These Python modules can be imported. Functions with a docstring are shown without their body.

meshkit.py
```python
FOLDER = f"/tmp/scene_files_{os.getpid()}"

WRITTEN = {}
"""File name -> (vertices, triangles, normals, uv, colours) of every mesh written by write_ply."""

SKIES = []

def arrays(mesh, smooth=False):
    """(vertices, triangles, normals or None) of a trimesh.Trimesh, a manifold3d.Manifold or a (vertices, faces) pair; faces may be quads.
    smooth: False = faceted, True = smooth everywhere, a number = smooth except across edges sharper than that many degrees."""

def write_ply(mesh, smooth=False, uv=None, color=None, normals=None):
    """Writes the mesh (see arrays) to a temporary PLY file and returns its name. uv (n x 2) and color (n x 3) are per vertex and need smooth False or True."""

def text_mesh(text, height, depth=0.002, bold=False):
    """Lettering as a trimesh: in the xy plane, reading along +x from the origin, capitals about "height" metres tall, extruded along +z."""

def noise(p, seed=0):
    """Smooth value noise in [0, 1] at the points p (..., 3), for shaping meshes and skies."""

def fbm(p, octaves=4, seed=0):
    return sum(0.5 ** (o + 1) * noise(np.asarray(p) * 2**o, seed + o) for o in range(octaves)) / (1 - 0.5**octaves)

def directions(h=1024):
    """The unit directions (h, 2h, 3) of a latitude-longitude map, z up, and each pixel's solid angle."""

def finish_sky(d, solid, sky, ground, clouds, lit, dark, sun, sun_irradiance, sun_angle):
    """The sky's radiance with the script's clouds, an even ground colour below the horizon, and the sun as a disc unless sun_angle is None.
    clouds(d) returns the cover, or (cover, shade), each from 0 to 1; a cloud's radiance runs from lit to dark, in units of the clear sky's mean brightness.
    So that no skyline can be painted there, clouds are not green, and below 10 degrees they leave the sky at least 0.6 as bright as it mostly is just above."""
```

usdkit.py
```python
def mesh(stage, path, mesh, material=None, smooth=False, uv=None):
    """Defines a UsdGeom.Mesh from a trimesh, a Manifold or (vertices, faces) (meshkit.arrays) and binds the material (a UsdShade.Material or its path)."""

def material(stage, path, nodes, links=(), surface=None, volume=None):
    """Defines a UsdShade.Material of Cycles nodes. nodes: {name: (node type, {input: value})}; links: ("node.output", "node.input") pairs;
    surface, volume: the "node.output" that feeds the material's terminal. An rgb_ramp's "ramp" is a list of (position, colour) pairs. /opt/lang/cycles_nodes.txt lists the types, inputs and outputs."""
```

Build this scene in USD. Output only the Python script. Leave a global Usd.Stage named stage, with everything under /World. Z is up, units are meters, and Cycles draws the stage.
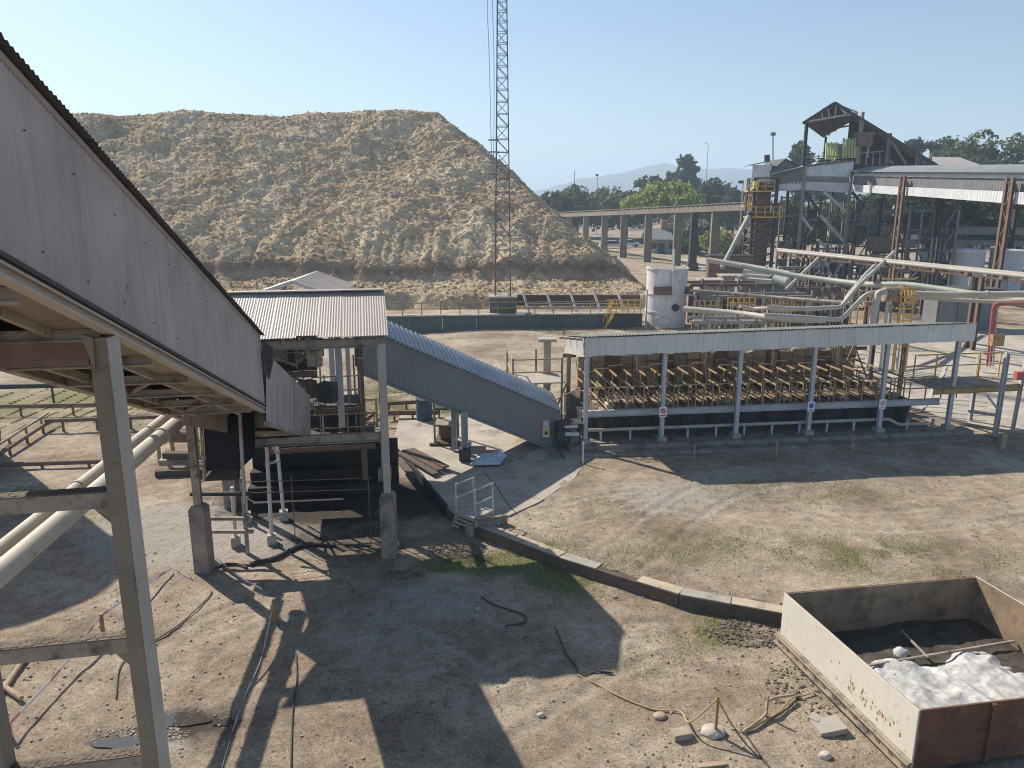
import math, random
import numpy as np, trimesh, usdkit, meshkit
from pxr import Usd, UsdGeom, UsdLux, UsdShade, Gf, Sdf, Vt

rng = np.random.default_rng(7)
random.seed(7)
stage = Usd.Stage.CreateInMemory()
UsdGeom.SetStageUpAxis(stage, UsdGeom.Tokens.z)
UsdGeom.SetStageMetersPerUnit(stage, 1.0)
UsdGeom.Xform.Define(stage, '/World')
UsdGeom.Scope.Define(stage, '/World/Looks')

# ---------------------------------------------------------------- camera
FPX, CAM_H = 770.0, 10.0
PITCH = math.atan(184 / 770)
camera = UsdGeom.Camera.Define(stage, '/World/camera')
camera.AddTranslateOp().Set(Gf.Vec3d(0, 0, CAM_H))
camera.AddRotateXOp().Set(90 - math.degrees(PITCH))
camera.CreateHorizontalApertureAttr(36.0)
camera.CreateVerticalApertureAttr(27.0)
camera.CreateFocalLengthAttr(36.0 * FPX / 1024)
camera.CreateClippingRangeAttr(Gf.Vec2f(0.1, 20000))
camera.CreateExposureAttr(0.68)

# ---------------------------------------------------------------- sky and sun
SUN_EL, SUN_AZ = math.radians(39.9), math.radians(-46.5)
SUN = np.array([math.sin(SUN_AZ) * math.cos(SUN_EL), math.cos(SUN_AZ) * math.cos(SUN_EL), math.sin(SUN_EL)])
sky_mat = usdkit.material(stage, '/World/Looks/sky_look', {
    'sky': ('sky_texture', {'sky_type': 'single_scattering', 'sun_disc': False, 'sun_elevation': SUN_EL, 'sun_rotation': SUN_AZ,
                            'air_density': 1.0, 'aerosol_density': 0.9, 'ozone_density': 2.0}),
    'tint': ('mix', {'mix_type': 'multiply', 'fac': 1.0, 'color2': (0.94, 1.01, 1.05)}),
    'bg': ('background_shader', {'strength': 0.075}),
}, [('sky.color', 'tint.color1'), ('tint.color', 'bg.color')], surface='bg.background')
dome = UsdLux.DomeLight.Define(stage, '/World/sky')
dome.CreateIntensityAttr(1.0)
UsdShade.MaterialBindingAPI.Apply(dome.GetPrim()).Bind(sky_mat)
dome.GetPrim().SetCustomDataByKey('kind', 'structure')
sun = UsdLux.DistantLight.Define(stage, '/World/sun')
sun.CreateIntensityAttr(1.25)
sun.CreateAngleAttr(0.5)
sun.CreateNormalizeAttr(True)
sun.CreateColorAttr(Gf.Vec3f(1.0, 0.925, 0.82))
zx = SUN
xx = np.cross([0, 0, 1.0], zx); xx /= np.linalg.norm(xx)
yx = np.cross(zx, xx)
sun.AddTransformOp().Set(Gf.Matrix4d(*xx, 0, *yx, 0, *zx, 0, 0, 0, 0, 1))

# ---------------------------------------------------------------- measured points: a direction of sight met with a level or a distance
_c, _s = math.cos(PITCH), math.sin(PITCH)
def _ray(px, py):
    u, v = (px - 512) / FPX, -(py - 384) / FPX
    return np.array([u, _c + v * _s, -_s + v * _c])
def G(px, py, z=0.0):
    r = _ray(px, py); return np.array([0, 0, CAM_H]) + r * ((z - CAM_H) / r[2])
def D(px, py, Y):
    r = _ray(px, py); return np.array([0, 0, CAM_H]) + r * (Y / r[1])
def V(*a): return np.array(a, float)
UP = V(0, 0, 1)
def unit(v): v = np.asarray(v, float); return v / np.linalg.norm(v)

# ---------------------------------------------------------------- mesh builder
_BF = np.array([[0, 3, 2], [0, 2, 1], [4, 5, 6], [4, 6, 7], [0, 1, 5], [0, 5, 4], [1, 2, 6], [1, 6, 5], [2, 3, 7], [2, 7, 6], [3, 0, 4], [3, 4, 7]])
class MB:
    def __init__(self): self.v, self.f, self.n = [], [], 0
    def add(self, v, f):
        v = np.asarray(v, float); self.v.append(v); self.f.append(np.asarray(f, int) + self.n); self.n += len(v); return self
    def frame(self, c, ex, ey, ez):           # box from centre and three half-axes
        c, ex, ey, ez = map(lambda a: np.asarray(a, float), (c, ex, ey, ez))
        p = [c - ex - ey - ez, c + ex - ey - ez, c + ex + ey - ez, c - ex + ey - ez, c - ex - ey + ez, c + ex - ey + ez, c + ex + ey + ez, c - ex + ey + ez]
        return self.add(p, _BF)
    def box(self, c, s, rz=0.0):
        a, b = math.cos(rz), math.sin(rz)
        return self.frame(c, V(a, b, 0) * s[0] / 2, V(-b, a, 0) * s[1] / 2, V(0, 0, s[2] / 2))
    def beam(self, p, q, w, h, up=UP):        # w sideways, h along "up"
        p, q = np.asarray(p, float), np.asarray(q, float); d = unit(q - p)
        sd = np.cross(d, up)
        if np.linalg.norm(sd) < 1e-4: sd = np.cross(d, V(1, 0, 0))
        sd = unit(sd); u = np.cross(sd, d)
        return self.frame((p + q) / 2, (q - p) / 2, -sd * w / 2, u * h / 2)
    def ibeam(self, p, q, w, h, t=0.02, up=UP):
        p, q = np.asarray(p, float), np.asarray(q, float); d = unit(q - p)
        sd = np.cross(d, up)
        if np.linalg.norm(sd) < 1e-4: sd = np.cross(d, V(1, 0, 0))
        sd = unit(sd); u = np.cross(sd, d)
        for k in (-1, 1): self.frame((p + q) / 2 + u * k * (h - t) / 2, (q - p) / 2, -sd * w / 2, u * t / 2)
        return self.frame((p + q) / 2, (q - p) / 2, -sd * t / 2, u * (h / 2 - t))
    def tube(self, pts, r, n=8, caps=True):
        pts = [np.asarray(p, float) for p in pts]; m = len(pts)
        rs = r if np.ndim(r) else [r] * m
        T = [unit(pts[min(i + 1, m - 1)] - pts[max(i - 1, 0)]) for i in range(m)]
        ref = V(0, 0, 1) if abs(T[0][2]) < 0.9 else V(1, 0, 0)
        a = unit(np.cross(T[0], ref)); V_, F_ = [], []
        for i in range(m):
            a = a - T[i] * np.dot(a, T[i]); a = unit(a); b = np.cross(T[i], a)
            for k in range(n):
                t = 2 * math.pi * k / n; V_.append(pts[i] + rs[i] * (a * math.cos(t) + b * math.sin(t)))
        for i in range(m - 1):
            for k in range(n):
                A, B, C, E = i * n + k, i * n + (k + 1) % n, (i + 1) * n + (k + 1) % n, (i + 1) * n + k
                F_ += [[A, B, C], [A, C, E]]
        if caps:
            V_ += [pts[0], pts[-1]]; L = m * n
            for k in range(n):
                F_ += [[L, (k + 1) % n, k], [L + 1, (m - 1) * n + k, (m - 1) * n + (k + 1) % n]]
        return self.add(V_, F_)
    def poly(self, pts, vec):                 # prism: convex outline in space pushed along vec
        pts = np.asarray(pts, float); n = len(pts); v = np.vstack([pts, pts + np.asarray(vec, float)])
        f = [[0, i + 1, i] for i in range(1, n - 1)] + [[n, n + i, n + i + 1] for i in range(1, n - 1)]
        for i in range(n):
            j = (i + 1) % n; f += [[i, j, n + j], [i, n + j, n + i]]
        return self.add(v, f)
    def quad(self, a, b, c, d): return self.add([a, b, c, d], [[0, 1, 2], [0, 2, 3]])
    def mesh(self, tri): return self.add(tri.vertices, tri.faces)
    def arr(self): return np.vstack(self.v), np.vstack(self.f)

def fillet(pts, r, k=5):
    """Rounds the corners of a pipe's run."""
    pts = [np.asarray(p, float) for p in pts]; out = [pts[0]]
    for i in range(1, len(pts) - 1):
        a, b, c = pts[i - 1], pts[i], pts[i + 1]
        rr = min(r, 0.45 * np.linalg.norm(a - b), 0.45 * np.linalg.norm(c - b))
        p, q = b + unit(a - b) * rr, b + unit(c - b) * rr
        for t in np.linspace(0, 1, k): out.append((1 - t) ** 2 * p + 2 * t * (1 - t) * b + t * t * q)
    return out + [pts[-1]]
def sag(p, q, drop, k=8):
    return [np.asarray(p) * (1 - t) + np.asarray(q) * t - UP * drop * 4 * t * (1 - t) for t in np.linspace(0, 1, k)]
def spline(pts, k=6):
    P = [np.asarray(p, float) for p in pts]; P = [2 * P[0] - P[1]] + P + [2 * P[-1] - P[-2]]; out = []
    for i in range(1, len(P) - 2):
        for t in np.linspace(0, 1, k, endpoint=False):
            out.append(.5 * (2 * P[i] + (P[i + 1] - P[i - 1]) * t + (2 * P[i - 1] - 5 * P[i] + 4 * P[i + 1] - P[i + 2]) * t * t + (3 * P[i] - P[i - 1] - 3 * P[i + 1] + P[i + 2]) * t ** 3))
    return out + [P[-2]]
def sheet(p0, along, across, pitch=0.075, amp=0.012, seg=4, rows=1, nrm=None, wob=0.0):
    """A corrugated sheet: waves counted along "along", ridges running along "across"."""
    p0, along, across = map(lambda a: np.asarray(a, float), (p0, along, across))
    n = unit(np.cross(along, across)) if nrm is None else np.asarray(nrm)
    wv = max(1, int(round(np.linalg.norm(along) / pitch))); m = wv * seg
    s = np.linspace(0, 1, m + 1); w = np.sin(2 * np.pi * s * wv) * amp
    v = []
    for r in range(rows + 1):
        v.append(p0 + s[:, None] * along + (r / rows) * across + n * (w + wob * math.sin(3 * r + p0[0] * 5))[:, None])
    v = np.vstack(v); f = []
    for r in range(rows):
        for i in range(m):
            a, b, c, d = r * (m + 1) + i, r * (m + 1) + i + 1, (r + 1) * (m + 1) + i + 1, (r + 1) * (m + 1) + i
            f += [[a, b, c], [a, c, d]]
    return MB().add(v, f)

# ---------------------------------------------------------------- scene tree
_used = {}
def numbered(parent, name):
    k = _used.get((parent, name), 0); _used[(parent, name)] = k + 1
    return f'{parent}/{name}' + (f'_{k:03d}' if k else '')
class Node:
    def __init__(self, path, loc): self.path, self.loc = path, np.asarray(loc, float)
    def prim(self): return stage.GetPrimAtPath(self.path)
    def part(self, name, mb, mat, label=None, smooth=False, kind=None):
        path = numbered(self.path, name)
        v, f = mb.arr() if isinstance(mb, MB) else (np.asarray(mb[0], float), np.asarray(mb[1]))
        usdkit.mesh(stage, path, (v - self.loc, f), M[mat], smooth=smooth)
        p = stage.GetPrimAtPath(path)
        if label: p.SetCustomDataByKey('label', label)
        if kind: p.SetCustomDataByKey('kind', kind)
        return Node(path, self.loc)
def _tags(p, label, cat, group=None, kind=None):
    for k, v in (('label', label), ('category', cat), ('group', group), ('kind', kind)):
        if v: p.SetCustomDataByKey(k, v)
def thing(name, label, cat, loc=(0, 0, 0), group=None, kind=None):
    path = numbered('/World', name); x = UsdGeom.Xform.Define(stage, path)
    x.AddTranslateOp().Set(Gf.Vec3d(*map(float, loc)))
    _tags(x.GetPrim(), label, cat, group, kind)
    return Node(path, loc)
def single(name, mb, mat, label, cat, group=None, kind=None, smooth=False, loc=None):
    path = numbered('/World', name)
    v, f = mb.arr() if isinstance(mb, MB) else (np.asarray(mb[0], float), np.asarray(mb[1]))
    used, f = np.unique(f, return_inverse=True); v, f = v[used], f.reshape(-1, 3)
    if loc is None: loc = V((v[:, 0].min() + v[:, 0].max()) / 2, (v[:, 1].min() + v[:, 1].max()) / 2, v[:, 2].min())
    m = usdkit.mesh(stage, path, (v - loc, f), M[mat], smooth=smooth)
    m.AddTranslateOp().Set(Gf.Vec3d(*map(float, loc)))
    _tags(m.GetPrim(), label, cat, group, kind)
    return Node(path, loc)
def structure(name, mb, mat, smooth=False, masks=None):
    path = numbered('/World', name)
    v, f = mb.arr() if isinstance(mb, MB) else mb
    m = usdkit.mesh(stage, path, (v, f), M[mat], smooth=smooth)
    if masks is not None:
        UsdGeom.PrimvarsAPI(m).CreatePrimvar('masks', Sdf.ValueTypeNames.Color3fArray, 'vertex').Set(Vt.Vec3fArray.FromNumpy(masks.astype(np.float32)))
    m.GetPrim().SetCustomDataByKey('kind', 'structure')
    return Node(path, (0, 0, 0))
def copy_of(src, name, loc, rz=0, scale=(1, 1, 1), label=None, cat=None, group=None):
    path = numbered('/World', name); x = UsdGeom.Xform.Define(stage, path)
    x.GetPrim().GetReferences().AddInternalReference(src.path)
    x.ClearXformOpOrder()
    x.AddTranslateOp().Set(Gf.Vec3d(*map(float, loc))); x.AddRotateZOp().Set(rz); x.AddScaleOp().Set(Gf.Vec3f(*map(float, scale)))
    x.GetPrim().SetInstanceable(True)
    _tags(x.GetPrim(), label, cat, group)
    return Node(path, loc)

# ---------------------------------------------------------------- materials
M = {}
def surf(name, base, var=0.2, vscale=1.5, rust=0.0, rustcol=(0.16, 0.07, 0.035), rscale=1.6, streak=0.0, dirtcol=(0.05, 0.042, 0.035), dirt=0.0, dscale=2.5,
         rough=0.7, metallic=0.0, bump=0.25, bscale=25, bdist=0.01, tint=None):
    n = {'geo': ('geometry', {}),
         'nv': ('noise_texture', {'scale': vscale, 'detail': 6, 'roughness': 0.62}),
         'mr': ('map_range', {'from_min': 0.3, 'from_max': 0.7, 'to_min': 1 - var, 'to_max': 1 + var}),
         'cm': ('combine_color', {}), 'mu': ('mix', {'mix_type': 'multiply', 'fac': 1.0, 'color1': base}),
         'nb': ('noise_texture', {'scale': bscale, 'detail': 5, 'roughness': 0.65}),
         'bp': ('bump', {'strength': bump, 'distance': bdist}),
         'p': ('principled_bsdf', {'roughness': rough, 'metallic': metallic, 'specular_ior_level': 0.3})}
    l = [('geo.position', 'nv.vector'), ('nv.fac', 'mr.value'), ('mr.result', 'cm.r'), ('mr.result', 'cm.g'), ('mr.result', 'cm.b'), ('cm.color', 'mu.color2'),
         ('geo.position', 'nb.vector'), ('nb.fac', 'bp.height'), ('bp.normal', 'p.normal')]
    out = 'mu.color'
    if tint is not None:
        n['nt'] = ('noise_texture', {'scale': vscale * 0.45, 'detail': 4}); n['rt'] = ('map_range', {'from_min': 0.4, 'from_max': 0.62, 'to_min': 0, 'to_max': 0.8, 'clamp': True})
        n['mt'] = ('mix', {'color2': tint}); l += [('geo.position', 'nt.vector'), ('nt.fac', 'rt.value'), ('rt.result', 'mt.fac'), (out, 'mt.color1')]; out = 'mt.color'
    if dirt > 0:
        n['nd'] = ('noise_texture', {'scale': dscale, 'detail': 8, 'roughness': 0.7}); n['rd'] = ('map_range', {'from_min': 0.62 - 0.25 * dirt, 'from_max': 0.80 - 0.25 * dirt, 'to_min': 0, 'to_max': 0.9, 'clamp': True})
        n['md'] = ('mix', {'color2': dirtcol}); l += [('geo.position', 'nd.vector'), ('nd.fac', 'rd.value'), ('rd.result', 'md.fac'), (out, 'md.color1')]; out = 'md.color'
    if streak > 0:
        n['ms'] = ('mapping', {'scale': (6, 6, 0.35)}); n['ns'] = ('noise_texture', {'scale': 1.3, 'detail': 5, 'roughness': 0.7})
        n['rs'] = ('map_range', {'from_min': 0.5, 'from_max': 0.78, 'to_min': 0, 'to_max': streak, 'clamp': True}); n['mst'] = ('mix', {'color2': tuple(np.array(rustcol) * 0.8)})
        l += [('geo.position', 'ms.vector'), ('ms.vector', 'ns.vector'), ('ns.fac', 'rs.value'), ('rs.result', 'mst.fac'), (out, 'mst.color1')]; out = 'mst.color'
    if rust > 0:
        n['nr'] = ('noise_texture', {'scale': rscale, 'detail': 9, 'roughness': 0.72}); n['rr'] = ('map_range', {'from_min': 0.66 - 0.3 * rust, 'from_max': 0.74 - 0.3 * rust, 'to_min': 0, 'to_max': 1, 'clamp': True})
        n['mrr'] = ('mix', {'color2': rustcol}); l += [('geo.position', 'nr.vector'), ('nr.fac', 'rr.value'), ('rr.result', 'mrr.fac'), (out, 'mrr.color1')]; out = 'mrr.color'
    l.append((out, 'p.base_color'))
    M[name] = usdkit.material(stage, '/World/Looks/' + name, n, l, surface='p.BSDF')

surf('clad_mauve', (0.37, 0.32, 0.295), var=0.16, vscale=0.9, streak=0.4, rough=0.55, bump=0.08, rust=0.05, rscale=4, rustcol=(0.17, 0.13, 0.115))
surf('clad_rust', (0.34, 0.295, 0.265), var=0.12, vscale=1.0, streak=0.8, rough=0.6, bump=0.1, rust=0.12, rscale=3)
surf('roof_pale', (0.38, 0.33, 0.29), var=0.14, vscale=0.9, streak=0.2, rough=0.5, metallic=0.0, bump=0.1, rust=0.12, rscale=2.2, rustcol=(0.22, 0.15, 0.11))
surf('roof_grey', (0.26, 0.275, 0.28), var=0.14, vscale=0.9, streak=0.2, rough=0.5, metallic=0.1, bump=0.1, rust=0.05)
surf('roof_shed', (0.14, 0.15, 0.135), var=0.25, vscale=0.9, rough=0.7, bump=0.15, dirt=0.3)
surf('sludge', (0.055, 0.045, 0.036), var=0.5, vscale=2.5, rough=0.95, bump=0.8, bscale=9, bdist=0.04, dirt=0.35, dscale=3, dirtcol=(0.14, 0.12, 0.10))
surf('roof_slate', (0.36, 0.375, 0.39), var=0.12, vscale=0.9, streak=0.2, rough=0.5, bump=0.1, rust=0.04)
surf('clad_slate', (0.20, 0.197, 0.197), var=0.10, vscale=0.6, rough=0.55, bump=0.06, streak=0.12, rustcol=(0.09, 0.08, 0.075))
surf('clad_white', (0.58, 0.56, 0.51), var=0.10, vscale=0.7, streak=0.3, rough=0.6, bump=0.08, rust=0.06, rscale=3, rustcol=(0.26, 0.19, 0.13))
surf('clad_zinc', (0.60, 0.61, 0.605), var=0.14, vscale=0.5, streak=0.45, rough=0.55, bump=0.08, rust=0.08, rscale=1.0, rustcol=(0.20, 0.17, 0.15))
surf('clad_zinc_dark', (0.17, 0.175, 0.18), var=0.15, vscale=0.5, streak=0.3, rough=0.6, bump=0.08)
surf('roof_dark', (0.07, 0.066, 0.068), var=0.25, vscale=0.5, rough=0.7, bump=0.1, rust=0.2, rustcol=(0.13, 0.09, 0.07))
surf('steel_tan', (0.29, 0.24, 0.185), var=0.16, vscale=2.0, dirt=0.5, dscale=3, rough=0.65, bump=0.2, rust=0.12, rustcol=(0.12, 0.07, 0.04))
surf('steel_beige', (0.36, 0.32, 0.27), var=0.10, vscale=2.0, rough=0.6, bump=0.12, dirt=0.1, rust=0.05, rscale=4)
surf('steel_aged', (0.21, 0.195, 0.18), var=0.25, vscale=1.5, rough=0.7, bump=0.15, rust=0.3, rscale=1.5)
surf('steel_brown', (0.20, 0.165, 0.125), var=0.12, vscale=2.0, rough=0.6, bump=0.12, dirt=0.25, rust=0.06, rscale=4)
surf('steel_white', (0.52, 0.50, 0.47), var=0.12, vscale=2.0, rough=0.55, bump=0.12, rust=0.12, rscale=4)
surf('steel_grey', (0.41, 0.41, 0.41), var=0.15, vscale=2.0, rough=0.6, bump=0.12, rust=0.12, rscale=4)
surf('steel_rust', (0.17, 0.105, 0.075), var=0.3, vscale=2.5, rough=0.8, bump=0.25, dirt=0.25, rust=0.3, rustcol=(0.24, 0.14, 0.08))
surf('steel_dark', (0.045, 0.042, 0.042), var=0.3, vscale=2.5, rough=0.7, bump=0.2, rust=0.15, rustcol=(0.10, 0.06, 0.04))
surf('tower_blue', (0.14, 0.16, 0.21), var=0.1, rough=0.6, rust=0.05)
surf('tower_red', (0.17, 0.095, 0.085), var=0.15, rough=0.6, rust=0.2)
surf('ochre', (0.34, 0.225, 0.095), var=0.22, vscale=2.5, rough=0.6, rust=0.35, rscale=3, rustcol=(0.17, 0.10, 0.06))
surf('ochre_tan', (0.36, 0.255, 0.135), var=0.22, vscale=2.5, rough=0.65, rust=0.3, rscale=3, rustcol=(0.20, 0.125, 0.075))
surf('yellow', (0.60, 0.36, 0.07), var=0.15, vscale=2.5, rough=0.55, rust=0.2, rscale=4)
surf('guard_green', (0.42, 0.47, 0.18), var=0.15, rough=0.6)
surf('red_paint', (0.40, 0.11, 0.10), var=0.15, rough=0.55, rust=0.15)
surf('rubber', (0.016, 0.016, 0.017), var=0.3, rough=0.85, bump=0.1)
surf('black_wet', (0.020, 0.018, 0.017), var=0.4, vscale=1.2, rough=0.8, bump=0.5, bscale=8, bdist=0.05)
surf('concrete', (0.33, 0.30, 0.26), var=0.16, vscale=1.1, dirt=0.25, dscale=0.9, dirtcol=(0.17, 0.14, 0.11), rough=0.9, bump=0.35, bscale=18)
surf('concrete_pale', (0.36, 0.32, 0.265), var=0.2, vscale=0.9, dirt=0.42, dscale=1.0, dirtcol=(0.19, 0.155, 0.12), rough=0.9, bump=0.25, bscale=20)
surf('concrete_stained', (0.24, 0.20, 0.16), var=0.25, vscale=2.0, dirt=0.5, dscale=1.7, dirtcol=(0.07, 0.055, 0.045), streak=0.4, rough=0.9, bump=0.4, bscale=15)
surf('concrete_shade_green', (0.115, 0.12, 0.105), var=0.2, vscale=0.6, dirt=0.3, dscale=0.6, dirtcol=(0.05, 0.055, 0.05), streak=0.35, rough=0.9, bump=0.3)  # green-grey, made dark to paint the wall's shaded side
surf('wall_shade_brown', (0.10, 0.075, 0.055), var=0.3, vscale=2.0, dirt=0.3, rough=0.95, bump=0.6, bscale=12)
surf('pipe_beige', (0.40, 0.35, 0.28), var=0.10, vscale=1.5, dirt=0.12, rough=0.6, bump=0.1, rust=0.06, rscale=3)
surf('pipe_pale', (0.40, 0.365, 0.315), var=0.12, vscale=1.0, rough=0.55, bump=0.08, dirt=0.15, dscale=1.2, dirtcol=(0.22, 0.17, 0.13))
surf('pipe_green', (0.32, 0.345, 0.29), var=0.12, vscale=1.0, rough=0.55, bump=0.08, dirt=0.15, dscale=1.2, dirtcol=(0.18, 0.17, 0.13))
surf('tank_white', (0.62, 0.60, 0.57), var=0.10, vscale=0.8, rough=0.6, bump=0.15, dirt=0.2, dscale=1.1, dirtcol=(0.30, 0.28, 0.26), streak=0.75, rust=0.2, rustcol=(0.30, 0.22, 0.16))
surf('tank_grey', (0.46, 0.475, 0.49), var=0.10, vscale=0.6, rough=0.5, streak=0.4, bump=0.08)
surf('skip_white', (0.57, 0.535, 0.46), var=0.07, vscale=1.2, rough=0.55, streak=0.12, bump=0.12, rust=0.07, rscale=2.2, rustcol=(0.30, 0.16, 0.06), dirt=0.05)
surf('skip_red', (0.115, 0.055, 0.035), var=0.35, vscale=2.0, rough=0.75, bump=0.25, rust=0.45, rustcol=(0.165, 0.09, 0.05), streak=0.4)
surf('rust_orange', (0.36, 0.19, 0.07), var=0.3, vscale=9, rough=0.9)
surf('skip_inside', (0.25, 0.185, 0.12), var=0.25, vscale=1.5, rough=0.85, bump=0.3, dirt=0.45, dscale=1.3, dirtcol=(0.085, 0.06, 0.04), streak=0.3)
surf('plastic_white', (0.42, 0.415, 0.40), var=0.28, vscale=3.0, rough=0.6, bump=0.6, bscale=16, bdist=0.03, dirt=0.45, dscale=2.0, dirtcol=(0.26, 0.21, 0.15))
surf('wood', (0.36, 0.27, 0.18), var=0.25, vscale=4, rough=0.85, bump=0.4)
surf('wood_dark', (0.10, 0.075, 0.055), var=0.3, vscale=4, rough=0.9, bump=0.4)
surf('stone_pale', (0.40, 0.36, 0.30), var=0.2, vscale=4, rough=0.9, bump=0.5)
surf('stone_mid', (0.34, 0.28, 0.21), var=0.25, vscale=4, rough=0.9, bump=0.5)
surf('rope', (0.36, 0.27, 0.13), var=0.2, vscale=8, rough=0.9)
surf('stake_orange', (0.30, 0.165, 0.075), var=0.2, vscale=8, rough=0.8)
surf('tape', (0.72, 0.68, 0.68), var=0.1, rough=0.5)
surf('tape_red', (0.50, 0.24, 0.26), var=0.1, rough=0.5)
surf('hose', (0.05, 0.042, 0.038), var=0.3, vscale=3, rough=0.7)
surf('blue_paint', (0.05, 0.085, 0.13), var=0.15, rough=0.5)
surf('blue_tarp', (0.50, 0.57, 0.62), var=0.2, vscale=3, rough=0.5)
surf('sign_white', (0.75, 0.74, 0.72), var=0.05, rough=0.5)
surf('sign_yellow', (0.65, 0.55, 0.20), var=0.05, rough=0.5)
surf('sign_pink', (0.62, 0.30, 0.33), var=0.05, rough=0.5)
surf('sign_blue', (0.05, 0.12, 0.40), var=0.05, rough=0.5)
surf('sign_red', (0.5, 0.06, 0.06), var=0.05, rough=0.5)
surf('ink', (0.02, 0.02, 0.02), var=0.05, rough=0.6)
surf('house_wall', (0.42, 0.44, 0.42), var=0.12, rough=0.85)
surf('house_roof', (0.17, 0.17, 0.17), var=0.2, rough=0.85)
surf('brick', (0.34, 0.19, 0.12), var=0.2, rough=0.9)
surf('car_white', (0.62, 0.62, 0.62), var=0.04, rough=0.3, bump=0.0)
surf('car_dark', (0.05, 0.055, 0.06), var=0.05, rough=0.3, bump=0.0)
surf('glass_dark', (0.02, 0.025, 0.03), var=0.05, rough=0.12, bump=0.0)
surf('viaduct', (0.22, 0.19, 0.16), var=0.16, vscale=0.6, rough=0.9, dirt=0.25, dscale=0.5, dirtcol=(0.12, 0.10, 0.085), streak=0.3)
surf('bark', (0.12, 0.095, 0.07), var=0.3, vscale=3, rough=0.9, bump=0.6)
surf('hill', (0.055, 0.065, 0.055), var=0.3, vscale=0.01, rough=0.95, bump=0.0)
surf('mud', (0.15, 0.12, 0.09), var=0.3, vscale=3, rough=0.9, bump=0.6, bscale=10, bdist=0.03)
surf('soil_crumb', (0.31, 0.25, 0.185), var=0.35, vscale=5, rough=0.95, bump=0.4)
surf('sand_stone', (0.40, 0.33, 0.245), var=0.2, vscale=2.5, rough=0.95, bump=0.5, dirt=0.35, dscale=2)
surf('pebble', (0.33, 0.28, 0.22), var=0.3, vscale=6, rough=0.9, bump=0.3)
def leafmat(name, a, b):
    M[name] = usdkit.material(stage, '/World/Looks/' + name, {
        'geo': ('geometry', {}), 'nz': ('noise_texture', {'scale': 0.5, 'detail': 3}), 'ad': ('math', {'math_type': 'add'}), 'sc': ('math', {'math_type': 'multiply_add', 'value2': 0.45, 'value3': -0.12}),
        'ra': ('rgb_ramp', {'ramp': [(0.25, a), (0.75, b)]}),
        'p': ('principled_bsdf', {'roughness': 0.6, 'specular_ior_level': 0.25}), 't': ('translucent_bsdf', {}), 'm': ('mix_closure', {'fac': 0.45})},
        [('geo.position', 'nz.vector'), ('geo.random_per_island', 'sc.value1'), ('nz.fac', 'ad.value1'), ('sc.value', 'ad.value2'), ('ad.value', 'ra.fac'), ('ra.color', 'p.base_color'), ('ra.color', 't.color'),
         ('p.BSDF', 'm.closure1'), ('t.BSDF', 'm.closure2')], surface='m.closure')
leafmat('leaf_dark', (0.05, 0.068, 0.026), (0.13, 0.155, 0.06))
leafmat('leaf_mid', (0.07, 0.092, 0.03), (0.18, 0.20, 0.07))
leafmat('leaf_bright', (0.20, 0.24, 0.035), (0.36, 0.38, 0.07))
leafmat('leaf_dry', (0.10, 0.09, 0.04), (0.22, 0.19, 0.09))
leafmat('grass_green', (0.10, 0.125, 0.04), (0.22, 0.23, 0.09))
leafmat('grass_dry', (0.20, 0.17, 0.085), (0.36, 0.29, 0.16))
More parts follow.
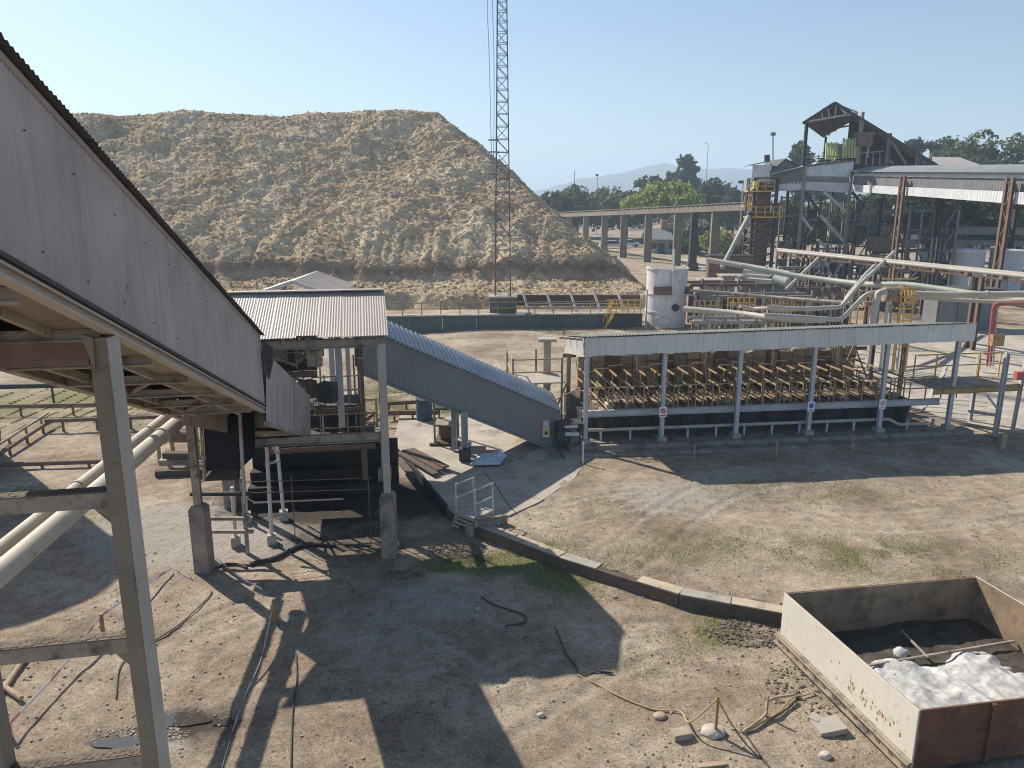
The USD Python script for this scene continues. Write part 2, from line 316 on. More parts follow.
# ground: tones chosen by the "masks" carried by the sheet (red grass, green gravel, blue darkening: black ground, damp, painted pit shade)
M['ground'] = usdkit.material(stage, '/World/Looks/ground', {
    'geo': ('geometry', {}), 'at': ('attribute', {'attribute': 'masks'}), 'sp': ('separate_color', {}),
    'n1': ('noise_texture', {'scale': 0.35, 'detail': 9, 'roughness': 0.62}), 'n2': ('noise_texture', {'scale': 2.2, 'detail': 9, 'roughness': 0.7}), 'n3': ('noise_texture', {'scale': 22.0, 'detail': 5, 'roughness': 0.75}),
    'n4': ('noise_texture', {'scale': 0.9, 'detail': 8, 'roughness': 0.7, 'distortion': 0.6}), 'vo': ('voronoi_texture', {'scale': 14.0}),
    'base': ('rgb_ramp', {'ramp': [(0.30, (0.19, 0.141, 0.098)), (0.45, (0.275, 0.214, 0.154)), (0.55, (0.335, 0.27, 0.20)), (0.7, (0.415, 0.345, 0.265))]}),
    'r2': ('map_range', {'from_min': 0.3, 'from_max': 0.7, 'to_min': 0.66, 'to_max': 1.26}), 'c2': ('combine_color', {}), 'm2': ('mix', {'mix_type': 'multiply', 'fac': 1.0}),
    'r3': ('map_range', {'from_min': 0.3, 'from_max': 0.7, 'to_min': 0.52, 'to_max': 1.45}), 'c3': ('combine_color', {}), 'm3': ('mix', {'mix_type': 'multiply', 'fac': 1.0}),
    'fg': ('math', {'math_type': 'multiply_add', 'value2': 1.6, 'value3': -0.8}), 'gg': ('math', {'math_type': 'add', 'use_clamp': True}), 'gm': ('math', {'math_type': 'multiply', 'use_clamp': True}), 'mg': ('mix', {'color2': (0.175, 0.17, 0.075)}),
    'gr': ('math', {'math_type': 'add'}), 'grr': ('map_range', {'from_min': 0.72, 'from_max': 1.0, 'to_min': 0, 'to_max': 0.9, 'clamp': True}), 'mgr': ('mix', {'color2': (0.315, 0.285, 0.248)}), 'n5': ('noise_texture', {'scale': 7.0, 'detail': 6, 'roughness': 0.7}), 'r5': ('map_range', {'from_min': 0.57, 'from_max': 0.66, 'to_min': 1.04, 'to_max': 0.50, 'clamp': True}), 'c5': ('combine_color', {}), 'm5': ('mix', {'mix_type': 'multiply', 'fac': 1.0}),
    'sa': ('math', {'math_type': 'add'}), 'sr': ('map_range', {'from_min': 0.72, 'from_max': 1.1, 'to_min': 0, 'to_max': 0.93, 'clamp': True}), 'ms': ('mix', {'color2': (0.045, 0.038, 0.033)}),
    'st': ('map_range', {'from_min': 0.60, 'from_max': 0.70, 'to_min': 0, 'to_max': 0.55, 'clamp': True}), 'mst': ('mix', {'color2': (0.13, 0.10, 0.075)}),
    'hb': ('math', {'math_type': 'add'}), 'bp': ('bump', {'strength': 0.9, 'distance': 0.08}), 'bp2': ('bump', {'strength': 0.9, 'distance': 0.03}),
    'p': ('principled_bsdf', {'roughness': 0.95, 'specular_ior_level': 0.15})},
    [('geo.position', 'n1.vector'), ('geo.position', 'n2.vector'), ('geo.position', 'n3.vector'), ('geo.position', 'n4.vector'), ('geo.position', 'vo.vector'), ('at.color', 'sp.color'),
     ('n1.fac', 'base.fac'), ('n2.fac', 'r2.value'), ('r2.result', 'c2.r'), ('r2.result', 'c2.g'), ('r2.result', 'c2.b'), ('base.color', 'm2.color1'), ('c2.color', 'm2.color2'),
     ('n4.fac', 'st.value'), ('st.result', 'mst.fac'), ('m2.color', 'mst.color1'),
     ('sp.g', 'gr.value1'), ('n2.fac', 'gr.value2'), ('gr.value', 'grr.value'), ('grr.result', 'mgr.fac'), ('mst.color', 'mgr.color1'),
     ('n2.fac', 'fg.value1'), ('sp.r', 'gg.value1'), ('fg.value', 'gg.value2'), ('gg.value', 'gm.value1'), ('sp.r', 'gm.value2'), ('gm.value', 'mg.fac'), ('mgr.color', 'mg.color1'),
     ('sp.b', 'sa.value1'), ('n4.fac', 'sa.value2'), ('sa.value', 'sr.value'), ('sr.result', 'ms.fac'), ('mg.color', 'ms.color1'),
     ('ms.color', 'm3.color1'), ('n3.fac', 'r3.value'), ('r3.result', 'c3.r'), ('r3.result', 'c3.g'), ('r3.result', 'c3.b'), ('c3.color', 'm3.color2'), ('geo.position', 'n5.vector'), ('n5.fac', 'r5.value'), ('r5.result', 'c5.r'), ('r5.result', 'c5.g'), ('r5.result', 'c5.b'), ('m3.color', 'm5.color1'), ('c5.color', 'm5.color2'), ('m5.color', 'p.base_color'),
     ('n2.fac', 'bp.height'), ('n3.fac', 'bp2.height'), ('bp.normal', 'bp2.normal'), ('bp2.normal', 'p.normal')], surface='p.BSDF')
M['bagasse'] = usdkit.material(stage, '/World/Looks/bagasse', {
    'geo': ('geometry', {}), 'at': ('attribute', {'attribute': 'masks'}), 'sp': ('separate_color', {}),
    'n1': ('noise_texture', {'scale': 0.12, 'detail': 8, 'roughness': 0.65}), 'n2': ('noise_texture', {'scale': 1.6, 'detail': 9, 'roughness': 0.75}), 'n3': ('noise_texture', {'scale': 9.0, 'detail': 5, 'roughness': 0.8}),
    'ra': ('rgb_ramp', {'ramp': [(0.30, (0.40, 0.295, 0.18)), (0.48, (0.54, 0.42, 0.27)), (0.66, (0.67, 0.545, 0.375))]}),
    'r2': ('map_range', {'from_min': 0.3, 'from_max': 0.7, 'to_min': 0.7, 'to_max': 1.25}), 'c2': ('combine_color', {}), 'm2': ('mix', {'mix_type': 'multiply', 'fac': 1.0}),
    'mb': ('mix', {'color2': (0.17, 0.105, 0.07)}), 'hb': ('math', {'math_type': 'add'}), 'bp': ('bump', {'strength': 0.8, 'distance': 0.18}),
    'p': ('principled_bsdf', {'roughness': 1.0, 'specular_ior_level': 0.05})},
    [('geo.position', 'n1.vector'), ('geo.position', 'n2.vector'), ('geo.position', 'n3.vector'), ('at.color', 'sp.color'), ('n1.fac', 'ra.fac'), ('n2.fac', 'r2.value'), ('r2.result', 'c2.r'), ('r2.result', 'c2.g'), ('r2.result', 'c2.b'),
     ('ra.color', 'm2.color1'), ('c2.color', 'm2.color2'), ('m2.color', 'mb.color1'), ('sp.r', 'mb.fac'), ('mb.color', 'p.base_color'), ('n2.fac', 'hb.value1'), ('n3.fac', 'hb.value2'), ('hb.value', 'bp.height'), ('bp.normal', 'p.normal')], surface='p.BSDF')
M['water'] = usdkit.material(stage, '/World/Looks/water', {'p': ('principled_bsdf', {'base_color': (0.06, 0.055, 0.05), 'roughness': 0.04, 'specular_ior_level': 0.7})}, [], surface='p.BSDF')
M['haze_air'] = usdkit.material(stage, '/World/Looks/haze_air', {'v': ('principled_volume', {'color': (0.68, 0.85, 1.0), 'density': 0.00065, 'anisotropy': 0.15})}, [], volume='v.volume')

# ---------------------------------------------------------------- ground
from shapely.geometry import Polygon, LineString, Point
import shapely
STEP = 0.33                                   # the yard behind the low wall lies this much higher
edge_pts = [G(393, 445, STEP), G(425, 479, STEP), G(447, 506, STEP), G(462, 519, STEP), G(560, 556, STEP), G(680, 593, STEP), G(782, 611, STEP)]
upper = Polygon([tuple(p[:2]) for p in edge_pts] + [(8.2, 17.0), (11.4, 17.5), (13.4, 12.0), (15.0, 2.0), (70, 2), (70, 70), (-4, 70), (-9, 45), (-5.6, 30.5)])
wall_line = LineString([tuple(p[:2]) for p in edge_pts] + [(8.2, 17.0), (11.4, 17.5), (13.4, 12.0)])
def growing(a, b, step, f): 
    out = [a]
    while out[-1] < b: out.append(out[-1] + step); step *= f
    return out
xs = np.array(sorted(set([-x for x in growing(16, 3000, .15, 1.13)] + list(np.arange(-16, 26, .12)) + growing(26, 3000, .15, 1.13))))
ys = np.array(sorted(set([9 - t for t in growing(0, 300, .15, 1.2)] + list(np.arange(9, 34, .10)) + growing(34, 4200, .12, 1.055))))
gx, gy = np.meshgrid(xs, ys); P2 = np.stack([gx.ravel(), gy.ravel()], 1)
pp = shapely.points(P2); inside = shapely.contains(upper, pp); dist = shapely.distance(shapely.boundary(upper), pp)
dwall = shapely.distance(wall_line, pp)
soft = np.clip((np.minimum(dwall, 60) - 1.5) / 4, 0, 1)
sd = np.where(inside, dist, -dist)
lift = STEP * np.where(soft <= 0, (sd > 0).astype(float), np.clip(0.5 + sd / (0.05 + 8 * soft), 0, 1))
p3 = np.column_stack([P2, np.zeros(len(P2))])
near = np.exp(-np.maximum(0, np.hypot(P2[:, 0] - 4, P2[:, 1] - 20) - 30) / 25)
rough_ = (meshkit.fbm(p3 * 0.30, 3, 3) - .5) * .10 + (meshkit.fbm(p3 * 2.7, 4, 9) - .5) * .055
def blob(px, py, rx, ry, z=0.0, w=None):
    c = G(px, py, z); return np.exp(-(((P2[:, 0] - c[0]) / rx) ** 2 + ((P2[:, 1] - c[1]) / ry) ** 2) ** 1.5)
lump = meshkit.fbm(p3 * 1.3, 4, 21)
gmask = np.clip(1.6 * blob(515, 568, 1.9, 1.05) + 1.0 * blob(440, 563, .8, .6) + .75 * blob(580, 590, 1.3, .7) + .55 * blob(600, 505, .7, 1.1, STEP) + .5 * blob(620, 520, .5, .8, STEP) + .62 * blob(840, 553, 3.0, 1.5, STEP) + .5 * blob(700, 545, 2.4, 1.2, STEP) + .40 * blob(640, 560, 1.6, .8, STEP)
                + .6 * blob(930, 560, 2.6, 1.4, STEP) + .7 * blob(690, 625, 1.3, .9) + .6 * blob(735, 640, 1.1, .8) + .6 * blob(660, 665, 1.0, .6) + .55 * blob(715, 620, .5, .3) + .25 * blob(800, 690, .6, .4) + .50 * blob(790, 490, 4, 1.2, STEP)
                + 2.2 * blob(60, 396, 7.5, 3.5) + .8 * blob(75, 425, 3.6, 1.4) + 2.2 * blob(405, 405, 4.5, 3.0) + .5 * blob(470, 405, 3, 2.0) + .9 * blob(15, 500, 1.2, 1.2) + .9 * blob(650, 258, 9, 9) + .6 * blob(720, 250, 14, 12) + .4 * blob(110, 460, 3, .8), 0, 1) * np.clip((lump - .30) * 3.6, 0, 1)
gmask = np.clip(gmask + .85 * blob(512, 565, 1.6, .75) + .4 * blob(580, 585, .8, .5), 0, 1)
vmask = np.clip(1.1 * blob(190, 530, 3.0, 2.2) + .5 * blob(300, 545, 2.0, 1.2) + .35 * blob(720, 487, 4.5, 1.6, STEP) + .35 * blob(665, 505, 1.7, 1.5, STEP) + .2 * blob(880, 470, 5, 1.2, STEP) + .26 * blob(400, 640, 3.2, 3.2) + .3 * blob(430, 600, 1.2, 1.0) + .22 * blob(120, 600, 3.0, 3.0) + .4 * blob(150, 745, 1.2, .5), 0, 1)
smask = np.clip(.42 * blob(190, 722, 1.1, .55) + .35 * blob(118, 742, .9, .4) + .3 * blob(215, 752, .7, .3) + .75 * blob(850, 290, 16, 14) + .6 * blob(940, 320, 7, 5) + 1.1 * blob(345, 500, 4.2, 2.2) + .50 * blob(350, 545, 2.6, 1.2) + .45 * blob(470, 560, .9, .5) + .22 * blob(200, 725, 1.0, .6) + .20 * blob(740, 618, 1.2, .7) + .18 * blob(380, 700, 3, 2) + .5 * blob(660, 452, 3.2, .5, STEP) + .25 * blob(560, 500, 1.2, .6, STEP), 0, 1)  # the sump blob deepens black ground to paint the shaded pit
z0 = lift + rough_ * near
for px, py, rx, ry, dz in ((183, 719, .75, .30, .05), (215, 722, .45, .22, .05), (118, 742, .7, .28, .05)):
    z0 = z0 * (1 - blob(px, py, rx * 1.15, ry * 1.15)) - dz * blob(px, py, rx * 1.15, ry * 1.15)
z0 = z0 - 0.5 * ((P2[:, 1] > 72) & (P2[:, 1] < 106) & (P2[:, 0] < 6) & (P2[:, 0] > -60))
near_ = np.where((np.hypot(P2[:, 0] - 4, P2[:, 1] - 20) < 24))[0]
for trk, z_ in (([(150, 700), (200, 640), (260, 610), (340, 600), (440, 620), (560, 690)], 0), ([(540, 520), (640, 500), (760, 515), (900, 520), (1060, 500)], STEP), ([(430, 768), (520, 700), (640, 640), (700, 640)], 0), ([(620, 560), (720, 490), (860, 470), (1040, 468)], STEP)):
    c_ = np.array([G(a, b, z_)[:2] for a, b in trk]); c_ = np.array(spline([V(*q, 0) for q in c_], 8))[:, :2]
    for o in (-.72, .72):
        dd = shapely.distance(LineString(c_).parallel_offset(abs(o), 'left' if o > 0 else 'right'), pp[near_])
        wgt = np.exp(-(dd / .13) ** 2); z0[near_] -= .030 * wgt * (.6 + .4 * np.sin(P2[near_, 0] * 21 + P2[near_, 1] * 9)); z0[near_] += .016 * np.exp(-((dd - .24) / .09) ** 2); vmask[near_] = np.clip(vmask[near_] + .22 * wgt, 0, 1)
pv = np.column_stack([P2, z0]); nx, ny = len(xs), len(ys)
ii = (np.arange(ny - 1)[:, None] * nx + np.arange(nx - 1)[None, :]).ravel()
gf = np.vstack([np.column_stack([ii, ii + 1, ii + nx + 1]), np.column_stack([ii, ii + nx + 1, ii + nx])])
structure('ground', (pv, gf), 'ground', smooth=True, masks=np.column_stack([gmask, vmask, smask]))
def gz(x, y):
    """Height of the ground sheet under a point."""
    i = int(np.clip(np.searchsorted(xs, x) - 1, 0, nx - 2)); j = int(np.clip(np.searchsorted(ys, y) - 1, 0, ny - 2))
    zz = z0.reshape(ny, nx); a = (x - xs[i]) / (xs[i + 1] - xs[i]); b = (y - ys[j]) / (ys[j + 1] - ys[j])
    return (zz[j, i] * (1 - a) + zz[j, i + 1] * a) * (1 - b) + (zz[j + 1, i] * (1 - a) + zz[j + 1, i + 1] * a) * b
def on_ground(px, py, z=0.0):
    p = G(px, py, z)
    for _ in range(4): p = G(px, py, gz(p[0], p[1]))
    return p
# puddles
for px, py, rx, ry in ((178, 719, .52, .22), (224, 721, .20, .11), (118, 742, .5, .17)):
    c = G(px, py, 0); t = np.linspace(0, 2 * np.pi, 40, endpoint=False); rr = 1 + .22 * np.sin(3 * t + px) + .12 * np.sin(5 * t + 1)
    ring = np.column_stack([c[0] + rx * rr * np.cos(t), c[1] + ry * rr * np.sin(t), np.full(40, -.022)])
    structure('puddle', (np.vstack([ring, [[c[0], c[1], -.022]]]), np.array([[k, (k + 1) % 40, 40] for k in range(40)])), 'water')

def slab(name, outline, top, thick, mat, fine=None):
    poly = Polygon([tuple(p[:2]) for p in outline]); poly = poly.buffer(-.02).buffer(.02) if poly.is_valid else poly.buffer(0)
    m = trimesh.creation.extrude_polygon(poly, thick, engine='earcut'); m.apply_translation([0, 0, top - thick])
    return MB().mesh(m)
# concrete apron under the inclined slate gallery and its thin neighbours
apron = [G(393, 445, STEP), G(425, 479, STEP), G(447, 506, STEP), G(470, 527, STEP), G(500, 520, STEP), G(540, 502, STEP), G(575, 478, STEP), G(585, 462, STEP), G(600, 452, STEP), G(600, 430, STEP), G(540, 420, STEP), G(400, 415, STEP)]
structure('concrete_apron', slab('a', apron, STEP + .022, .5, 'concrete'), 'concrete_pale')
structure('pale_slab', slab('p', [G(0, 444, 0), G(0, 423, 0), G(30, 420, 0), G(36, 424, 0)] + [V(-30, 27)], .12, .3, 'concrete_pale'), 'concrete_pale')
structure('yard_pavement', slab('p', [V(20.8, 31.8), V(24.4, 30.5), V(40, 40), V(40, 58), V(24, 58), V(15, 45), V(15, 39)], STEP + .10, .4, 'concrete_pale'), 'concrete_pale')
structure('far_pavement', slab('p', [V(28, 110), V(60, 110), V(60, 135), V(28, 135)], .15, .4, 'concrete_pale'), 'concrete_pale')

single('apron_shade_face', MB().beam(G(393, 445, STEP) + V(-.06, -.03, -.16), G(425, 479, STEP) + V(-.06, -.03, -.16), .12, .52).beam(G(425, 479, STEP) + V(-.07, -.04, -.165), G(449, 508, STEP) + V(-.07, -.04, -.165), .12, .50), 'black_wet', 'added black facing that paints shade on the concrete apron next to the black sump', 'wall')  # black facing added to paint the shaded side of the apron
jl = [G(482, 470, STEP), G(497, 488, STEP), G(510, 508, STEP), G(517, 514, STEP)]; jm = MB()
for a, b in zip(jl[:-1], jl[1:]): jm.beam(a + UP * .0235, b + UP * .0235, .035, .004)
structure('apron_joint', jm, 'steel_dark')
# low yard wall along the step: sandy coping stones on a face coloured dark as its shade
wt = thing('low_wall', 'long low concrete wall running diagonally to the open steel skip', 'wall', tuple(G(560, 560, 0)))
wl = [G(449, 508, STEP), G(463, 520, STEP), G(560, 557, STEP), G(680, 594, STEP), G(784, 613, STEP)]
for i in range(len(wl) - 1):
    a, b = wl[i] * V(1, 1, 0), wl[i + 1] * V(1, 1, 0); d = unit(b - a); n = V(-d[1], d[0], 0)
    L = np.linalg.norm(b - a); k = max(1, int(round(L / 1.05)))
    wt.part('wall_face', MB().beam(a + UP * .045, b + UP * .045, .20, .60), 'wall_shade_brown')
    for j in range(k):
        p, q = a + d * (L * j / k + .012), a + d * (L * (j + 1) / k - .012)
        if rng.random() < .12: continue
        tz = .37 + rng.uniform(-.012, .012)
        wt.part('coping_stone', MB().beam(p + n * .10 + UP * (tz - .03), q + n * .10 + UP * (tz - .03 + rng.uniform(-.008, .008)), .36, .06), ['concrete', 'sand_stone', 'sand_stone'][int(rng.random() * 3)])
# sandy earth heaped over the back of the wall is part of the ground sheet

# ---------------------------------------------------------------- bagasse heap
hx, hy = np.meshgrid(np.arange(-78, 19, .17), np.concatenate([np.arange(70.5, 114, .15), np.arange(114, 150, 1.5)]))
H2 = np.stack([hx.ravel(), hy.ravel()], 1); h3 = np.column_stack([H2, np.zeros(len(H2))])
wv = (meshkit.fbm(h3 * .07, 3, 5) - .5)
tx, ty = H2[:, 0] + 2.0 * (meshkit.fbm(h3 * .25, 3, 31) - .5), H2[:, 1] + 5 * wv + 2.2 * (meshkit.fbm(h3 * .3, 3, 8) - .5)
def prof(d):          # bench, cut face, long slope
    return np.interp(d, [-3, 0, 1.2, 6.4, 7.5, 36.5, 60, 70], [-1.2, 0, 1.1, 1.9, 3.5, 21.6, 22.5, 0])
front = prof(ty - 72.6)
side = (14.6 - tx + .0 * ty) * .86
smin = lambda a, b, k: -np.log(np.exp(-np.clip(a, -50, 50) / k) + np.exp(-np.clip(b, -50, 50) / k)) * k
hz = smin(front, side, .45)
crest = 20.9 + 0.55 * (meshkit.fbm(np.column_stack([tx * .10, ty * .04, 0 * tx]), 3, 77) - .5) * 2 + .25 * np.exp(-((tx + 13) / 3.5) ** 2) + .5 * np.exp(-((tx + 22) / 6) ** 2) + .8*np.exp(-((tx+45)/5)**2)
hz = smin(hz, crest + 0 * hz, .35)
ridge = 0
for k, (fr, am) in enumerate(((.10, .38), (.22, .30), (.5, .36), (1.1, .38), (2.2, .36), (4.0, .22))):
    q = np.column_stack([(H2[:, 0] + .35 * H2[:, 1]) * fr * .62, (H2[:, 1] * 1.45 + .22 * H2[:, 0]) * fr, 0 * tx])
    ridge = ridge + am * (1 - np.abs(2 * meshkit.noise(q, 40 + k) - 1) * 2.0)
amt = np.clip((hz + .3) / 2.5, 0, 1) * np.where(H2[:, 1] > 114, .3, 1)
flute = (np.abs(2 * meshkit.noise(np.column_stack([H2[:, 0] * .9, H2[:, 1] * .12, 0 * tx]), 61) - 1) - .5) * np.exp(-((hz - 4.6) / 2.2) ** 2) * .5
hz = hz + (ridge * .40 + .05) * amt + flute * amt
brown = np.clip(1 - np.abs(front - 3.0) / 1.3, 0, 1) * np.clip((ty - 78.0) * 1.5, 0, 1) * .8 + .3 * np.clip(meshkit.fbm(h3 * .35, 4, 90) * 2.4 - 1.45, 0, 1)
ny2, nx2 = hx.shape
ii = (np.arange(ny2 - 1)[:, None] * nx2 + np.arange(nx2 - 1)[None, :]).ravel()
hf = np.vstack([np.column_stack([ii, ii + 1, ii + nx2 + 1]), np.column_stack([ii, ii + nx2 + 1, ii + nx2])])
keep = (hz > -.75)[hf].any(axis=1); hf = hf[keep]
hp = single('bagasse_heap', (np.column_stack([H2, np.maximum(hz, -1.0)]), hf), 'bagasse', 'huge straw coloured heap of crushed cane behind the yard wall', 'heap', smooth=True, loc=(-30, 88, 0))
UsdGeom.PrimvarsAPI(stage.GetPrimAtPath(hp.path)).CreatePrimvar('masks', Sdf.ValueTypeNames.Color3fArray, 'vertex').Set(Vt.Vec3fArray.FromNumpy(np.column_stack([np.clip(brown, 0, 1), 0 * brown, 0 * brown])[np.unique(hf)].astype(np.float32)))

g = np.random.default_rng(31); vis = np.where((hz > .3) & (H2[:, 1] < 113))[0]; n_s = 110000
ch = g.choice(vis, n_s); pc = np.column_stack([H2[ch], hz[ch]]) + g.normal(size=(n_s, 3)) * np.array([.1, .1, .03])
gyz = np.gradient(hz.reshape(ny2, nx2)); sl_x = (gyz[1] / .17).ravel()[ch]; sl_y = (gyz[0] / .15).ravel()[ch]
nrm = np.column_stack([-sl_x, -sl_y, np.ones(n_s)]); nrm /= np.linalg.norm(nrm, axis=1, keepdims=True); nrm += g.normal(size=(n_s, 3)) * .26; nrm /= np.linalg.norm(nrm, axis=1, keepdims=True)
ta = np.cross(nrm, g.normal(size=(n_s, 3))); ta /= np.linalg.norm(ta, axis=1, keepdims=True); tb = np.cross(nrm, ta)
sz = (.07 + .24 * g.random(n_s) ** 2.2)[:, None]; pc = pc + nrm * .03
sv = np.stack([pc - ta * sz, pc + tb * sz * .45, pc + ta * sz, pc - tb * sz * .45], 1).reshape(-1, 3); si = np.arange(n_s)[:, None] * 4
lp = hp.part('loose_straw', (sv, np.vstack([si + [0, 1, 2], si + [0, 2, 3]])), 'bagasse', kind='stuff')
UsdGeom.PrimvarsAPI(stage.GetPrimAtPath(lp.path)).CreatePrimvar('masks', Sdf.ValueTypeNames.Color3fArray, 'vertex').Set(Vt.Vec3fArray.FromNumpy(np.repeat(np.column_stack([np.clip(brown, 0, 1), 0 * brown, 0 * brown])[ch], 4, axis=0).astype(np.float32)))

# ---------------------------------------------------------------- far hills and air
def ridge_line(name, Y, pts, depth):
    px = np.arange(pts[0][0], pts[-1][0] + 1, 6.0); py = np.interp(px, [p[0] for p in pts], [p[1] for p in pts]); n = len(px)
    top = np.array([D(a, b, Y) for a, b in zip(px, py)]); top[:, 2] += (meshkit.fbm(np.column_stack([px * .05, 0 * px, 0 * px]), 4, 3) - .5) * 14
    rows = []
    for k, (dy, f) in enumerate(((-depth, 0), (-depth * .6, .35), (-depth * .25, .75), (0, 1), (depth * .5, .6), (depth, 0))):
        r = top.copy(); r[:, 1] += dy; r[:, 2] = -1 + (top[:, 2] + 1) * f + (f > 0) * (f < 1) * (meshkit.fbm(np.column_stack([px * .04, 0 * px + k, 0 * px]), 3, 5) - .5) * 30; rows.append(r)
    v = np.vstack(rows); f = []
    for k in range(5):
        for i in range(n - 1): f += [[k * n + i, k * n + i + 1, (k + 1) * n + i + 1], [k * n + i, (k + 1) * n + i + 1, (k + 1) * n + i]]
    structure(name, (v, np.array(f)), 'hill', smooth=True)
ridge_line('hills', 2100, [(200, 215), (420, 212), (520, 196), (560, 184), (600, 176), (640, 168), (668, 163), (700, 170), (740, 168), (790, 176), (850, 172), (930, 182), (1020, 190), (1300, 205)], 500)
hb = MB().box((0, 1200, 72), (5200, 5200, 148))
air = single('haze', hb, 'haze_air', 'thin pale morning haze over the whole mill', 'haze', kind='stuff')

# ================================================================ the inclined gallery close on the left
GX0, GZ0, GA, GB, GH, GW = -4.1056, 7.6994, -0.17044, -0.36869, 1.5177, 1.6393
def gal(Y, across=0.0, up=0.0):           # point on the gallery: across = towards its far side
    q = unit(V(-1, GA, 0)); return V(GX0 + GA * (Y - 10), Y, GZ0 + GB * (Y - 10)) + q * across + UP * up
GD = unit(gal(11) - gal(10)); GQ = unit(V(-1, GA, 0)); GN = np.cross(GQ, GD); GN = GN if GN[2] > 0 else -GN
Y0, Y1 = 2.2, 14.85
gl = thing('conveyor_gallery', 'large mauve corrugated conveyor gallery sloping down along the left edge', 'conveyor gallery', tuple(gal(Y1)))
n = 17; yy = np.linspace(Y0, Y1, n + 1)
for i in range(n):
    o = -GQ * .004 * (i % 2)
    a, b = gal(yy[i], up=.07), gal(yy[i + 1], up=.07)
    gl.part('cladding_sheet', sheet(a, b - a, UP * (GH - .10), pitch=.058, amp=.009, seg=4, nrm=-GQ), 'clad_mauve', smooth=True)
    a, b = gal(yy[i], GW, .05), gal(yy[i + 1], GW, .05)
    gl.part('cladding_sheet', sheet(a, b - a, UP * (GH - .06), pitch=.12, amp=.008, seg=4), 'clad_mauve', smooth=True)
    a, b = gal(yy[i] - .03, -.10, GH + .0 + .006 * (i % 2)), gal(yy[i + 1] + .03, -.10, GH + .0 + .006 * (i % 2))
    gl.part('roof_sheet', sheet(a, b - a, GQ * (GW / 2 + .1) + UP * .16, pitch=.075, amp=.008, seg=4), 'roof_dark', smooth=True)
    a, b = gal(yy[i] - .03, GW / 2, GH + .16), gal(yy[i + 1] + .03, GW / 2, GH + .16)
    gl.part('roof_sheet', sheet(a, b - a, GQ * (GW / 2 + .1) - UP * .16, pitch=.075, amp=.008, seg=4), 'roof_dark', smooth=True)
sc = MB()
for yv in np.arange(3.0, 14.6, .83):
    for u in (.30, 1.12):
        p = gal(yv + rng.uniform(-.05, .05), -.012, u + rng.uniform(-.02, .02)); sc.tube([p, p - GQ * .012], .007, 6)
gl.part('roofing_screw', sc, 'steel_dark', kind='stuff')
gl.part('edge_strip', MB().beam(gal(Y0, -.012, GH - .035), gal(Y1, -.012, GH - .035), .015, .05), 'clad_mauve')
gl.part('bottom_chord', MB().ibeam(gal(Y0, .03, .0), gal(Y1, .03, .0), .10, .10, .02), 'steel_beige')
gl.part('bottom_chord', MB().ibeam(gal(Y0, GW - .05, -.03), gal(Y1, GW - .05, -.03), .12, .15, .02), 'steel_tan')
gl.part('flashing', MB().beam(gal(Y0, -.02, .09), gal(Y1, -.02, .09), .03, .035), 'steel_dark')
k = 0; step = 1.42
for yv in np.arange(Y0 + .3, Y1, step):
    gl.part('cross_beam', MB().ibeam(gal(yv, .10, -.065), gal(yv, GW - .11, -.065), .08, .11, .014, up=GN), 'steel_tan')
    y2 = min(yv + step, Y1)
    for a0, a1, up in ((.11, .46, -.01), (1.30, GW - .12, -.01)):
        p, q = gal(yv + .06, a0, up), gal(y2 - .06, a0, up)
        gl.part('floor_plate', MB().poly([p, p + GQ * (a1 - a0), q + GQ * (a1 - a0), q], GN * .012), 'steel_brown')
    gl.part('stringer', MB().beam(gal(yv + .06, .49, -.03), gal(y2 - .06, .49, -.03), .05, .10), 'steel_tan')
    gl.part('stringer', MB().beam(gal(yv + .06, 1.27, -.03), gal(y2 - .06, 1.27, -.03), .05, .10), 'steel_tan')
    if k % 2: gl.part('diagonal_brace', MB().beam(gal(yv + .10, .52, -.05), gal(y2 - .10, 1.22, -.05), .04, .04), 'steel_tan')
    k += 1
gl.part('conveyor_belt', MB().poly([gal(Y0, .05, .30), gal(Y0, 1.6, .30), gal(Y1, 1.6, .30), gal(Y1, .05, .30)], GN * .02), 'rubber')
gl.part('end_wall', sheet(gal(Y1, 0.02, .05), GQ * (GW - .04), UP * (GH - .1), pitch=.1, amp=.01), 'clad_rust', smooth=True)
gl.part('torn_flap', MB().poly([D(262, 341, 14.6), D(273, 347, 14.6), D(273, 362, 14.62), D(269, 380, 14.66), D(264, 372, 14.62)], V(.0, .03, 0)), 'roof_dark', 'torn dark sheet flap')

# trestle under it
P1 = gal(6.80, .10)
P2_ = P1 + GQ * 1.42
tr = thing('gallery_trestle', 'tan steel trestle with caked crossbeams holding up the gallery on the left', 'trestle', (P1[0] - .7, P1[1], 0))
for p_, sg_ in ((P1, 1), (P2_, -1)):
    po_ = tr.part('post', MB().beam(V(p_[0], p_[1], -.1), p_ - UP * .06, .175, .175, up=V(0, 1, 0)), 'steel_brown')
    po_.part('lit_face_plate', MB().beam(V(p_[0] + sg_ * .094, p_[1], -.1), p_ - UP * .06 + V(sg_ * .094, 0, 0), .012, .20, up=V(0, 1, 0)), 'steel_beige')  # paler plate paints the brighter light on the post's side face
for z_, h in ((P1[2] - .20, .22),):
    tr.part('cap_beam', MB().beam(V(P1[0] - .11, P1[1] - .02, z_), V(P2_[0] + .11, P2_[1] - .02, z_), .14, h), 'steel_rust')
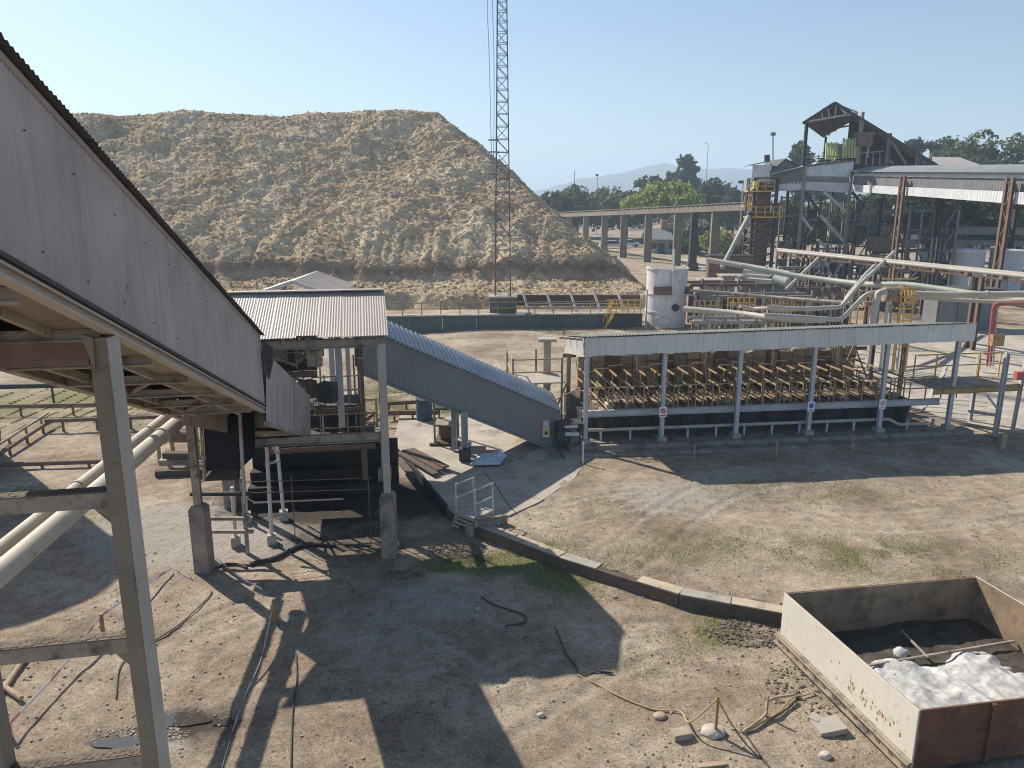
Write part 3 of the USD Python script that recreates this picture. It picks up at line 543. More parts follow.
for py in (497, 641, 757):
    z_ = D(120, py, P1[1])[2]
    a, b = V(P1[0] - .102, P1[1], z_), V(P2_[0] + .102, P2_[1], z_)
    c = tr.part('cross_beam', MB().beam(a, b, .16, .15), 'steel_tan')
    lump_ = MB().beam(a + UP * .079 - V(0, 0, 0), b + UP * .079, .150, .012)
    for x in np.sort(rng.uniform(.02, .98, 200)):
        p = a * (1 - x) + b * x + UP * .086 + V(0, rng.uniform(-.05, .05), 0)
        lump_.mesh(trimesh.creation.icosphere(1, 1.0).apply_transform(np.diag([rng.uniform(.012, .035), rng.uniform(.015, .03), rng.uniform(.004, .010), 1])).apply_translation(p))
    c.part('dust_crust', lump_, 'mud', kind='stuff')
    tr.part('gusset', MB().poly([a + UP * -.08, a + UP * -.30 + V(.0, 0, 0), a + UP * -.08 - V(.22, 0, 0)], V(0, .02, 0)), 'steel_tan')
tr.part('knee_bracket', MB().poly([P1 + V(-.02, -.11, -.05), P1 + V(-.12, -.11, -.02), P1 + V(-.03, -.11, -.38)], V(0, -.02, 0)), 'steel_brown')
for p in (P1, P2_): tr.part('base_plate', MB().box((p[0], p[1], .05), (.42, .42, .3)), 'concrete')

# steep discharge hood at its lower end
hd = thing('discharge_hood', 'stained grey sheet hood closing the lower end of the mauve gallery', 'hood', tuple(D(290, 440, 18.0)))
Ya, Yb = 14.95, 23.0
c1, c2, c3, c4 = D(266, 352, Ya), D(310.5, 396, Yb), D(310.5, 436, Yb), D(266, 421, Ya)
for a, b in ((0, .52), (.53, 1.0)):
    t0, t1 = c1 * (1 - a) + c2 * a, c1 * (1 - b) + c2 * b; b0, b1 = c4 * (1 - a) + c3 * a, c4 * (1 - b) + c3 * b
    m = 40; s_ = np.linspace(0, 1, m + 1)[:, None]; nn = unit(np.cross(t1 - t0, UP)); w = np.sin(s_ * 2 * np.pi * 10) * .007
    v = np.vstack([b0 * (1 - s_) + b1 * s_ + nn * w, t0 * (1 - s_) + t1 * s_ + nn * w]); f = []
    for i in range(m): f += [[i, i + 1, m + 2 + i], [i, m + 2 + i, m + 1 + i]]
    hd.part('side_sheet', MB().add(v, f), 'clad_rust', smooth=True)
off = GQ * 1.58
hd.part('top_sheet', MB().quad(c1 + UP * .01, c2 + UP * .01, c2 + off, c1 + off), 'roof_dark')
hd.part('end_sheet', MB().quad(c2 + V(0, .01, 0), c3 + V(0, .01, 0), c3 + off, c2 + off), 'clad_rust')
hd.part('side_sheet', MB().quad(c1 + off, c2 + off, c3 + off, c4 + off), 'clad_rust')
hd.part('bottom_angle', MB().beam(c4 - UP * .05, c3 - UP * .05, .08, .08), 'steel_tan')

# two beige pipes running beneath it
for (xa, ya, xb, yb, r, z_, lab) in ((0, 573, 172, 427, .185, 4.3, 'thick beige pipe running under the gallery, nearer of the pair'), (0, 549, 158, 423, .125, 4.25, 'thinner beige pipe running beside the thicker one under the gallery')):
    p, q = G(xa, ya, z_), G(xb, yb, z_ - .05); d = unit(q - p)
    pt = thing('pipe', lab, 'pipe', tuple((p + q) / 2))
    pt.part('pipe_run', MB().tube([p - d * 6, q + d * 1.6], r, 20), 'pipe_beige', smooth=40)
    for tt in (.13, .62):
        c = p + (q - p) * (.38 if tt < .5 else .9); pt.part('flange', MB().tube([c - d * .03, c + d * .03], r * 1.18, 20), 'pipe_beige', smooth=40)
# ================================================================ transfer house
u_ = unit(V(4.98, .92, 0)); w_ = V(-u_[1], u_[0], 0)
C1, C2 = G(205, 570, 0), G(390, 556, 0); BAY = 4.7
th = thing('transfer_house', 'open transfer house with pale corrugated gable roof on concrete footed columns', 'transfer house', tuple((C1 + C2) / 2))
def footing(c, h, s):
    b = [c + V(x, y, -.15) for x, y in ((-s, -s), (s, -s), (s, s), (-s, s))]; m = MB().poly(b, UP * (h + .15))
    t_ = [c + V(x, y, h) for x, y in ((-s, -s), (s, -s), (s, s), (-s, s))]; k_ = .62
    v = t_ + [c + V(x * k_, y * k_, h + .12) for x, y in ((-s, -s), (s, -s), (s, s), (-s, s))]
    return m.add(v, [[0, 1, 5], [0, 5, 4], [1, 2, 6], [1, 6, 5], [2, 3, 7], [2, 7, 6], [3, 0, 4], [3, 4, 7], [4, 5, 6], [4, 6, 7]])
ztop = 6.25
cols = [C1, C2, C1 + w_ * BAY, C2 + w_ * BAY]
for i, c in enumerate(cols):
    fh = 1.85 if i < 2 else 1.0
    th.part('footing', footing(c, fh, .21), 'concrete_stained')
    th.part('column', MB().ibeam(c + UP * (fh + .10), c + UP * ztop, .20, .21, .025, up=w_), ['steel_tan', 'steel_beige', 'steel_grey', 'steel_grey'][i])
cm_ = (C1 + C2) / 2 + u_ * 1.25 + w_ * 3.2
th.part('column', MB().ibeam(cm_ + UP * 3.02, cm_ + UP * 6.3, .20, .2, .02, up=w_), 'steel_grey')
cm2 = cm_ + u_ * .62 + w_ * 1.6
th.part('column', MB().ibeam(cm2 + UP * .1, cm2 + UP * 4.9, .20, .18, .02, up=w_), 'steel_rust')
F0, F1 = C1 - u_ * 1.9 - w_ * .35, C2 + u_ * .12 - w_ * .35
zf, zr, half = 6.50, 7.42, 2.55
for nm, k0, k1 in (('front', 0, 1), ('back', 1, 2)):
    n = 12; Ltot = np.linalg.norm(F1 - F0)
    for i in range(n):
        a = F0 + u_ * Ltot * i / n + UP * (zf + .006 * (i % 2)); b = F0 + u_ * (Ltot * (i + 1) / n + .05) + UP * (zf + .006 * (i % 2))
        rise = UP * (zr - zf)
        if k0 == 0:
            cut = .14 if i == 8 else (.05 if i == 4 else 0)
            th.part('roof_sheet', sheet(a + (w_ * half + rise) * cut * .3, b - a, (w_ * half + rise) * (1 - cut * .3), pitch=.072, amp=.006, nrm=UP), 'roof_pale', smooth=True)
        else:
            th.part('roof_sheet', sheet(a + w_ * half + rise, b - a, w_ * half - rise, pitch=.072, amp=.006, nrm=UP), 'roof_pale', smooth=True)
th.part('ridge_cap', MB().beam(F0 + w_ * half + UP * (zr + .03), F1 + w_ * half + UP * (zr + .03), .3, .03), 'roof_pale')
fb = th.part('eave_beam', MB().ibeam(C1 - u_ * 1.8 + UP * (ztop + .02), C2 + u_ * .1 + UP * (ztop + .02), .16, .24, .02), 'steel_tan')
th.part('eave_beam', MB().ibeam(C1 - u_ * 1.8 + w_ * BAY + UP * (ztop + .02), C2 + u_ * .1 + w_ * BAY + UP * (ztop + .02), .16, .24, .02), 'steel_tan')
for c in (C1, C2): th.part('side_beam', MB().ibeam(c + w_ * .11 + UP * (ztop - .05), c + w_ * (BAY - .11) + UP * (ztop - .05), .14, .2, .02), 'steel_tan')
for c in (C1 + u_ * .1, C2 - u_ * .1, (C1 + C2) / 2):
    th.part('rafter', MB().beam(c + UP * 6.40 - w_ * .2, c + w_ * 2.18 + UP * 7.30, .08, .14), 'steel_tan')
    th.part('rafter', MB().beam(c + UP * 6.40 + w_ * 4.6, c + w_ * 2.24 + UP * 7.30, .08, .14), 'steel_tan')
th.part('front_beam', MB().ibeam(C1 + u_ * 1.45 + UP * 3.62, C2 - u_ * .11 + UP * 3.62, .18, .24, .02), 'steel_tan')
th.part('side_beam', MB().ibeam(C2 + w_ * .11 + UP * 3.55, C2 + w_ * (BAY - .11) + UP * 3.55, .16, .2, .02), 'steel_tan')
# inner decks
for z_, s0, s1, d0, d1 in ((5.1, .9, 3.2, 2.1, 4.4), (3.5, 2.9, 4.4, 3.8, 5.2), (2.3, 1.4, 4.8, 3.6, 5.2)):
    a = C1 + u_ * s0 + w_ * d0 + UP * z_
    th.part('deck', MB().poly([a, a + u_ * (s1 - s0), a + u_ * (s1 - s0) + w_ * (d1 - d0), a + w_ * (d1 - d0)], UP * .05), 'steel_dark')
    th.part('deck_beam', MB().ibeam(a - UP * .10 - w_ * .03, a + u_ * (s1 - s0) - UP * .10 - w_ * .03, .1, .18, .015), 'steel_rust')
    for j in range(5):
        p = a + u_ * (s1 - s0) * j / 4 + w_ * .05 + UP * .05; th.part('rail_post', MB().beam(p, p + UP * 1.0, .035, .035), ['steel_tan', 'ochre'][j % 2])
    for h in (.55, 1.0): th.part('handrail', MB().tube([a + w_ * .05 + UP * h, a + u_ * (s1 - s0) + w_ * .05 + UP * h], .024, 6), 'steel_tan')
for j in range(7):
    p = C1 + u_ * (.9 + .55 * j) + w_ * 4.8
    th.part('hanger', MB().beam(p + UP * 2.4, p + UP * (6.3 if j % 2 else 5.0), .05, .05), ['steel_tan', 'steel_grey', 'steel_rust'][j % 3])
for (s0, z0_, s1, z1_, d_) in ((.6, 4.6, 2.0, 6.2, 2.2), (1.2, 5.9, 2.6, 5.3, 2.0), (2.0, 4.9, 3.0, 3.6, 3.2), (.5, 3.0, 1.8, 4.4, 2.6), (2.4, 6.2, 3.4, 5.5, 1.6)):
    th.part('diagonal_brace', MB().beam(C1 + u_ * s0 + w_ * d_ + UP * z0_, C1 + u_ * s1 + w_ * d_ + UP * z1_, .07, .07), 'steel_tan')

g_ = np.random.default_rng(23)
for j in range(34):
    p = C1 + u_ * (1.3 + 1.9 * g_.random()) + w_ * (2.3 + 2.6 * g_.random()) + UP * (5.2 + .9 * g_.random() if j % 3 else 3.6 + .8 * g_.random())
    d = unit(g_.normal(size=3) * V(1, 1, .8)) * (.35 + .6 * g_.random()); d[2] = -abs(d[2]) if p[2] > 5.7 else d[2]
    th.part('strut', MB().beam(p, p + d, .05 + .05 * g_.random(), .05 + .09 * g_.random()) if j % 2 else MB().tube([p, p + d], .03 + .05 * g_.random(), 8), ['steel_tan', 'steel_rust', 'steel_beige', 'steel_dark', 'concrete_stained'][j % 5])
for j in range(7):
    p = C1 + u_ * (1.5 + .32 * j) + w_ * (3.0 + .5 * (j % 3)); th.part('casing', MB().box(p + UP * (5.45 if j % 2 else 4.2), (.3 + .2 * g_.random(), .4, .35 + .3 * g_.random()), j), ['steel_rust', 'steel_tan', 'steel_dark', 'steel_beige'][j % 4])
# machinery inside: head drum, motor, chute
md = C1 + u_ * 2.0 + w_ * 2.6
hd2 = thing('head_drum', 'dusty head drum and gearbox under the transfer house roof', 'drive unit', (md[0], md[1], 5.15))
hd2.part('drum', MB().tube([md + UP * 5.64 - u_ * .35, md + UP * 5.64 + u_ * .35], .36, 18), 'steel_tan', smooth=40)
hd2.part('shaft', MB().tube([md + UP * 5.64 - u_ * .75, md + UP * 5.64 + u_ * .9], .06, 10), 'steel_dark', smooth=40)
for s in (-.55, .55): hd2.part('bearing_frame', MB().poly([md + u_ * s + UP * 5.15 - w_ * .3, md + u_ * s + UP * 5.15 + w_ * .3, md + u_ * s + UP * 5.71 + w_ * .12, md + u_ * s + UP * 5.71 - w_ * .12], u_ * .07), 'steel_rust')
hd2.part('gearbox', MB().box(md + u_ * 1.12 + UP * 5.39, (.42, .5, .5), .18), 'pipe_beige')
hd2.part('motor', MB().tube([md + u_ * 1.12 + UP * 5.81 - w_ * .35, md + u_ * 1.12 + UP * 5.81 + w_ * .3], .17, 14), 'steel_tan', smooth=40)
bc = thing('black_chute', 'black rubber lined chute hanging under the end of the mauve gallery', 'chute', tuple(D(222, 470, 18.4)))
q1, q2, q3, q4 = D(203, 419, 18.6), D(239, 417, 18.6), D(240, 470, 18.6), D(206, 471, 18.6)
bc.part('chute_plate', MB().poly([q1, q2, q3, q4], V(0, 1.2, 0)), 'rubber')
bc.part('corner_angle', MB().beam(q2 + V(.04, -.03, .1), q3 + V(.05, -.03, -.9), .07, .07), 'steel_beige')
bc.part('corner_angle', MB().beam(q1 + V(-.04, -.03, .1), q4 + V(-.05, -.03, -.2), .07, .07), 'steel_tan')
tp = thing('tail_pulley_frame', 'low greasy tail pulley frame beneath the black chute', 'pulley frame', tuple(D(222, 520, 20.6)))
b0 = D(224, 500, 20.6)
for s in (-.75, .55): tp.part('leg', MB().beam(V(b0[0] + s, b0[1], 0), V(b0[0] + s, b0[1], 2.3), .09, .09), 'steel_tan')
tp.part('pulley', MB().tube([V(b0[0] - .6, b0[1], 2.45), V(b0[0] + .45, b0[1] + .1, 2.45)], .2, 14), 'steel_dark', smooth=40)
tp.part('scraper', MB().beam(V(b0[0] - .55, b0[1] - .2, 2.25), V(b0[0] - .1, b0[1] - .2, 2.75), .3, .05), 'steel_white')
for z_, sx in ((1.15, 'steel_tan'), (.75, 'steel_tan'), (1.9, 'steel_dark')): tp.part('cross_beam', MB().beam(V(b0[0] - .9, b0[1] - .1, z_), V(b0[0] + .8, b0[1] - .1, z_), .1, .09), sx)
# slim white legged stand with block footings
st = thing('pipe_stand', 'slim white four legged stand on small concrete blocks by the black sump', 'stand', tuple(G(255, 535, 0)))
ft = [G(236, 543, .1), G(272, 541, .1), G(284, 517, .1), G(247, 519, .1)]
tp_ = [D(232, 487, ft[0][1]), D(266, 434, ft[1][1]), D(276, 434, ft[2][1]), D(243, 470, ft[3][1])]
for a, b in zip(ft, tp_):
    st.part('leg', MB().tube([a, b], .055, 10), 'steel_white', smooth=40)
    st.part('footing', MB().box((a[0], a[1], .16), (.26, .26, .32), .3), 'concrete')
st.part('brace', MB().tube([tp_[1] - UP * .9, tp_[2] - UP * .9], .04, 8), 'steel_white')
st.part('brace', MB().tube([tp_[1] - UP * .05, ft[2] * .25 + tp_[2] * .75], .04, 8), 'steel_white')
st.part('head_plate', MB().beam(D(255, 431, ft[1][1]), D(283, 431, ft[1][1]), .35, .1), 'steel_beige')
rl = thing('thin_rail', 'thin grey pipe rail in front of the soot black sump', 'rail', tuple(G(300, 512, 0)))
for py in (482, 493): rl.part('rail', MB().tube([D(246, py, 20.8), D(372, py - 4, 21.6)], .014, 6), 'steel_rust')
for px, py in ((291, 518), (368, 512)):
    a = D(px, 477, 21.1); rl.part('post', MB().tube([V(a[0], a[1], -.05), V(a[0], a[1], a[2] + .05)], .016, 6), 'steel_rust')
# soot black pit wall with steps behind
sb = thing('sump_wall', 'soot black stepped concrete sump wall in the shade under the transfer house', 'sump wall', tuple(G(330, 505, 0)))
sA, sB = G(246, 512, 0), G(398, 505, 0); sd_ = unit(sB - sA); sn = V(-sd_[1], sd_[0], 0)
for k, (h, dd) in enumerate(((.28, 0), (.62, .5), (1.0, 1.0), (1.75, 1.5))):
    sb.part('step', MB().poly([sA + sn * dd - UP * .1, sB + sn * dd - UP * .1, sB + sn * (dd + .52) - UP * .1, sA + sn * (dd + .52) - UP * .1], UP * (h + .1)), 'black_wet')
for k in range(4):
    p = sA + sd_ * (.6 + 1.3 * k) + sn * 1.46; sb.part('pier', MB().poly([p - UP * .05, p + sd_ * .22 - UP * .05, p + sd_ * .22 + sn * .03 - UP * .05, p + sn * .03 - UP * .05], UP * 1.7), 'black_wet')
hp_ = thing('hopper', 'dark sooty hopper standing behind the front beam of the transfer house', 'hopper', tuple(G(345, 470, 0)))
hq = sA + sd_ * 1.9 + sn * 1.55
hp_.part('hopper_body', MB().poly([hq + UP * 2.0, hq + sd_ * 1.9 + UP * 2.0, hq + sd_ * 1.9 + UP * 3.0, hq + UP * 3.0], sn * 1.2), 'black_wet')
hp_.part('spout', MB().tube([hq + sd_ * .95 + sn * .6 + UP * 2.02, hq + sd_ * .95 + sn * .6 + UP * 1.75], [.6, .25], 4), 'steel_dark')
for a in (0.05, 1.85): hp_.part('leg', MB().beam(hq + sd_ * a + sn * .1 + UP * 0, hq + sd_ * a + sn * .1 + UP * 2.0, .1, .1), 'steel_dark')

# gabled roof of the building behind
gr = thing('gabled_shed', 'small shed with pale gable roof peeping over the transfer house roof', 'shed', tuple(G(300, 420, 0)))
Yg = 27.2
ap, le, re_ = D(293, 281, Yg), D(246, 297, Yg), D(336, 296, Yg)
rd = V(-.1, 3.9, 0)
for e, s_ in ((le, 1), (re_, -1)):
    n = 5
    for i in range(n):
        a, b = e + rd * i / n + UP * .004 * (i % 2), e + rd * (i + 1.04) / n + UP * .004 * (i % 2)
        gr.part('roof_sheet', sheet(a, b - a, ap - e, pitch=.13, amp=.018, nrm=UP), 'roof_pale', smooth=True)
gr.part('barge_board', MB().beam(le - V(0, .03, .03), ap - V(0, .03, .03), .05, .12), 'steel_white')
gr.part('barge_board', MB().beam(re_ - V(0, .03, .03), ap - V(0, .03, .03), .05, .12), 'steel_white')
i_ = V(.12, .5, -.12)
gr.part('gable_wall', MB().poly([le + i_ + V(.6, 0, 0), re_ + i_ - V(.6, 0, 0), ap + i_ - UP * .25], V(0, .05, 0)), 'clad_zinc_dark')
gr.part('gable_post', MB().beam(ap + V(.5, .45, -1.1), ap + V(.5, .45, -.35), .06, .06), 'steel_white')
for a in (le, re_):
    for f_ in (.15, .95):
        p = a + rd * f_ + V(.4 if a is le else -.4, 0, 0); gr.part('column', MB().beam(V(p[0], p[1], -.1), p - UP * .03, .16, .16), 'steel_grey')
gr.part('side_wall', MB().beam(V(le[0] + .4, le[1] + 1.6, 3.9), V(le[0] + .4 + rd[0], le[1] + rd[1], 3.9), .05, 2.4), 'clad_zinc_dark')

# ================================================================ slate gallery sloping down to the right
sg = thing('slate_gallery', 'slate grey clad conveyor gallery sloping down to the long shed', 'conveyor gallery', tuple(G(545, 447, STEP)))
A_, B_ = D(384, 335.5, 27.0), D(560, 410.5, 29.6)        # lower edge of its roof strip
dA, dB = D(340, 367, 24.4), D(548, 448.5, 29.6)
sdir = unit(B_ - A_); sq = unit(V(-sdir[1], sdir[0], 0)); sq = sq if sq[1] > 0 else -sq
A0 = A_ - sdir * .9; Ls = np.linalg.norm(B_ - A0); Hs = 1.72; Ws = 1.5
n = 11
for i in range(n):
    a, b = A0 + sdir * Ls * i / n, A0 + sdir * Ls * (i + 1) / n
    lo = a - UP * Hs; hb_ = (b - a)
    sg.part('cladding_sheet', sheet(lo, hb_, UP * Hs, pitch=.07, amp=.006, nrm=sq), 'clad_slate', smooth=True)
    sg.part('roof_sheet', sheet(a - sq * .12 + UP * .006 * (i % 2), hb_, sq * (Ws / 2 + .12) + UP * .58, pitch=.19, amp=.035, nrm=UP), 'roof_slate', smooth=True)
    sg.part('roof_sheet', sheet(a + sq * Ws / 2 + UP * (.58 + .006 * (i % 2)), hb_, sq * (Ws / 2 + .12) - UP * .58, pitch=.19, amp=.035, nrm=UP), 'roof_slate', smooth=True)
    sg.part('cladding_sheet', sheet(lo + sq * Ws, hb_, UP * (Hs - .02), pitch=.2, amp=.012), 'clad_slate', smooth=True)
sg.part('floor', MB().poly([A0 - UP * Hs, A0 - UP * Hs + sq * Ws, B_ - UP * Hs + sq * Ws, B_ - UP * Hs], UP * .05), 'steel_dark')
sg.part('bottom_chord', MB().beam(A0 - UP * (Hs + .03), B_ - UP * (Hs + .03), .1, .08), 'clad_slate')
sg.part('end_sheet', sheet(B_ - UP * Hs, sq * Ws, UP * Hs, pitch=.12, amp=.012), 'clad_slate', smooth=True)
sp_ = G(465, 459, STEP + .09)
sg.part('support_post', MB().ibeam(sp_, V(sp_[0], sp_[1], D(465, 412, sp_[1])[2]), .26, .24, .03), 'steel_grey')
sg.part('support_post', MB().ibeam(sp_ + sq * 1.3, V(sp_[0], sp_[1], D(465, 412, sp_[1])[2] - .05) + sq * 1.3, .22, .2, .03), 'steel_grey')
sg.part('post_base', MB().box(sp_ + UP * .22, (.42, .42, .46)), 'steel_dark')
# warning sign on its end
for py0, py1, mt, mk in ((420, 428.3, 'sign_pink', 'pictogram'), (428.6, 437, 'sign_yellow', 'triangle')):
    Yq = 29.26
    a, b, c, d = D(542.5, py1, Yq), D(549.5, py1, Yq), D(549.5, py0, Yq), D(542.5, py0, Yq)
    s_ = thing('warning_sign', 'small pink warning sign on the slate gallery, upper one' if mk == 'pictogram' else 'small yellow warning sign on the slate gallery, lower one', 'sign', tuple(a), None)
    s_.part('plate', MB().poly([a, b, c, d], V(0, .02, 0)), mt)
    s_.part('border', MB().beam(a + V(0, -.004, .02), b + V(0, -.004, .02), .006, .04), 'sign_white')
    mc = (a + c) / 2 + V(0, -.006, .0)
    if mk == 'pictogram':
        s_.part('symbol', MB().tube([mc + V(0, .0, .02), mc + V(0, -.006, .02)], .085, 16), 'sign_white'); s_.part('symbol', MB().beam(mc + V(-.06, -.010, -.03), mc + V(.06, -.010, .07), .006, .025), 'sign_red')
    else:
        s_.part('symbol', MB().poly([mc + V(-.09, 0, -.06), mc + V(.09, 0, -.06), mc + V(0, 0, .10)], V(0, -.006, 0)), 'ink')

# ================================================================ long open shed over the settling tanks
SA, SB = G(585, 443, .62), G(947, 428.5, .62)
su = unit((SB - SA) * V(1, 1, 0)); sw = V(-su[1], su[0], 0); SL = np.linalg.norm((SB - SA)[:2])
def S(a, d=0.0, z=0.0):
    if z > 3.5: z = z + .05 + .22 * a / SL
    return V(SA[0], SA[1], 0) + su * a + sw * d + UP * z
ZF0, ZF1, SD = 4.10, 4.84, 3.7
SLP = .158          # fascia bottom and top, roof depth
structure('shed_slab', MB().poly([S(-.7, -.45, .1), S(SL + .9, -.45, .1), S(SL + .9, 6.2, .1), S(-.7, 6.2, .1)], UP * .52), 'concrete_stained')
structure('shed_kerb', MB().poly([S(-1.0, -1.0, .1), S(SL + 1.6, -1.0, .1), S(SL + 1.6, -.452, .1), S(-1.0, -.452, .1)], UP * .36), 'concrete_stained')
sh = thing('long_shed', 'long open sided shed with pale corrugated fascia over rusty tanks', 'shed', tuple(S(SL / 2)))
NB = 5
for i in range(NB + 1):
    a = SL * i / NB
    for d, mt in ((0, 'steel_grey'), (SD - .25, 'steel_tan')):
        zt = ZF0 + .3 - d * SLP
        pp_ = sh.part('post', MB().ibeam(S(a, d, .62), S(a, d, zt), .16, .16, .02, up=sw), mt)
        pp_.part('post_base', MB().box(S(a, d, .70), (.36, .36, .18), math.atan2(su[1], su[0])), 'concrete')
    sh.part('rafter', MB().beam(S(a, .05, ZF1 - .22), S(a, SD - .05, ZF1 - .22 - SLP * SD), .10, .16), 'steel_tan')
for d in (.15, 1.3, 2.5, SD - .1): sh.part('purlin', MB().beam(S(-.4, d, ZF1 - .09 - SLP * d), S(SL + .7, d, ZF1 - .09 - SLP * d), .06, .09), 'steel_tan')
sh.part('fascia_rail', MB().beam(S(-.1, -.02, ZF0 + .06), S(SL + .6, -.02, ZF0 + .06), .06, .08), 'steel_grey')
NS = 31; FL = SL + .72
for i in range(NS):
    a0, a1 = -.12 + FL * i / NS, -.12 + FL * (i + 1.03) / NS
    dip = rng.uniform(-.015, .015)
    sh.part('fascia_sheet', sheet(S(a0, -.10 - .006 * (i % 2), ZF0 + dip), su * (a1 - a0), UP * (ZF1 - ZF0 + rng.uniform(-.012, .012) - .02 - dip), pitch=.14, amp=.008, nrm=-sw), 'clad_white', smooth=True)
    sh.part('roof_sheet', sheet(S(a0, -.16, ZF1 + .035 + .005 * (i % 2)), su * (a1 - a0), sw * (SD + .3) - UP * SLP * (SD + .3), pitch=.14, amp=.02, nrm=UP), 'roof_shed', smooth=True)
for i in range(6):
    d0 = SD * i / 6
    sh.part('fascia_sheet', sheet(S(-.16, d0 - .1, ZF0 - SLP * d0), sw * SD / 6 * 1.02 - UP * SLP * SD / 6, UP * (ZF1 - ZF0 - .02), pitch=.14, amp=.012, nrm=-su), 'clad_white', smooth=True)
sh.part('lean_brace', MB().beam(S(SL * .9, SD - .4, 1.7), S(SL * .83, SD - .4, 3.6), .06, .06), 'steel_tan')
sh.part('lean_brace', MB().beam(S(SL * .79, SD - .4, 1.7), S(SL * .84, SD - .4, 3.6), .06, .06), 'steel_tan')

TD = 5.2
tk = thing('settling_tanks', 'row of rusty settling tanks with ochre handrailed walkways inside the long shed', 'tanks', tuple(S(SL / 2, 2.5, .62)))
ZD = 1.72
tk.part('front_beam', MB().ibeam(S(-.05, .35, ZD), S(SL - .25, .35, ZD), .16, .26, .02), 'steel_grey')
tk.part('front_pipe', MB().tube(fillet([S(.2, .25, 1.06), S(SL * .84, .25, 1.06), S(SL * .865, .25, .8), S(SL * .95, .25, .8)], .3), .07, 10), 'pipe_beige', smooth=40)
for j in range(13): tk.part('pipe_leg', MB().beam(S(.7 + 1.2 * j, .25, .62), S(.7 + 1.2 * j, .25, 1.0), .12, .08), 'steel_grey')
tk.part('tank_shell', MB().poly([S(.05, .9, .62), S(SL - 1.5, .9, .62), S(SL - 1.5, TD - .6, .62), S(.05, TD - .6, .62)], UP * .95), 'steel_dark')
for j in range(12): tk.part('hopper_bottom', MB().tube([S(.8 + 1.2 * j, .62, 1.6), S(.8 + 1.2 * j, .66, .72)], [.30, .08], 4), 'steel_dark')
NW = 22
for j in range(NW):
    a = .55 + (SL - 2.4) * j / (NW - 1)
    tk.part('tank_wall', MB().beam(S(a, .5, ZD - .02), S(a, TD - .9, ZD - .02), .07, .42), 'steel_rust')
    tk.part('walkway', MB().poly([S(a + .08, .52, ZD + .02), S(a + .46, .52, ZD + .02), S(a + .46, TD - 1, ZD + .02), S(a + .08, TD - 1, ZD + .02)], UP * .04), 'steel_tan')
    for h in (.55, 1.02): tk.part('handrail', MB().beam(S(a + .06, .5, ZD + h), S(a + .06, TD - .9, ZD + h), .055, .06), 'ochre_tan')
    for d in (.55, 1.9, 3.1): tk.part('rail_post', MB().beam(S(a + .06, d, ZD), S(a + .06, d, ZD + 1.03), .045, .045), 'ochre_tan')
    if j < NW - 1:
        w = (SL - 2.4) / (NW - 1)
        tk.part('feed_box', MB().poly([S(a + .02, TD - 1.0, ZD + .1), S(a + w - .02, TD - 1.0, ZD + .1), S(a + w - .02, TD - .55, ZD + .1), S(a + .02, TD - .55, ZD + .1)], UP * (1.42 + .14 * ((j * 7) % 3))), ['wood', 'stone_mid', 'steel_rust', 'steel_tan'][(j * 5) % 4])
        tk.part('box_lip', MB().beam(S(a + .02, TD - 1.04, ZD + 1.25), S(a + w - .02, TD - 1.04, ZD + 1.25), .08, .09), ['ochre_tan', 'steel_tan', 'steel_rust'][j % 3])
        tk.part('upper_rail', MB().tube([S(a, TD - 1.7, ZD + 1.0 + .12 * (j % 3)), S(a + w, TD - 1.7, ZD + 1.0 + .12 * (j % 3))], .03, 6), 'ochre_tan')
        tk.part('grating_edge', MB().beam(S(a + .47, .55, ZD + .08), S(a + .47, TD - 1, ZD + .08), .03, .10), 'ochre_tan')
        tk.part('paddle', MB().poly([S(a + .50, 1.0 + .4 * (j % 3), ZD + .02), S(a + .66, 1.0 + .4 * (j % 3), ZD + .02), S(a + .66, 1.9 + .4 * (j % 3), ZD + .35), S(a + .50, 1.9 + .4 * (j % 3), ZD + .35)], UP * .03), ['steel_rust', 'steel_tan', 'steel_dark'][j % 3])
        tk.part('shaft', MB().tube([S(a + .5, 2.5, ZD + .25), S(a + w + .0, 2.5, ZD + .25)], .06, 8), 'steel_dark')
        if (j * 3) % 4 == 0: tk.part('drive_motor', MB().tube([S(a + .60, .75, ZD + .16), S(a + .60, 1.15, ZD + .16)], .13, 12), 'steel_beige', smooth=40)
    tk.part('cross_tie', MB().beam(S(a + .1, TD - .5, 3.55 - .1 * (j % 2)), S(a + .9, TD - .5, 3.55 - .1 * (j % 2)), .08, .10), 'steel_rust')
for h in (.45, .92):
    for k in range(NB): tk.part('front_handrail', MB().tube([S(SL * k / NB + .1, .42, ZD + .13 + h), S(SL * (k + 1) / NB - .1 - (.3 if k == NB - 1 else 0), .42, ZD + .13 + h)], .026, 6), 'ochre_tan')
for j in range(23): tk.part('front_rail_post', MB().beam(S(.3 + .72 * j, .42, ZD + .12), S(.3 + .72 * j, .42, ZD + 1.06), .04, .04), 'ochre_tan')
for j in range(9): tk.part('back_column', MB().beam(S(.9 + 1.75 * j, TD - .45, .62), S(.9 + 1.75 * j, TD - .45, 3.75), .13, .13), ['wall_shade_brown', 'steel_rust'][j % 2])
tk.part('back_pipe', MB().tube([S(.0, TD - .4, 3.2), S(SL - 1, TD - .4, 3.2)], .09, 10), 'steel_rust', smooth=40)
tk.part('left_stair_rail', MB().tube([S(-1.7, .9, 1.9), S(-.1, .55, 2.75)], .03, 6), 'ochre_tan')

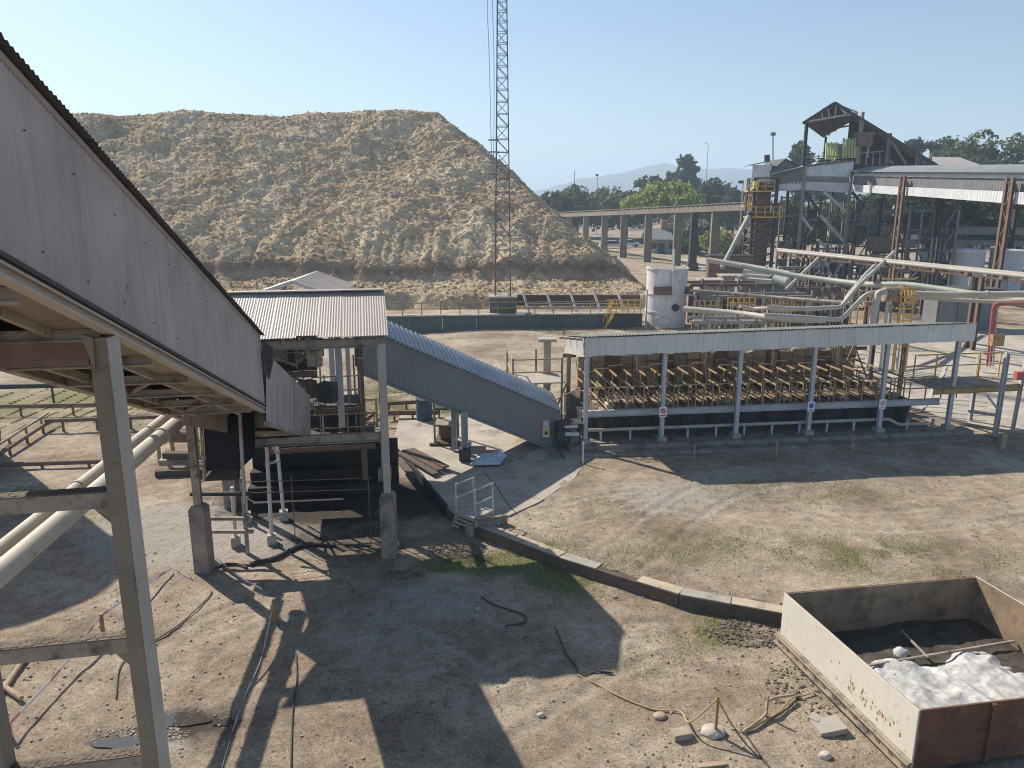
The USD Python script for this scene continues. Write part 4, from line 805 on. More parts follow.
# notices on the shed's posts
for i, (mt, lab) in ((1, ('sign_red', 'small red and white notice on the second post of the long shed')), (3, ('sign_blue', 'small blue and white notice on the fourth post of the long shed')), (4, ('sign_pink', 'small faded pink notice on the fifth post of the long shed'))):
    p = S(SL * i / NB, -.095, 1.62)
    s_ = thing('notice', lab, 'sign', tuple(p))
    a, b = p - su * .15 - UP * .02, p + su * .15 - UP * .02
    s_.part('plate', MB().poly([a, b, b + UP * .42, a + UP * .42], sw * .012), 'sign_white')
    s_.part('emblem', MB().tube([p + UP * .24 - sw * .002, p + UP * .24 - sw * .008], .11, 18), mt)
    s_.part('emblem', MB().beam(p + UP * .05 - sw * .005 - su * .1, p + UP * .05 - sw * .005 + su * .1, .006, .05), mt)
    if mt == 'sign_red': s_.part('emblem', MB().beam(p + UP * .17 - sw * .011 - su * .07, p + UP * .31 - sw * .011 + su * .07, .006, .03), 'sign_white')
# short stakes along the shed kerb
for k, (px, py) in enumerate(((583, 460), (694, 456), (776, 452), (852, 448))):
    p = on_ground(px, py + 4, STEP)
    single('kerb_stake', MB().beam(p - UP * .05, p + UP * (.85 if k == 0 else .6), .05, .05), 'wood' if k else 'steel_white', ['white stake at the left end of the long shed kerb', 'thin wooden stake before the kerb near the second shed post', 'thin wooden stake before the kerb under the third shed bay', 'thin wooden stake before the kerb near the fifth shed post'][k], 'stake')
p = on_ground(1002, 447, STEP)
single('marker_post', MB().beam(p - UP * .1, p + UP * .55, .2, .2), 'wood', 'stubby wooden marker post at the right corner of the shed kerb', 'post')

# platform at the right end of the shed
pf = thing('steel_platform', 'grey steel platform with ochre edge beside the right end of the long shed', 'platform', tuple(G(985, 432, STEP)))
pc = [G(955, 424, .45), G(995, 436, .45), G(968, 402, .45), G(1003, 390, .45)]
zt_ = 2.3
pf.part('post', MB().ibeam(pc[1], V(pc[1][0], pc[1][1], 4.0), .16, .16, .02), 'steel_grey')
pf.part('post', MB().ibeam(pc[0] + V(1.0, .6, 0), V(pc[0][0] + 1.0, pc[0][1] + .6, 3.4), .14, .14, .02), 'steel_grey')
q = V(pc[1][0] - 3.0, pc[1][1] + 1.1, 0)
e0, e1 = V(pc[1][0] - 2.7, pc[1][1] + .2, zt_), V(pc[1][0] + 1.4, pc[1][1] + .9, zt_)
pf.part('edge_beam', MB().ibeam(e0, e1, .12, .24, .02), 'ochre')
pf.part('deck', MB().poly([e0 + UP * .13, e1 + UP * .13, e1 + V(-.3, 1.6, .13), e0 + V(-.3, 1.6, .13)], UP * .04), 'steel_tan')
pf.part('post', MB().ibeam(V(e1[0] - .1, e1[1], .4), e1 + UP * 1.3, .12, .12, .02), 'steel_grey')
for h in (.6, 1.1): pf.part('handrail', MB().tube([e0 + UP * (h + .13) + V(0, 1.5, 0), e1 + UP * (h + .13) + V(0, 1.5, 0)], .03, 6), 'yellow')
for k in range(5):
    p = e0 + (e1 - e0) * k / 4 + V(-.1, 1.5, .1); pf.part('rail_post', MB().beam(p, p + UP * 1.15, .045, .045), 'yellow')
pf.part('brace', MB().beam(V(pc[1][0] - .05, pc[1][1], 1.6), V(pc[1][0] - .6, pc[1][1] - .05, 2.2), .07, .07), 'steel_grey')
pf.part('junction_box', MB().box(V(e1[0] - .25, e1[1] - .12, zt_ + .55), (.38, .2, .34), .1), 'red_paint')
pf.part('cross_beam', MB().beam(V(pc[0][0] + .2, pc[0][1] + .4, 1.0), V(pc[1][0] - .1, pc[1][1], 1.35), .1, .12), 'steel_grey')
for j in range(5):
    a = pc[0] + V(-.8 + .5 * j, 1.4 + .8 * j, .0)
    pf.part('frame_brace', MB().beam(a, a + V(1.1, .5, 1.6), .07, .07), ['steel_grey', 'steel_tan'][j % 2])

# ================================================================ wall at the foot of the heap, tower and props
rw = thing('retaining_wall', 'long greenish concrete wall coloured shade dark at the foot of the heap', 'wall', (0, 59, 0))
RA, RB = G(340, 335, 0), G(642, 331, 0)
rd_ = unit(RB - RA); rn = V(-rd_[1], rd_[0], 0); RL = np.linalg.norm(RB - RA); NP = 9
for k in range(NP):
    a, b = RA + rd_ * (RL * k / NP + .012), RA + rd_ * (RL * (k + 1) / NP - .012)
    rw.part('wall_panel', MB().beam(a + UP * .60 + rn * .2, b + UP * .60 + rn * .2, .35, 1.4), 'concrete_shade_green')
    rw.part('coping', MB().beam(a + UP * 1.335 + rn * .2, b + UP * 1.335 + rn * .2, .55, .07), 'concrete_shade_green')
rw.part('gutter', MB().beam(RA + UP * 1.22 + rn * 1.0, RB + UP * 1.22 + rn * 1.0, .9, .25), 'concrete')
for k in range(11):
    p = RA + rd_ * (RL * (k + .5) / 11) - rn * .0 + UP * 1.40
    rw.part('bracket_plate', MB().box(p + rn * .02, (.75, .18, .16), math.atan2(rd_[1], rd_[0])), 'steel_white')
rf = thing('wall_railing', 'ochre pipe railing along the top of the dark retaining wall', 'railing', (0, 59.6, 1.3))
for k in range(16):
    p = RA + rd_ * (RL * (k + .25) / 16) + rn * .55 + UP * 1.3; rf.part('post', MB().beam(p, p + UP * 1.0, .07, .07), 'ochre')
for h in (.55, 1.0): rf.part('handrail', MB().tube([RA + rd_ * .3 + rn * .55 + UP * (1.3 + h), RB + rn * .55 + UP * (1.3 + h)], .04, 6), 'ochre')
tb = thing('dark_trough', 'long dark conveyor trough held by white leaning props behind the wall', 'conveyor', tuple(D(575, 305, 62.5)))
TA, TB = D(512, 299, 63), D(640, 299, 63.5)
tb.part('trough_side', MB().beam(TA - UP * .15, TB - UP * .15, .1, .8), 'wall_shade_brown')
tb.part('trough_lip', MB().beam(TA + UP * .30, TB + UP * .30, .3, .10), 'steel_rust')
for k, px in enumerate((526, 550, 574, 598, 622)):
    a = D(px, 308, 61.6); tb.part('leaning_prop', MB().beam(V(a[0] + .25, 61.4, 1.2), V(a[0] - .25, 62.8, 2.75), .16, .12), 'steel_white')
for px0 in (526, 550, 574, 598):
    a, b = D(px0, 303, 61.7), D(px0 + 24, 303, 61.7)
    for dz in (0, -.38): tb.part('side_rail', MB().beam(a + UP * (dz - .05), b + UP * (dz - .05), .05, .09), 'steel_beige')
block = G(503, 313, 1.2)
lt = thing('lattice_mast', 'tall slim blue grey lattice mast rising above the heap from a concrete block', 'mast', tuple(block))
lt.part('base_block', MB().box(V(block[0], block[1], 1.55), (2.05, 1.9, 1.9)), 'concrete_shade_green')
lt.part('base_cap', MB().box(V(block[0], block[1], 2.56), (2.25, 2.1, .14)), 'concrete')
zb, zt2 = 2.62, 42.0
def wid(z): return 1.22 - (1.22 - .62) * min(1, (z - zb) / 24.0)
def corner(k, z):
    w = wid(z) / 2; return V(block[0] + (-w if k in (0, 3) else w), block[1] + (-w if k in (0, 1) else w), z)
for k in range(4):
    lt.part('leg', MB().tube([corner(k, zb), corner(k, 12)], .05, 6), 'tower_red'); lt.part('leg', MB().tube([corner(k, 12), corner(k, 27), corner(k, zt2)], .05, 6), 'tower_blue')
z = zb; far_lat = MB(); i = 0
while z < 40.5:
    h = wid(z) * 1.0; mt = 'tower_red' if z < 12 else 'tower_blue'
    for k in range(4):
        a, b = corner(k, z), corner((k + 1) % 4, z); c, d = corner(k, z + h), corner((k + 1) % 4, z + h)
        if z < 27 and k < 2:
            lt.part('horizontal', MB().beam(a, b, .045, .045), mt); lt.part('diagonal', MB().beam(a, d, .045, .045) if i % 2 else MB().beam(b, c, .045, .045), mt)
        else: far_lat.beam(a, b, .045, .045); far_lat.beam(a, d, .045, .045)
    z += h; i += 1
lt.part('lattice', far_lat, 'tower_blue', kind='stuff')
for py in (140, 152, 163, 174):
    p = D(493, py, block[1]); lt.part('side_bracket', MB().beam(p - V(.35, 0, 0), V(block[0] - .3, block[1], p[2]), .5, .08), 'tower_blue')
cb_ = MB(); p0 = D(493, 175, block[1] - .1)
for o in (-.22, .12): cb_.tube(spline([V(p0[0] + o * .4, p0[1], p0[2]), V(p0[0] + o, p0[1], p0[2] + 8), V(p0[0] - .15 + o, p0[1], 26), V(block[0] - 1.05, p0[1], 42)]), .022, 5)
lt.part('feeder_cable', cb_, 'tower_blue')

# white cylindrical tank
wc = V(12.15, 60.6, 0)
wt_ = thing('white_tank', 'stained white cylindrical tank with rust marks behind the shed', 'tank', tuple(wc))
wR = 1.58
wt_.part('shell', MB().tube([wc - UP * .1, wc + UP * 4.85], wR, 40), 'tank_white', smooth=40)
for z_ in (1.5, 2.9, 4.83): wt_.part('ring', MB().tube([wc + UP * (z_ - .06), wc + UP * (z_ + .06)], wR + .07, 40), 'tank_white', smooth=40)
wt_.part('open_top', MB().tube([wc + UP * 4.90, wc + UP * 4.905], wR - .1, 30), 'steel_tan')
wt_.part('rust_plate', MB().box(V(wc[0] - .62, wc[1] - 1.62, 3.25), (1.35, .22, .62), -.28), 'steel_rust')
wt_.part('rust_plate', MB().box(V(wc[0] + 1.5, wc[1] - .95, 3.2), (.5, .5, .55), .6), 'steel_rust')
wt_.part('porthole', MB().tube([V(wc[0] + .42, wc[1] - 1.55, 1.95), V(wc[0] + .44, wc[1] - 1.76, 1.95)], .28, 18), 'steel_dark', smooth=40)
wt_.part('patch', MB().box(V(wc[0] - .55, wc[1] - 1.60, .9), (1.1, .12, .5), -.3), 'steel_white')
wt_.part('vertical_pipe', MB().tube([V(wc[0] + .1, wc[1] - 1.75, 2.9), V(wc[0] + .1, wc[1] - 1.75, 6.4)], .07, 8), 'tank_white')
wt_.part('ladder_frame', MB().beam(V(wc[0] - 1.75, wc[1] - 1.3, 0), V(wc[0] - 1.75, wc[1] - 1.3, 3.3), .12, .12).beam(V(wc[0] + 2.0, wc[1] - 1.3, 0), V(wc[0] + 2.0, wc[1] - 1.3, 3.2), .12, .12).beam(V(wc[0] - 1.8, wc[1] - 1.32, 2.9), V(wc[0] + 2.1, wc[1] - 1.32, 2.9), .1, .1), 'steel_white')

# yellow stair and landing left of the tank
ys_ = thing('yellow_stair', 'yellow steel stair and landing between the dark greenish wall and the white tank', 'stair', tuple(G(612, 330, 0)))
l0 = D(610, 307, 59.2); l1 = D(640, 307, 59.2)
ys_.part('landing', MB().poly([V(l0[0], 59.0, 1.45), V(l1[0] + .2, 59.0, 1.45), V(l1[0] + .2, 60.4, 1.45), V(l0[0], 60.4, 1.45)], UP * .06), 'steel_tan')
for h in (.35, .7, 1.05): ys_.part('handrail', MB().tube([V(l0[0] - .3, 59.0, 1.5 + h), V(l1[0] + .2, 59.0, 1.5 + h)], .04, 6), 'yellow')
for k in range(6):
    x = l0[0] + (l1[0] - l0[0]) * k / 5; ys_.part('rail_post', MB().beam(V(x, 59.0, 1.5), V(x, 59.0, 2.58), .06, .06), 'yellow')
s0, s1 = G(602, 331, 0), V(l0[0] + .2, 58.9, 1.48)
for o in (0, .75):
    ys_.part('stringer', MB().beam(s0 + V(0, o - .4, 0), s1 + V(0, o - .4, 0), .06, .18), 'yellow'); ys_.part('stair_rail', MB().tube([s0 + V(0, o - .4, .95), s1 + V(0, o - .4, .95)], .04, 6), 'yellow')
for k in range(7):
    p = s0 + (s1 - s0) * (k + .5) / 7; ys_.part('tread', MB().box(p, (.24, .7, .04)), 'steel_tan')
for k in range(3):
    p = s0 + (s1 - s0) * (k + .2) / 3 - V(0, .4, 0); ys_.part('rail_post', MB().beam(p, p + UP * .95, .05, .05), 'yellow')

# access deck at the left end of the shed
ad = thing('access_deck', 'small ochre railed access deck at the upper left corner of the shed', 'deck', tuple(S(-1.6, 3.5, 0)))
dz = 2.4
ad.part('deck', MB().poly([S(-2.6, 2.8, dz), S(-.3, 2.8, dz), S(-.3, 5.0, dz), S(-2.6, 5.0, dz)], UP * .06), 'steel_beige')
for a, d in ((-2.5, 2.9), (-.4, 2.9), (-2.5, 4.9), (-1.2, 4.9)): ad.part('post', MB().beam(S(a, d, .3), S(a, d, dz + 1.1), .09, .09), 'steel_tan')
for h in (.5, 1.05):
    ad.part('handrail', MB().tube([S(-2.5, 2.9, dz + h), S(-.4, 2.9, dz + h)], .03, 6), 'ochre'); ad.part('handrail', MB().tube([S(-2.5, 4.9, dz + h), S(-2.5, 2.9, dz + h)], .03, 6), 'ochre')
ad.part('column', MB().box(S(-.75, 4.6, 2.0), (.32, .32, 3.8)), 'steel_beige')
ad.part('cap', MB().box(S(-.75, 4.6, 3.95), (.8, .6, .12)), 'steel_beige')
for k in range(3): ad.part('brace', MB().beam(S(-2.4 + .7 * k, 2.85, .4), S(-1.6 + .7 * k, 2.85, dz), .07, .07), 'ochre')
eq = thing('tail_drive', 'dark greasy tail drive at the foot of the slate gallery', 'drive unit', tuple(S(-.9, .5, .4)))
eq.part('frame', MB().beam(S(-1.15, .3, 1.35), S(-.1, .3, 1.35), .8, .18), 'steel_dark')
for a in (-1.05, -.2): eq.part('leg', MB().beam(S(a, .2, .3), S(a, .2, 1.3), .12, .12), 'steel_dark')
eq.part('pulley', MB().tube([S(-.85, -.1, 1.0), S(-.85, .9, 1.0)], .3, 16), 'steel_dark', smooth=40)
eq.part('guard_plate', MB().box(S(-.55, -.12, 1.05), (.55, .04, .14)), 'steel_white'); eq.part('guard_plate', MB().box(S(-.6, -.12, 1.35), (.5, .04, .10)), 'steel_white')
eq.part('motor', MB().tube([S(-.4, .1, .75), S(-.4, .7, .75)], .2, 14), 'concrete_stained', smooth=40)

# ================================================================ viaduct
vx = lambda Y: 19.8 + (139 - Y) * .26
vd = thing('viaduct', 'long thin concrete viaduct on slender pillars beyond the heap', 'viaduct', (vx(125), 125, 0))
def deckz(Y):
    u = vx(Y) / (Y * _c + 1.2 * _s); return D(512 + FPX * u, 213.5 - 8.0 * (512 + FPX * u - 575) / 170, Y)[2] + .15
for Y in (107.8, 118.7, 129, 139, 148, 158, 168):
    x = vx(Y); z_ = deckz(Y) - .8
    vd.part('pillar', MB().poly([V(x - .62, Y - .35, -.3), V(x + .62, Y - .35, -.3), V(x + .55, Y - .32, z_), V(x - .55, Y - .32, z_)], V(0, .7, 0)).poly([V(x - .2, Y - .6, -.3), V(x + .2, Y - .6, -.3), V(x + .2, Y - .36, z_), V(x - .2, Y - .36, z_)], V(0, .26, 0)), 'viaduct')
ye = [94, 100, 107.8, 113, 118.7, 124, 129, 134, 139, 143.5, 148, 153, 158, 163, 168, 175]
for a, b in zip(ye[:-1], ye[1:]):
    p, q = V(vx(a), a + .03, deckz(a) - .4), V(vx(b), b - .03, deckz(b) - .4)
    vd.part('deck_girder', MB().beam(p, q, 1.3, .75), 'viaduct')
    for s in (-.68,):
        vd.part('parapet', MB().beam(p + V(s, 0, .62), q + V(s, 0, .62), .1, .1), 'viaduct')
        for t in (0, .25, .5, .75): vd.part('parapet_post', MB().beam(p * (1 - t) + q * t + V(s, 0, .3), p * (1 - t) + q * t + V(s, 0, .62), .12, .12), 'viaduct')
px_ = thing('dark_pillar', 'lone dark timber pillar standing among the viaduct pillars', 'pillar', (26.3, 113, 0))
px_.part('shaft', MB().poly([V(25.75, 113, -.2), V(26.85, 113, -.2), V(26.8, 113, 8.2), V(25.85, 113, 8.2)], V(0, .9, 0)), 'steel_dark')
px_.part('foot', MB().box((26.3, 113.4, .5), (1.5, 1.4, 1.2)), 'wall_shade_brown')

# ================================================================ elevator tower and mill galleries on the right
TY = 92.0
et = thing('elevator_tower', 'rusty lattice elevator tower with yellow platforms at the end of the viaduct', 'tower', tuple(D(764, 281, TY) * V(1, 1, 0)))
ex0, ex1 = D(754, 200, TY)[0], D(776, 200, TY)[0]; ztp = D(764, 178, TY)[2]
cs = [V(ex0, TY, 0), V(ex1, TY, 0), V(ex1, TY + 2.6, 0), V(ex0, TY + 2.6, 0)]
for c in cs: et.part('leg', MB().beam(c, c + UP * ztp, .34, .34), 'steel_dark')
for k in range(13):
    z0_, z1_ = ztp * k / 13, ztp * (k + 1) / 13
    for i in range(4):
        a, b = cs[i], cs[(i + 1) % 4]
        if i in (0, 3):
            et.part('girt', MB().beam(a + UP * z1_, b + UP * z1_, .14, .16), 'steel_rust'); et.part('lattice_brace', MB().beam(a + UP * z0_, b + UP * z1_, .10, .10), 'steel_rust')
et.part('bucket_casing', MB().poly([cs[0] + V(.55, .6, 0), cs[1] + V(-.55, .6, 0), cs[1] + V(-.55, 2.0, 0), cs[0] + V(.55, 2.0, 0)], UP * ztp), 'steel_rust')
def deck_at(node, px0, px1, py, Y, dep, hgt=1.15, mat='yellow'):
    a, b = D(px0, py, Y), D(px1, py, Y)
    node.part('platform', MB().poly([a, b, b + V(0, dep, 0), a + V(0, dep, 0)], UP * .15), 'yellow' if mat == 'yellow' else 'steel_tan')
    for h in (.55, hgt): node.part('handrail', MB().beam(a + UP * (h + .1), b + UP * (h + .1), .09, .09), mat)
    k = max(2, int(np.linalg.norm(b - a) / .9))
    for i in range(k + 1):
        p = a + (b - a) * i / k; node.part('rail_post', MB().beam(p, p + UP * (hgt + .1), .09, .09), mat)
deck_at(et, 747, 782, 218, TY - 1.2, 1.6); deck_at(et, 748, 774, 192, TY - 1.0, 1.4); deck_at(et, 744, 752, 207, TY - .6, 1.2)
for px, py in ((762, 186), (757, 185), (770, 188)): et.part('drive_box', MB().box(D(px, py, TY - .3), (.9, .8, .8)), ['steel_rust', 'guard_green', 'steel_dark'][px % 3])
sp0, sp1 = D(751, 212, TY - 1.2), D(722, 268, TY - 6)
st_ = thing('inclined_pipe', 'pale inclined chute pipe leaning from the tower platform to the ground', 'pipe', tuple(sp1))
st_.part('pipe_run', MB().tube([sp1, sp0], .28, 14), 'steel_beige', smooth=40); st_.part('collar', MB().tube([sp0 * .97 + sp1 * .03, sp0 * .92 + sp1 * .08], .36, 14), 'steel_dark', smooth=40)
hh = thing('head_house', 'small grey sheet clad head house on top of the rusty elevator tower', 'head house', tuple(D(762, 180, TY)))
def clad(node, p, q, z0_, z1_, y0, y1, mat, n, pitch=.35, name='cladding_sheet', amp=.03):
    """Sheets between two plan points: lower edge z0_ (at p, q), upper z1_ (at p, q)."""
    for i in range(n):
        a, b = i / n, (i + 1) / n
        lo0, lo1 = V(*(p * (1 - a) + q * a)[:2], z0_[0] * (1 - a) + z0_[1] * a), V(*(p * (1 - b) + q * b)[:2], z0_[0] * (1 - b) + z0_[1] * b)
        hi0, hi1 = V(*(p * (1 - a) + q * a)[:2], z1_[0] * (1 - a) + z1_[1] * a), V(*(p * (1 - b) + q * b)[:2], z1_[0] * (1 - b) + z1_[1] * b)
        m = max(4, int(np.linalg.norm(lo1 - lo0) / pitch) * 4); s_ = np.linspace(0, 1, m + 1)[:, None]; nn = unit(np.cross(lo1 - lo0, UP))
        w = np.sin(s_ * 2 * np.pi * (m // 4)) * amp + .008 * (i % 2)
        v = np.vstack([lo0 * (1 - s_) + lo1 * s_ + nn * w, hi0 * (1 - s_) + hi1 * s_ + nn * w]); f = []
        for k in range(m): f += [[k, k + 1, m + 2 + k], [k, m + 2 + k, m + 1 + k]]
        node.part(name, MB().add(v, f), mat, smooth=True)
ha, hb2 = D(751, 190, TY), D(770, 190, TY)
clad(hh, ha, hb2, (D(751, 188, TY)[2],) * 2, (D(751, 165, TY)[2],) * 2, 0, 0, 'clad_zinc', 2)
clad(hh, hb2, hb2 + V(.8, 4, 0), (hb2[2],) * 2, (D(770, 164, TY)[2],) * 2, 0, 0, 'clad_zinc_dark', 2)
r0, r1, r2 = D(749, 165.5, TY - .3), D(772, 161, TY - .3), D(784, 160, TY - .3)
hh.part('roof_sheet', MB().poly([r0, r1, r1 + V(.6, 4.5, 0), r0 + V(.6, 4.5, 0)], UP * .08), 'roof_grey')
hh.part('vent', MB().tube([D(767, 162, TY), D(767, 155, TY)], .32, 12), 'steel_dark', smooth=40)
ra_, rb_, rc_ = D(770, 172, TY), D(785, 159, TY), D(801, 168, TY)
hh.part('gable_wall', MB().poly([D(770, 184, TY), D(803, 184, TY), rc_, rb_, ra_], V(0, .15, 0)), 'clad_zinc_dark')
for a, b in ((ra_, rb_), (rb_, rc_)): hh.part('roof_sheet', MB().poly([a - V(0, .3, 0), b - V(0, .3, 0), b + V(0, 6, 0), a + V(0, 6, 0)], UP * .07), 'roof_dark')
hh.part('canopy_sheet', MB().poly([D(771, 174.5, TY - 1.6), D(803, 167, TY - 1.6), D(803, 166, TY + .2), D(771, 173.5, TY + .2)], UP * .07), 'roof_grey')
for (px, y0, y1) in ((773, 160, 134),):
    lp_ = thing('lamp_pole', 'thin lamp pole standing on the head house roof', 'lamp pole', tuple(D(px, y0, TY)))
    lp_.part('pole', MB().tube([D(px, y0, TY), D(px, y1, TY)], .07, 6), 'steel_aged'); lp_.part('lamp_head', MB().box(D(px, y1, TY), (.5, .4, .35)), 'steel_aged')

GX_ = D(850, 191, TY)[0]
# frontal part of the mill gallery
mg = thing('mill_gallery', 'long grey two banded clad gallery running to the right edge on steel columns', 'conveyor gallery', tuple(D(850, 200, TY) * V(1, 1, 0)))
pL, pM, pR = D(772, 191, TY), D(803, 190, TY), D(850, 193, TY)
Z = lambda px, py: D(px, py, TY)[2]
clad(mg, pL, pM, (Z(772, 191.5), Z(803, 190)), (Z(772, 185), Z(803, 181.5)), 0, 0, 'clad_zinc', 3)
clad(mg, pM, pR, (Z(803, 190), Z(850, 193)), (Z(803, 181.5), Z(850, 183)), 0, 0, 'clad_zinc', 5)
clad(mg, pL + V(0, .25, 0), pM + V(0, .25, 0), (Z(772, 186), Z(803, 182)), (Z(772, 178), Z(803, 175)), 0, 0, 'clad_zinc_dark', 3)
clad(mg, pM + V(0, .25, 0), pR + V(0, .25, 0), (Z(803, 182.5), Z(850, 184)), (Z(803, 175), Z(850, 177)), 0, 0, 'clad_zinc_dark', 5)
clad(mg, pM, D(853, 170, TY), (Z(803, 175.5), Z(853, 177)), (Z(803, 167), Z(853, 161)), 0, 0, 'clad_zinc', 5)
mg.part('coping_rail', MB().beam(D(802, 166.5, TY), D(853, 160.5, TY), .25, .2), 'steel_rust')
mg.part('floor', MB().poly([V(pL[0], TY + .1, Z(772, 190)), V(pR[0], TY + .1, Z(850, 192)), V(pR[0], TY + 4, Z(850, 192)), V(pL[0], TY + 4, Z(772, 190))], UP * .1), 'steel_dark')
# the leg of it that comes towards the right edge
YE = 50.0
def mz(Y, t): return np.interp(Y, [YE, 60, TY], {'b': [9.3, 9.64, 11.0], 'l': [10.2, 10.55, 11.75], 'u': [11.35, 11.6, 12.75], 't': [11.7, 11.95, 13.1], 'r': [12.3, 12.6, 13.7]}[t])
NG = 16
for i in range(NG):
    ya, yb = TY - (TY - YE) * i / NG, TY - (TY - YE) * (i + 1) / NG
    p, q = V(GX_, ya, 0), V(GX_, yb, 0)
    clad(mg, p, q, (mz(ya, 'b'), mz(yb, 'b')), (mz(ya, 'l'), mz(yb, 'l')), 0, 0, 'clad_zinc', 1)
    clad(mg, p + V(.25, 0, 0), q + V(.25, 0, 0), (mz(ya, 'l') - .05, mz(yb, 'l') - .05), (mz(ya, 'u'), mz(yb, 'u')), 0, 0, 'clad_zinc_dark', 1)
    clad(mg, p + V(.10, 0, 0), q + V(.10, 0, 0), (mz(ya, 'u') - .05, mz(yb, 'u') - .05), (mz(ya, 't'), mz(yb, 't')), 0, 0, 'clad_zinc', 1)
    a, b = V(GX_ - .3, ya, mz(ya, 't') + .05), V(GX_ - .3, yb, mz(yb, 't') + .05)
    mg.part('roof_sheet', sheet(a, b - a, V(2.3, 0, .62), pitch=.35, amp=.035, nrm=UP), 'roof_grey', smooth=True)
    a, b = V(GX_ + 2.0, ya, mz(ya, 't') + .67), V(GX_ + 2.0, yb, mz(yb, 't') + .67)
    mg.part('roof_sheet', sheet(a, b - a, V(2.3, 0, -.62), pitch=.35, amp=.035, nrm=UP), 'roof_grey', smooth=True)
    clad(mg, p + V(4, 0, 0), q + V(4, 0, 0), (mz(ya, 'b'), mz(yb, 'b')), (mz(ya, 't'), mz(yb, 't')), 0, 0, 'clad_zinc_dark', 1)
mg.part('floor', MB().poly([V(GX_ + .05, YE, 9.32), V(GX_ + 3.9, YE, 9.32), V(GX_ + 3.9, TY, 11.02), V(GX_ + .05, TY, 11.02)], UP * .1), 'steel_dark')
mg.part('coping_rail', MB().beam(V(GX_ - .1, YE, mz(YE, 't') - .02), V(GX_ - .1, TY, mz(TY, 't') - .02), .15, .12), 'steel_dark')
def lattice_col(node, x, y, z1_, w=.8, mt='steel_rust', z0_=0.0):
    for s in (-1, 1): node.part('column_chord', MB().ibeam(V(x, y + s * w / 2, z0_), V(x, y + s * w / 2, z1_), .28, .22, .04), mt)
    k = int((z1_ - z0_) / 1.1)
    for i in range(k):
        a = V(x, y - w / 2 * (1 if i % 2 else -1), z0_ + (z1_ - z0_) * i / k); b = V(x, y + w / 2 * (1 if i % 2 else -1), z0_ + (z1_ - z0_) * (i + 1) / k)
        node.part('column_lacing', MB().beam(a, b, .10, .10), mt)
for Y in (62.2, 79.3):
    lattice_col(mg, GX_ - .25, Y, mz(Y, 'u'), mt='steel_rust'); lattice_col(mg, GX_ + 3.9, Y + .2, mz(Y, 'b'), mt='steel_dark')
    mg.part('portal_beam', MB().ibeam(V(GX_ - .1, Y, mz(Y, 'b') - .25), V(GX_ + 3.9, Y, mz(Y, 'b') - .25), .25, .35, .04), 'steel_rust')
for px, mt in ((803, 'steel_white'), (850, 'steel_white')):
    p = D(px, 191, TY - .15); mg.part('column', MB().ibeam(V(p[0], p[1], 0), V(p[0], p[1], Z(px, 166 if px == 803 else 174)), .30, .30, .05), 'steel_beige')
    mg.part('column', MB().ibeam(V(p[0], p[1] + 5, 0), V(p[0], p[1] + 5, Z(px, 190)), .3, .3, .05), 'steel_dark')
for (xa, ya, xb, yb) in ((805, 192, 820, 212), (824, 192, 850, 215), (820, 215, 848, 246), (802, 217, 812, 230), (852, 192, 890, 236), (818, 240, 838, 258), (852, 215, 872, 240), (880, 236, 896, 205)):
    mg.part('column_brace', MB().beam(D(xa, ya, TY + .1), D(xb, yb, TY + .1), .28, .28), ['steel_white', 'steel_rust', 'steel_dark'][(xa + xb) % 3])

# tall sloping roof over the gallery
hr = thing('sloping_roof', 'tall dark gable roof on posts with one long slope above the mill gallery', 'roof structure', tuple(D(850, 165, TY)))
e_l, apx, e_r = D(802.5, 122.5, TY), D(834.5, 102, TY), D(937, 165, TY)
dep = V(11.0, 22.0, 0)
for a, b, n in ((apx, e_l, 4), (apx, e_r, 9)):
    for i in range(n):
        p, q = a + (b - a) * i / n, a + (b - a) * (i + 1) / n
        hr.part('roof_sheet', sheet(p + UP * .006 * (i % 2), dep, q - p, pitch=.5, amp=.05, nrm=UP), 'roof_dark', smooth=True)
hr.part('barge_board', MB().beam(e_l - V(0, .1, .1), apx - V(0, .1, .1), .12, .30), 'steel_dark'); hr.part('barge_board', MB().beam(apx - V(0, .1, .1), e_r - V(0, .1, .1), .12, .34), 'steel_dark')
tl, t_r = D(804, 122, TY), D(858, 113, TY)
hr.part('tie_beam', MB().beam(tl, t_r - UP * .0, .16, .22), 'steel_beige')
for px, y0, y1 in ((822, 109.5, 119), (828, 106, 118), (836, 104, 117), (846, 109, 116)): hr.part('truss_web', MB().beam(D(px, y0, TY), D(px + (px % 5 - 2), y1, TY), .13, .13), 'steel_beige')
hr.part('truss_web', MB().beam(D(837, 104, TY), D(847, 115, TY), .16, .16), 'steel_white'); hr.part('truss_web', MB().beam(D(812, 119, TY), D(824, 108, TY), .13, .13), 'steel_beige')
hr.part('truss_web', MB().beam(D(836, 104, TY), D(857, 112, TY), .14, .14), 'steel_beige')
for px, y0, y1, mt in ((803, 122, 168, 'steel_dark'), (857.5, 112, 164, 'steel_beige'), (886.5, 133, 166, 'steel_aged'), (917, 152, 166, 'steel_aged')):
    a, b = D(px, y1, TY), D(px, y0, TY); hr.part('post', MB().ibeam(a, V(a[0], a[1], b[2]), .34, .34, .05), mt); hr.part('post', MB().beam(a + dep * .95, V(*(a + dep * .95)[:2], b[2]), .26, .26), 'steel_dark')
for (xa, ya, xb, yb) in ((888, 136, 906, 164), (918, 153, 925, 163), (886, 158, 893, 163)): hr.part('brace', MB().beam(D(xa, ya, TY + .2), D(xb, yb, TY + .2), .22, .22), 'steel_aged')
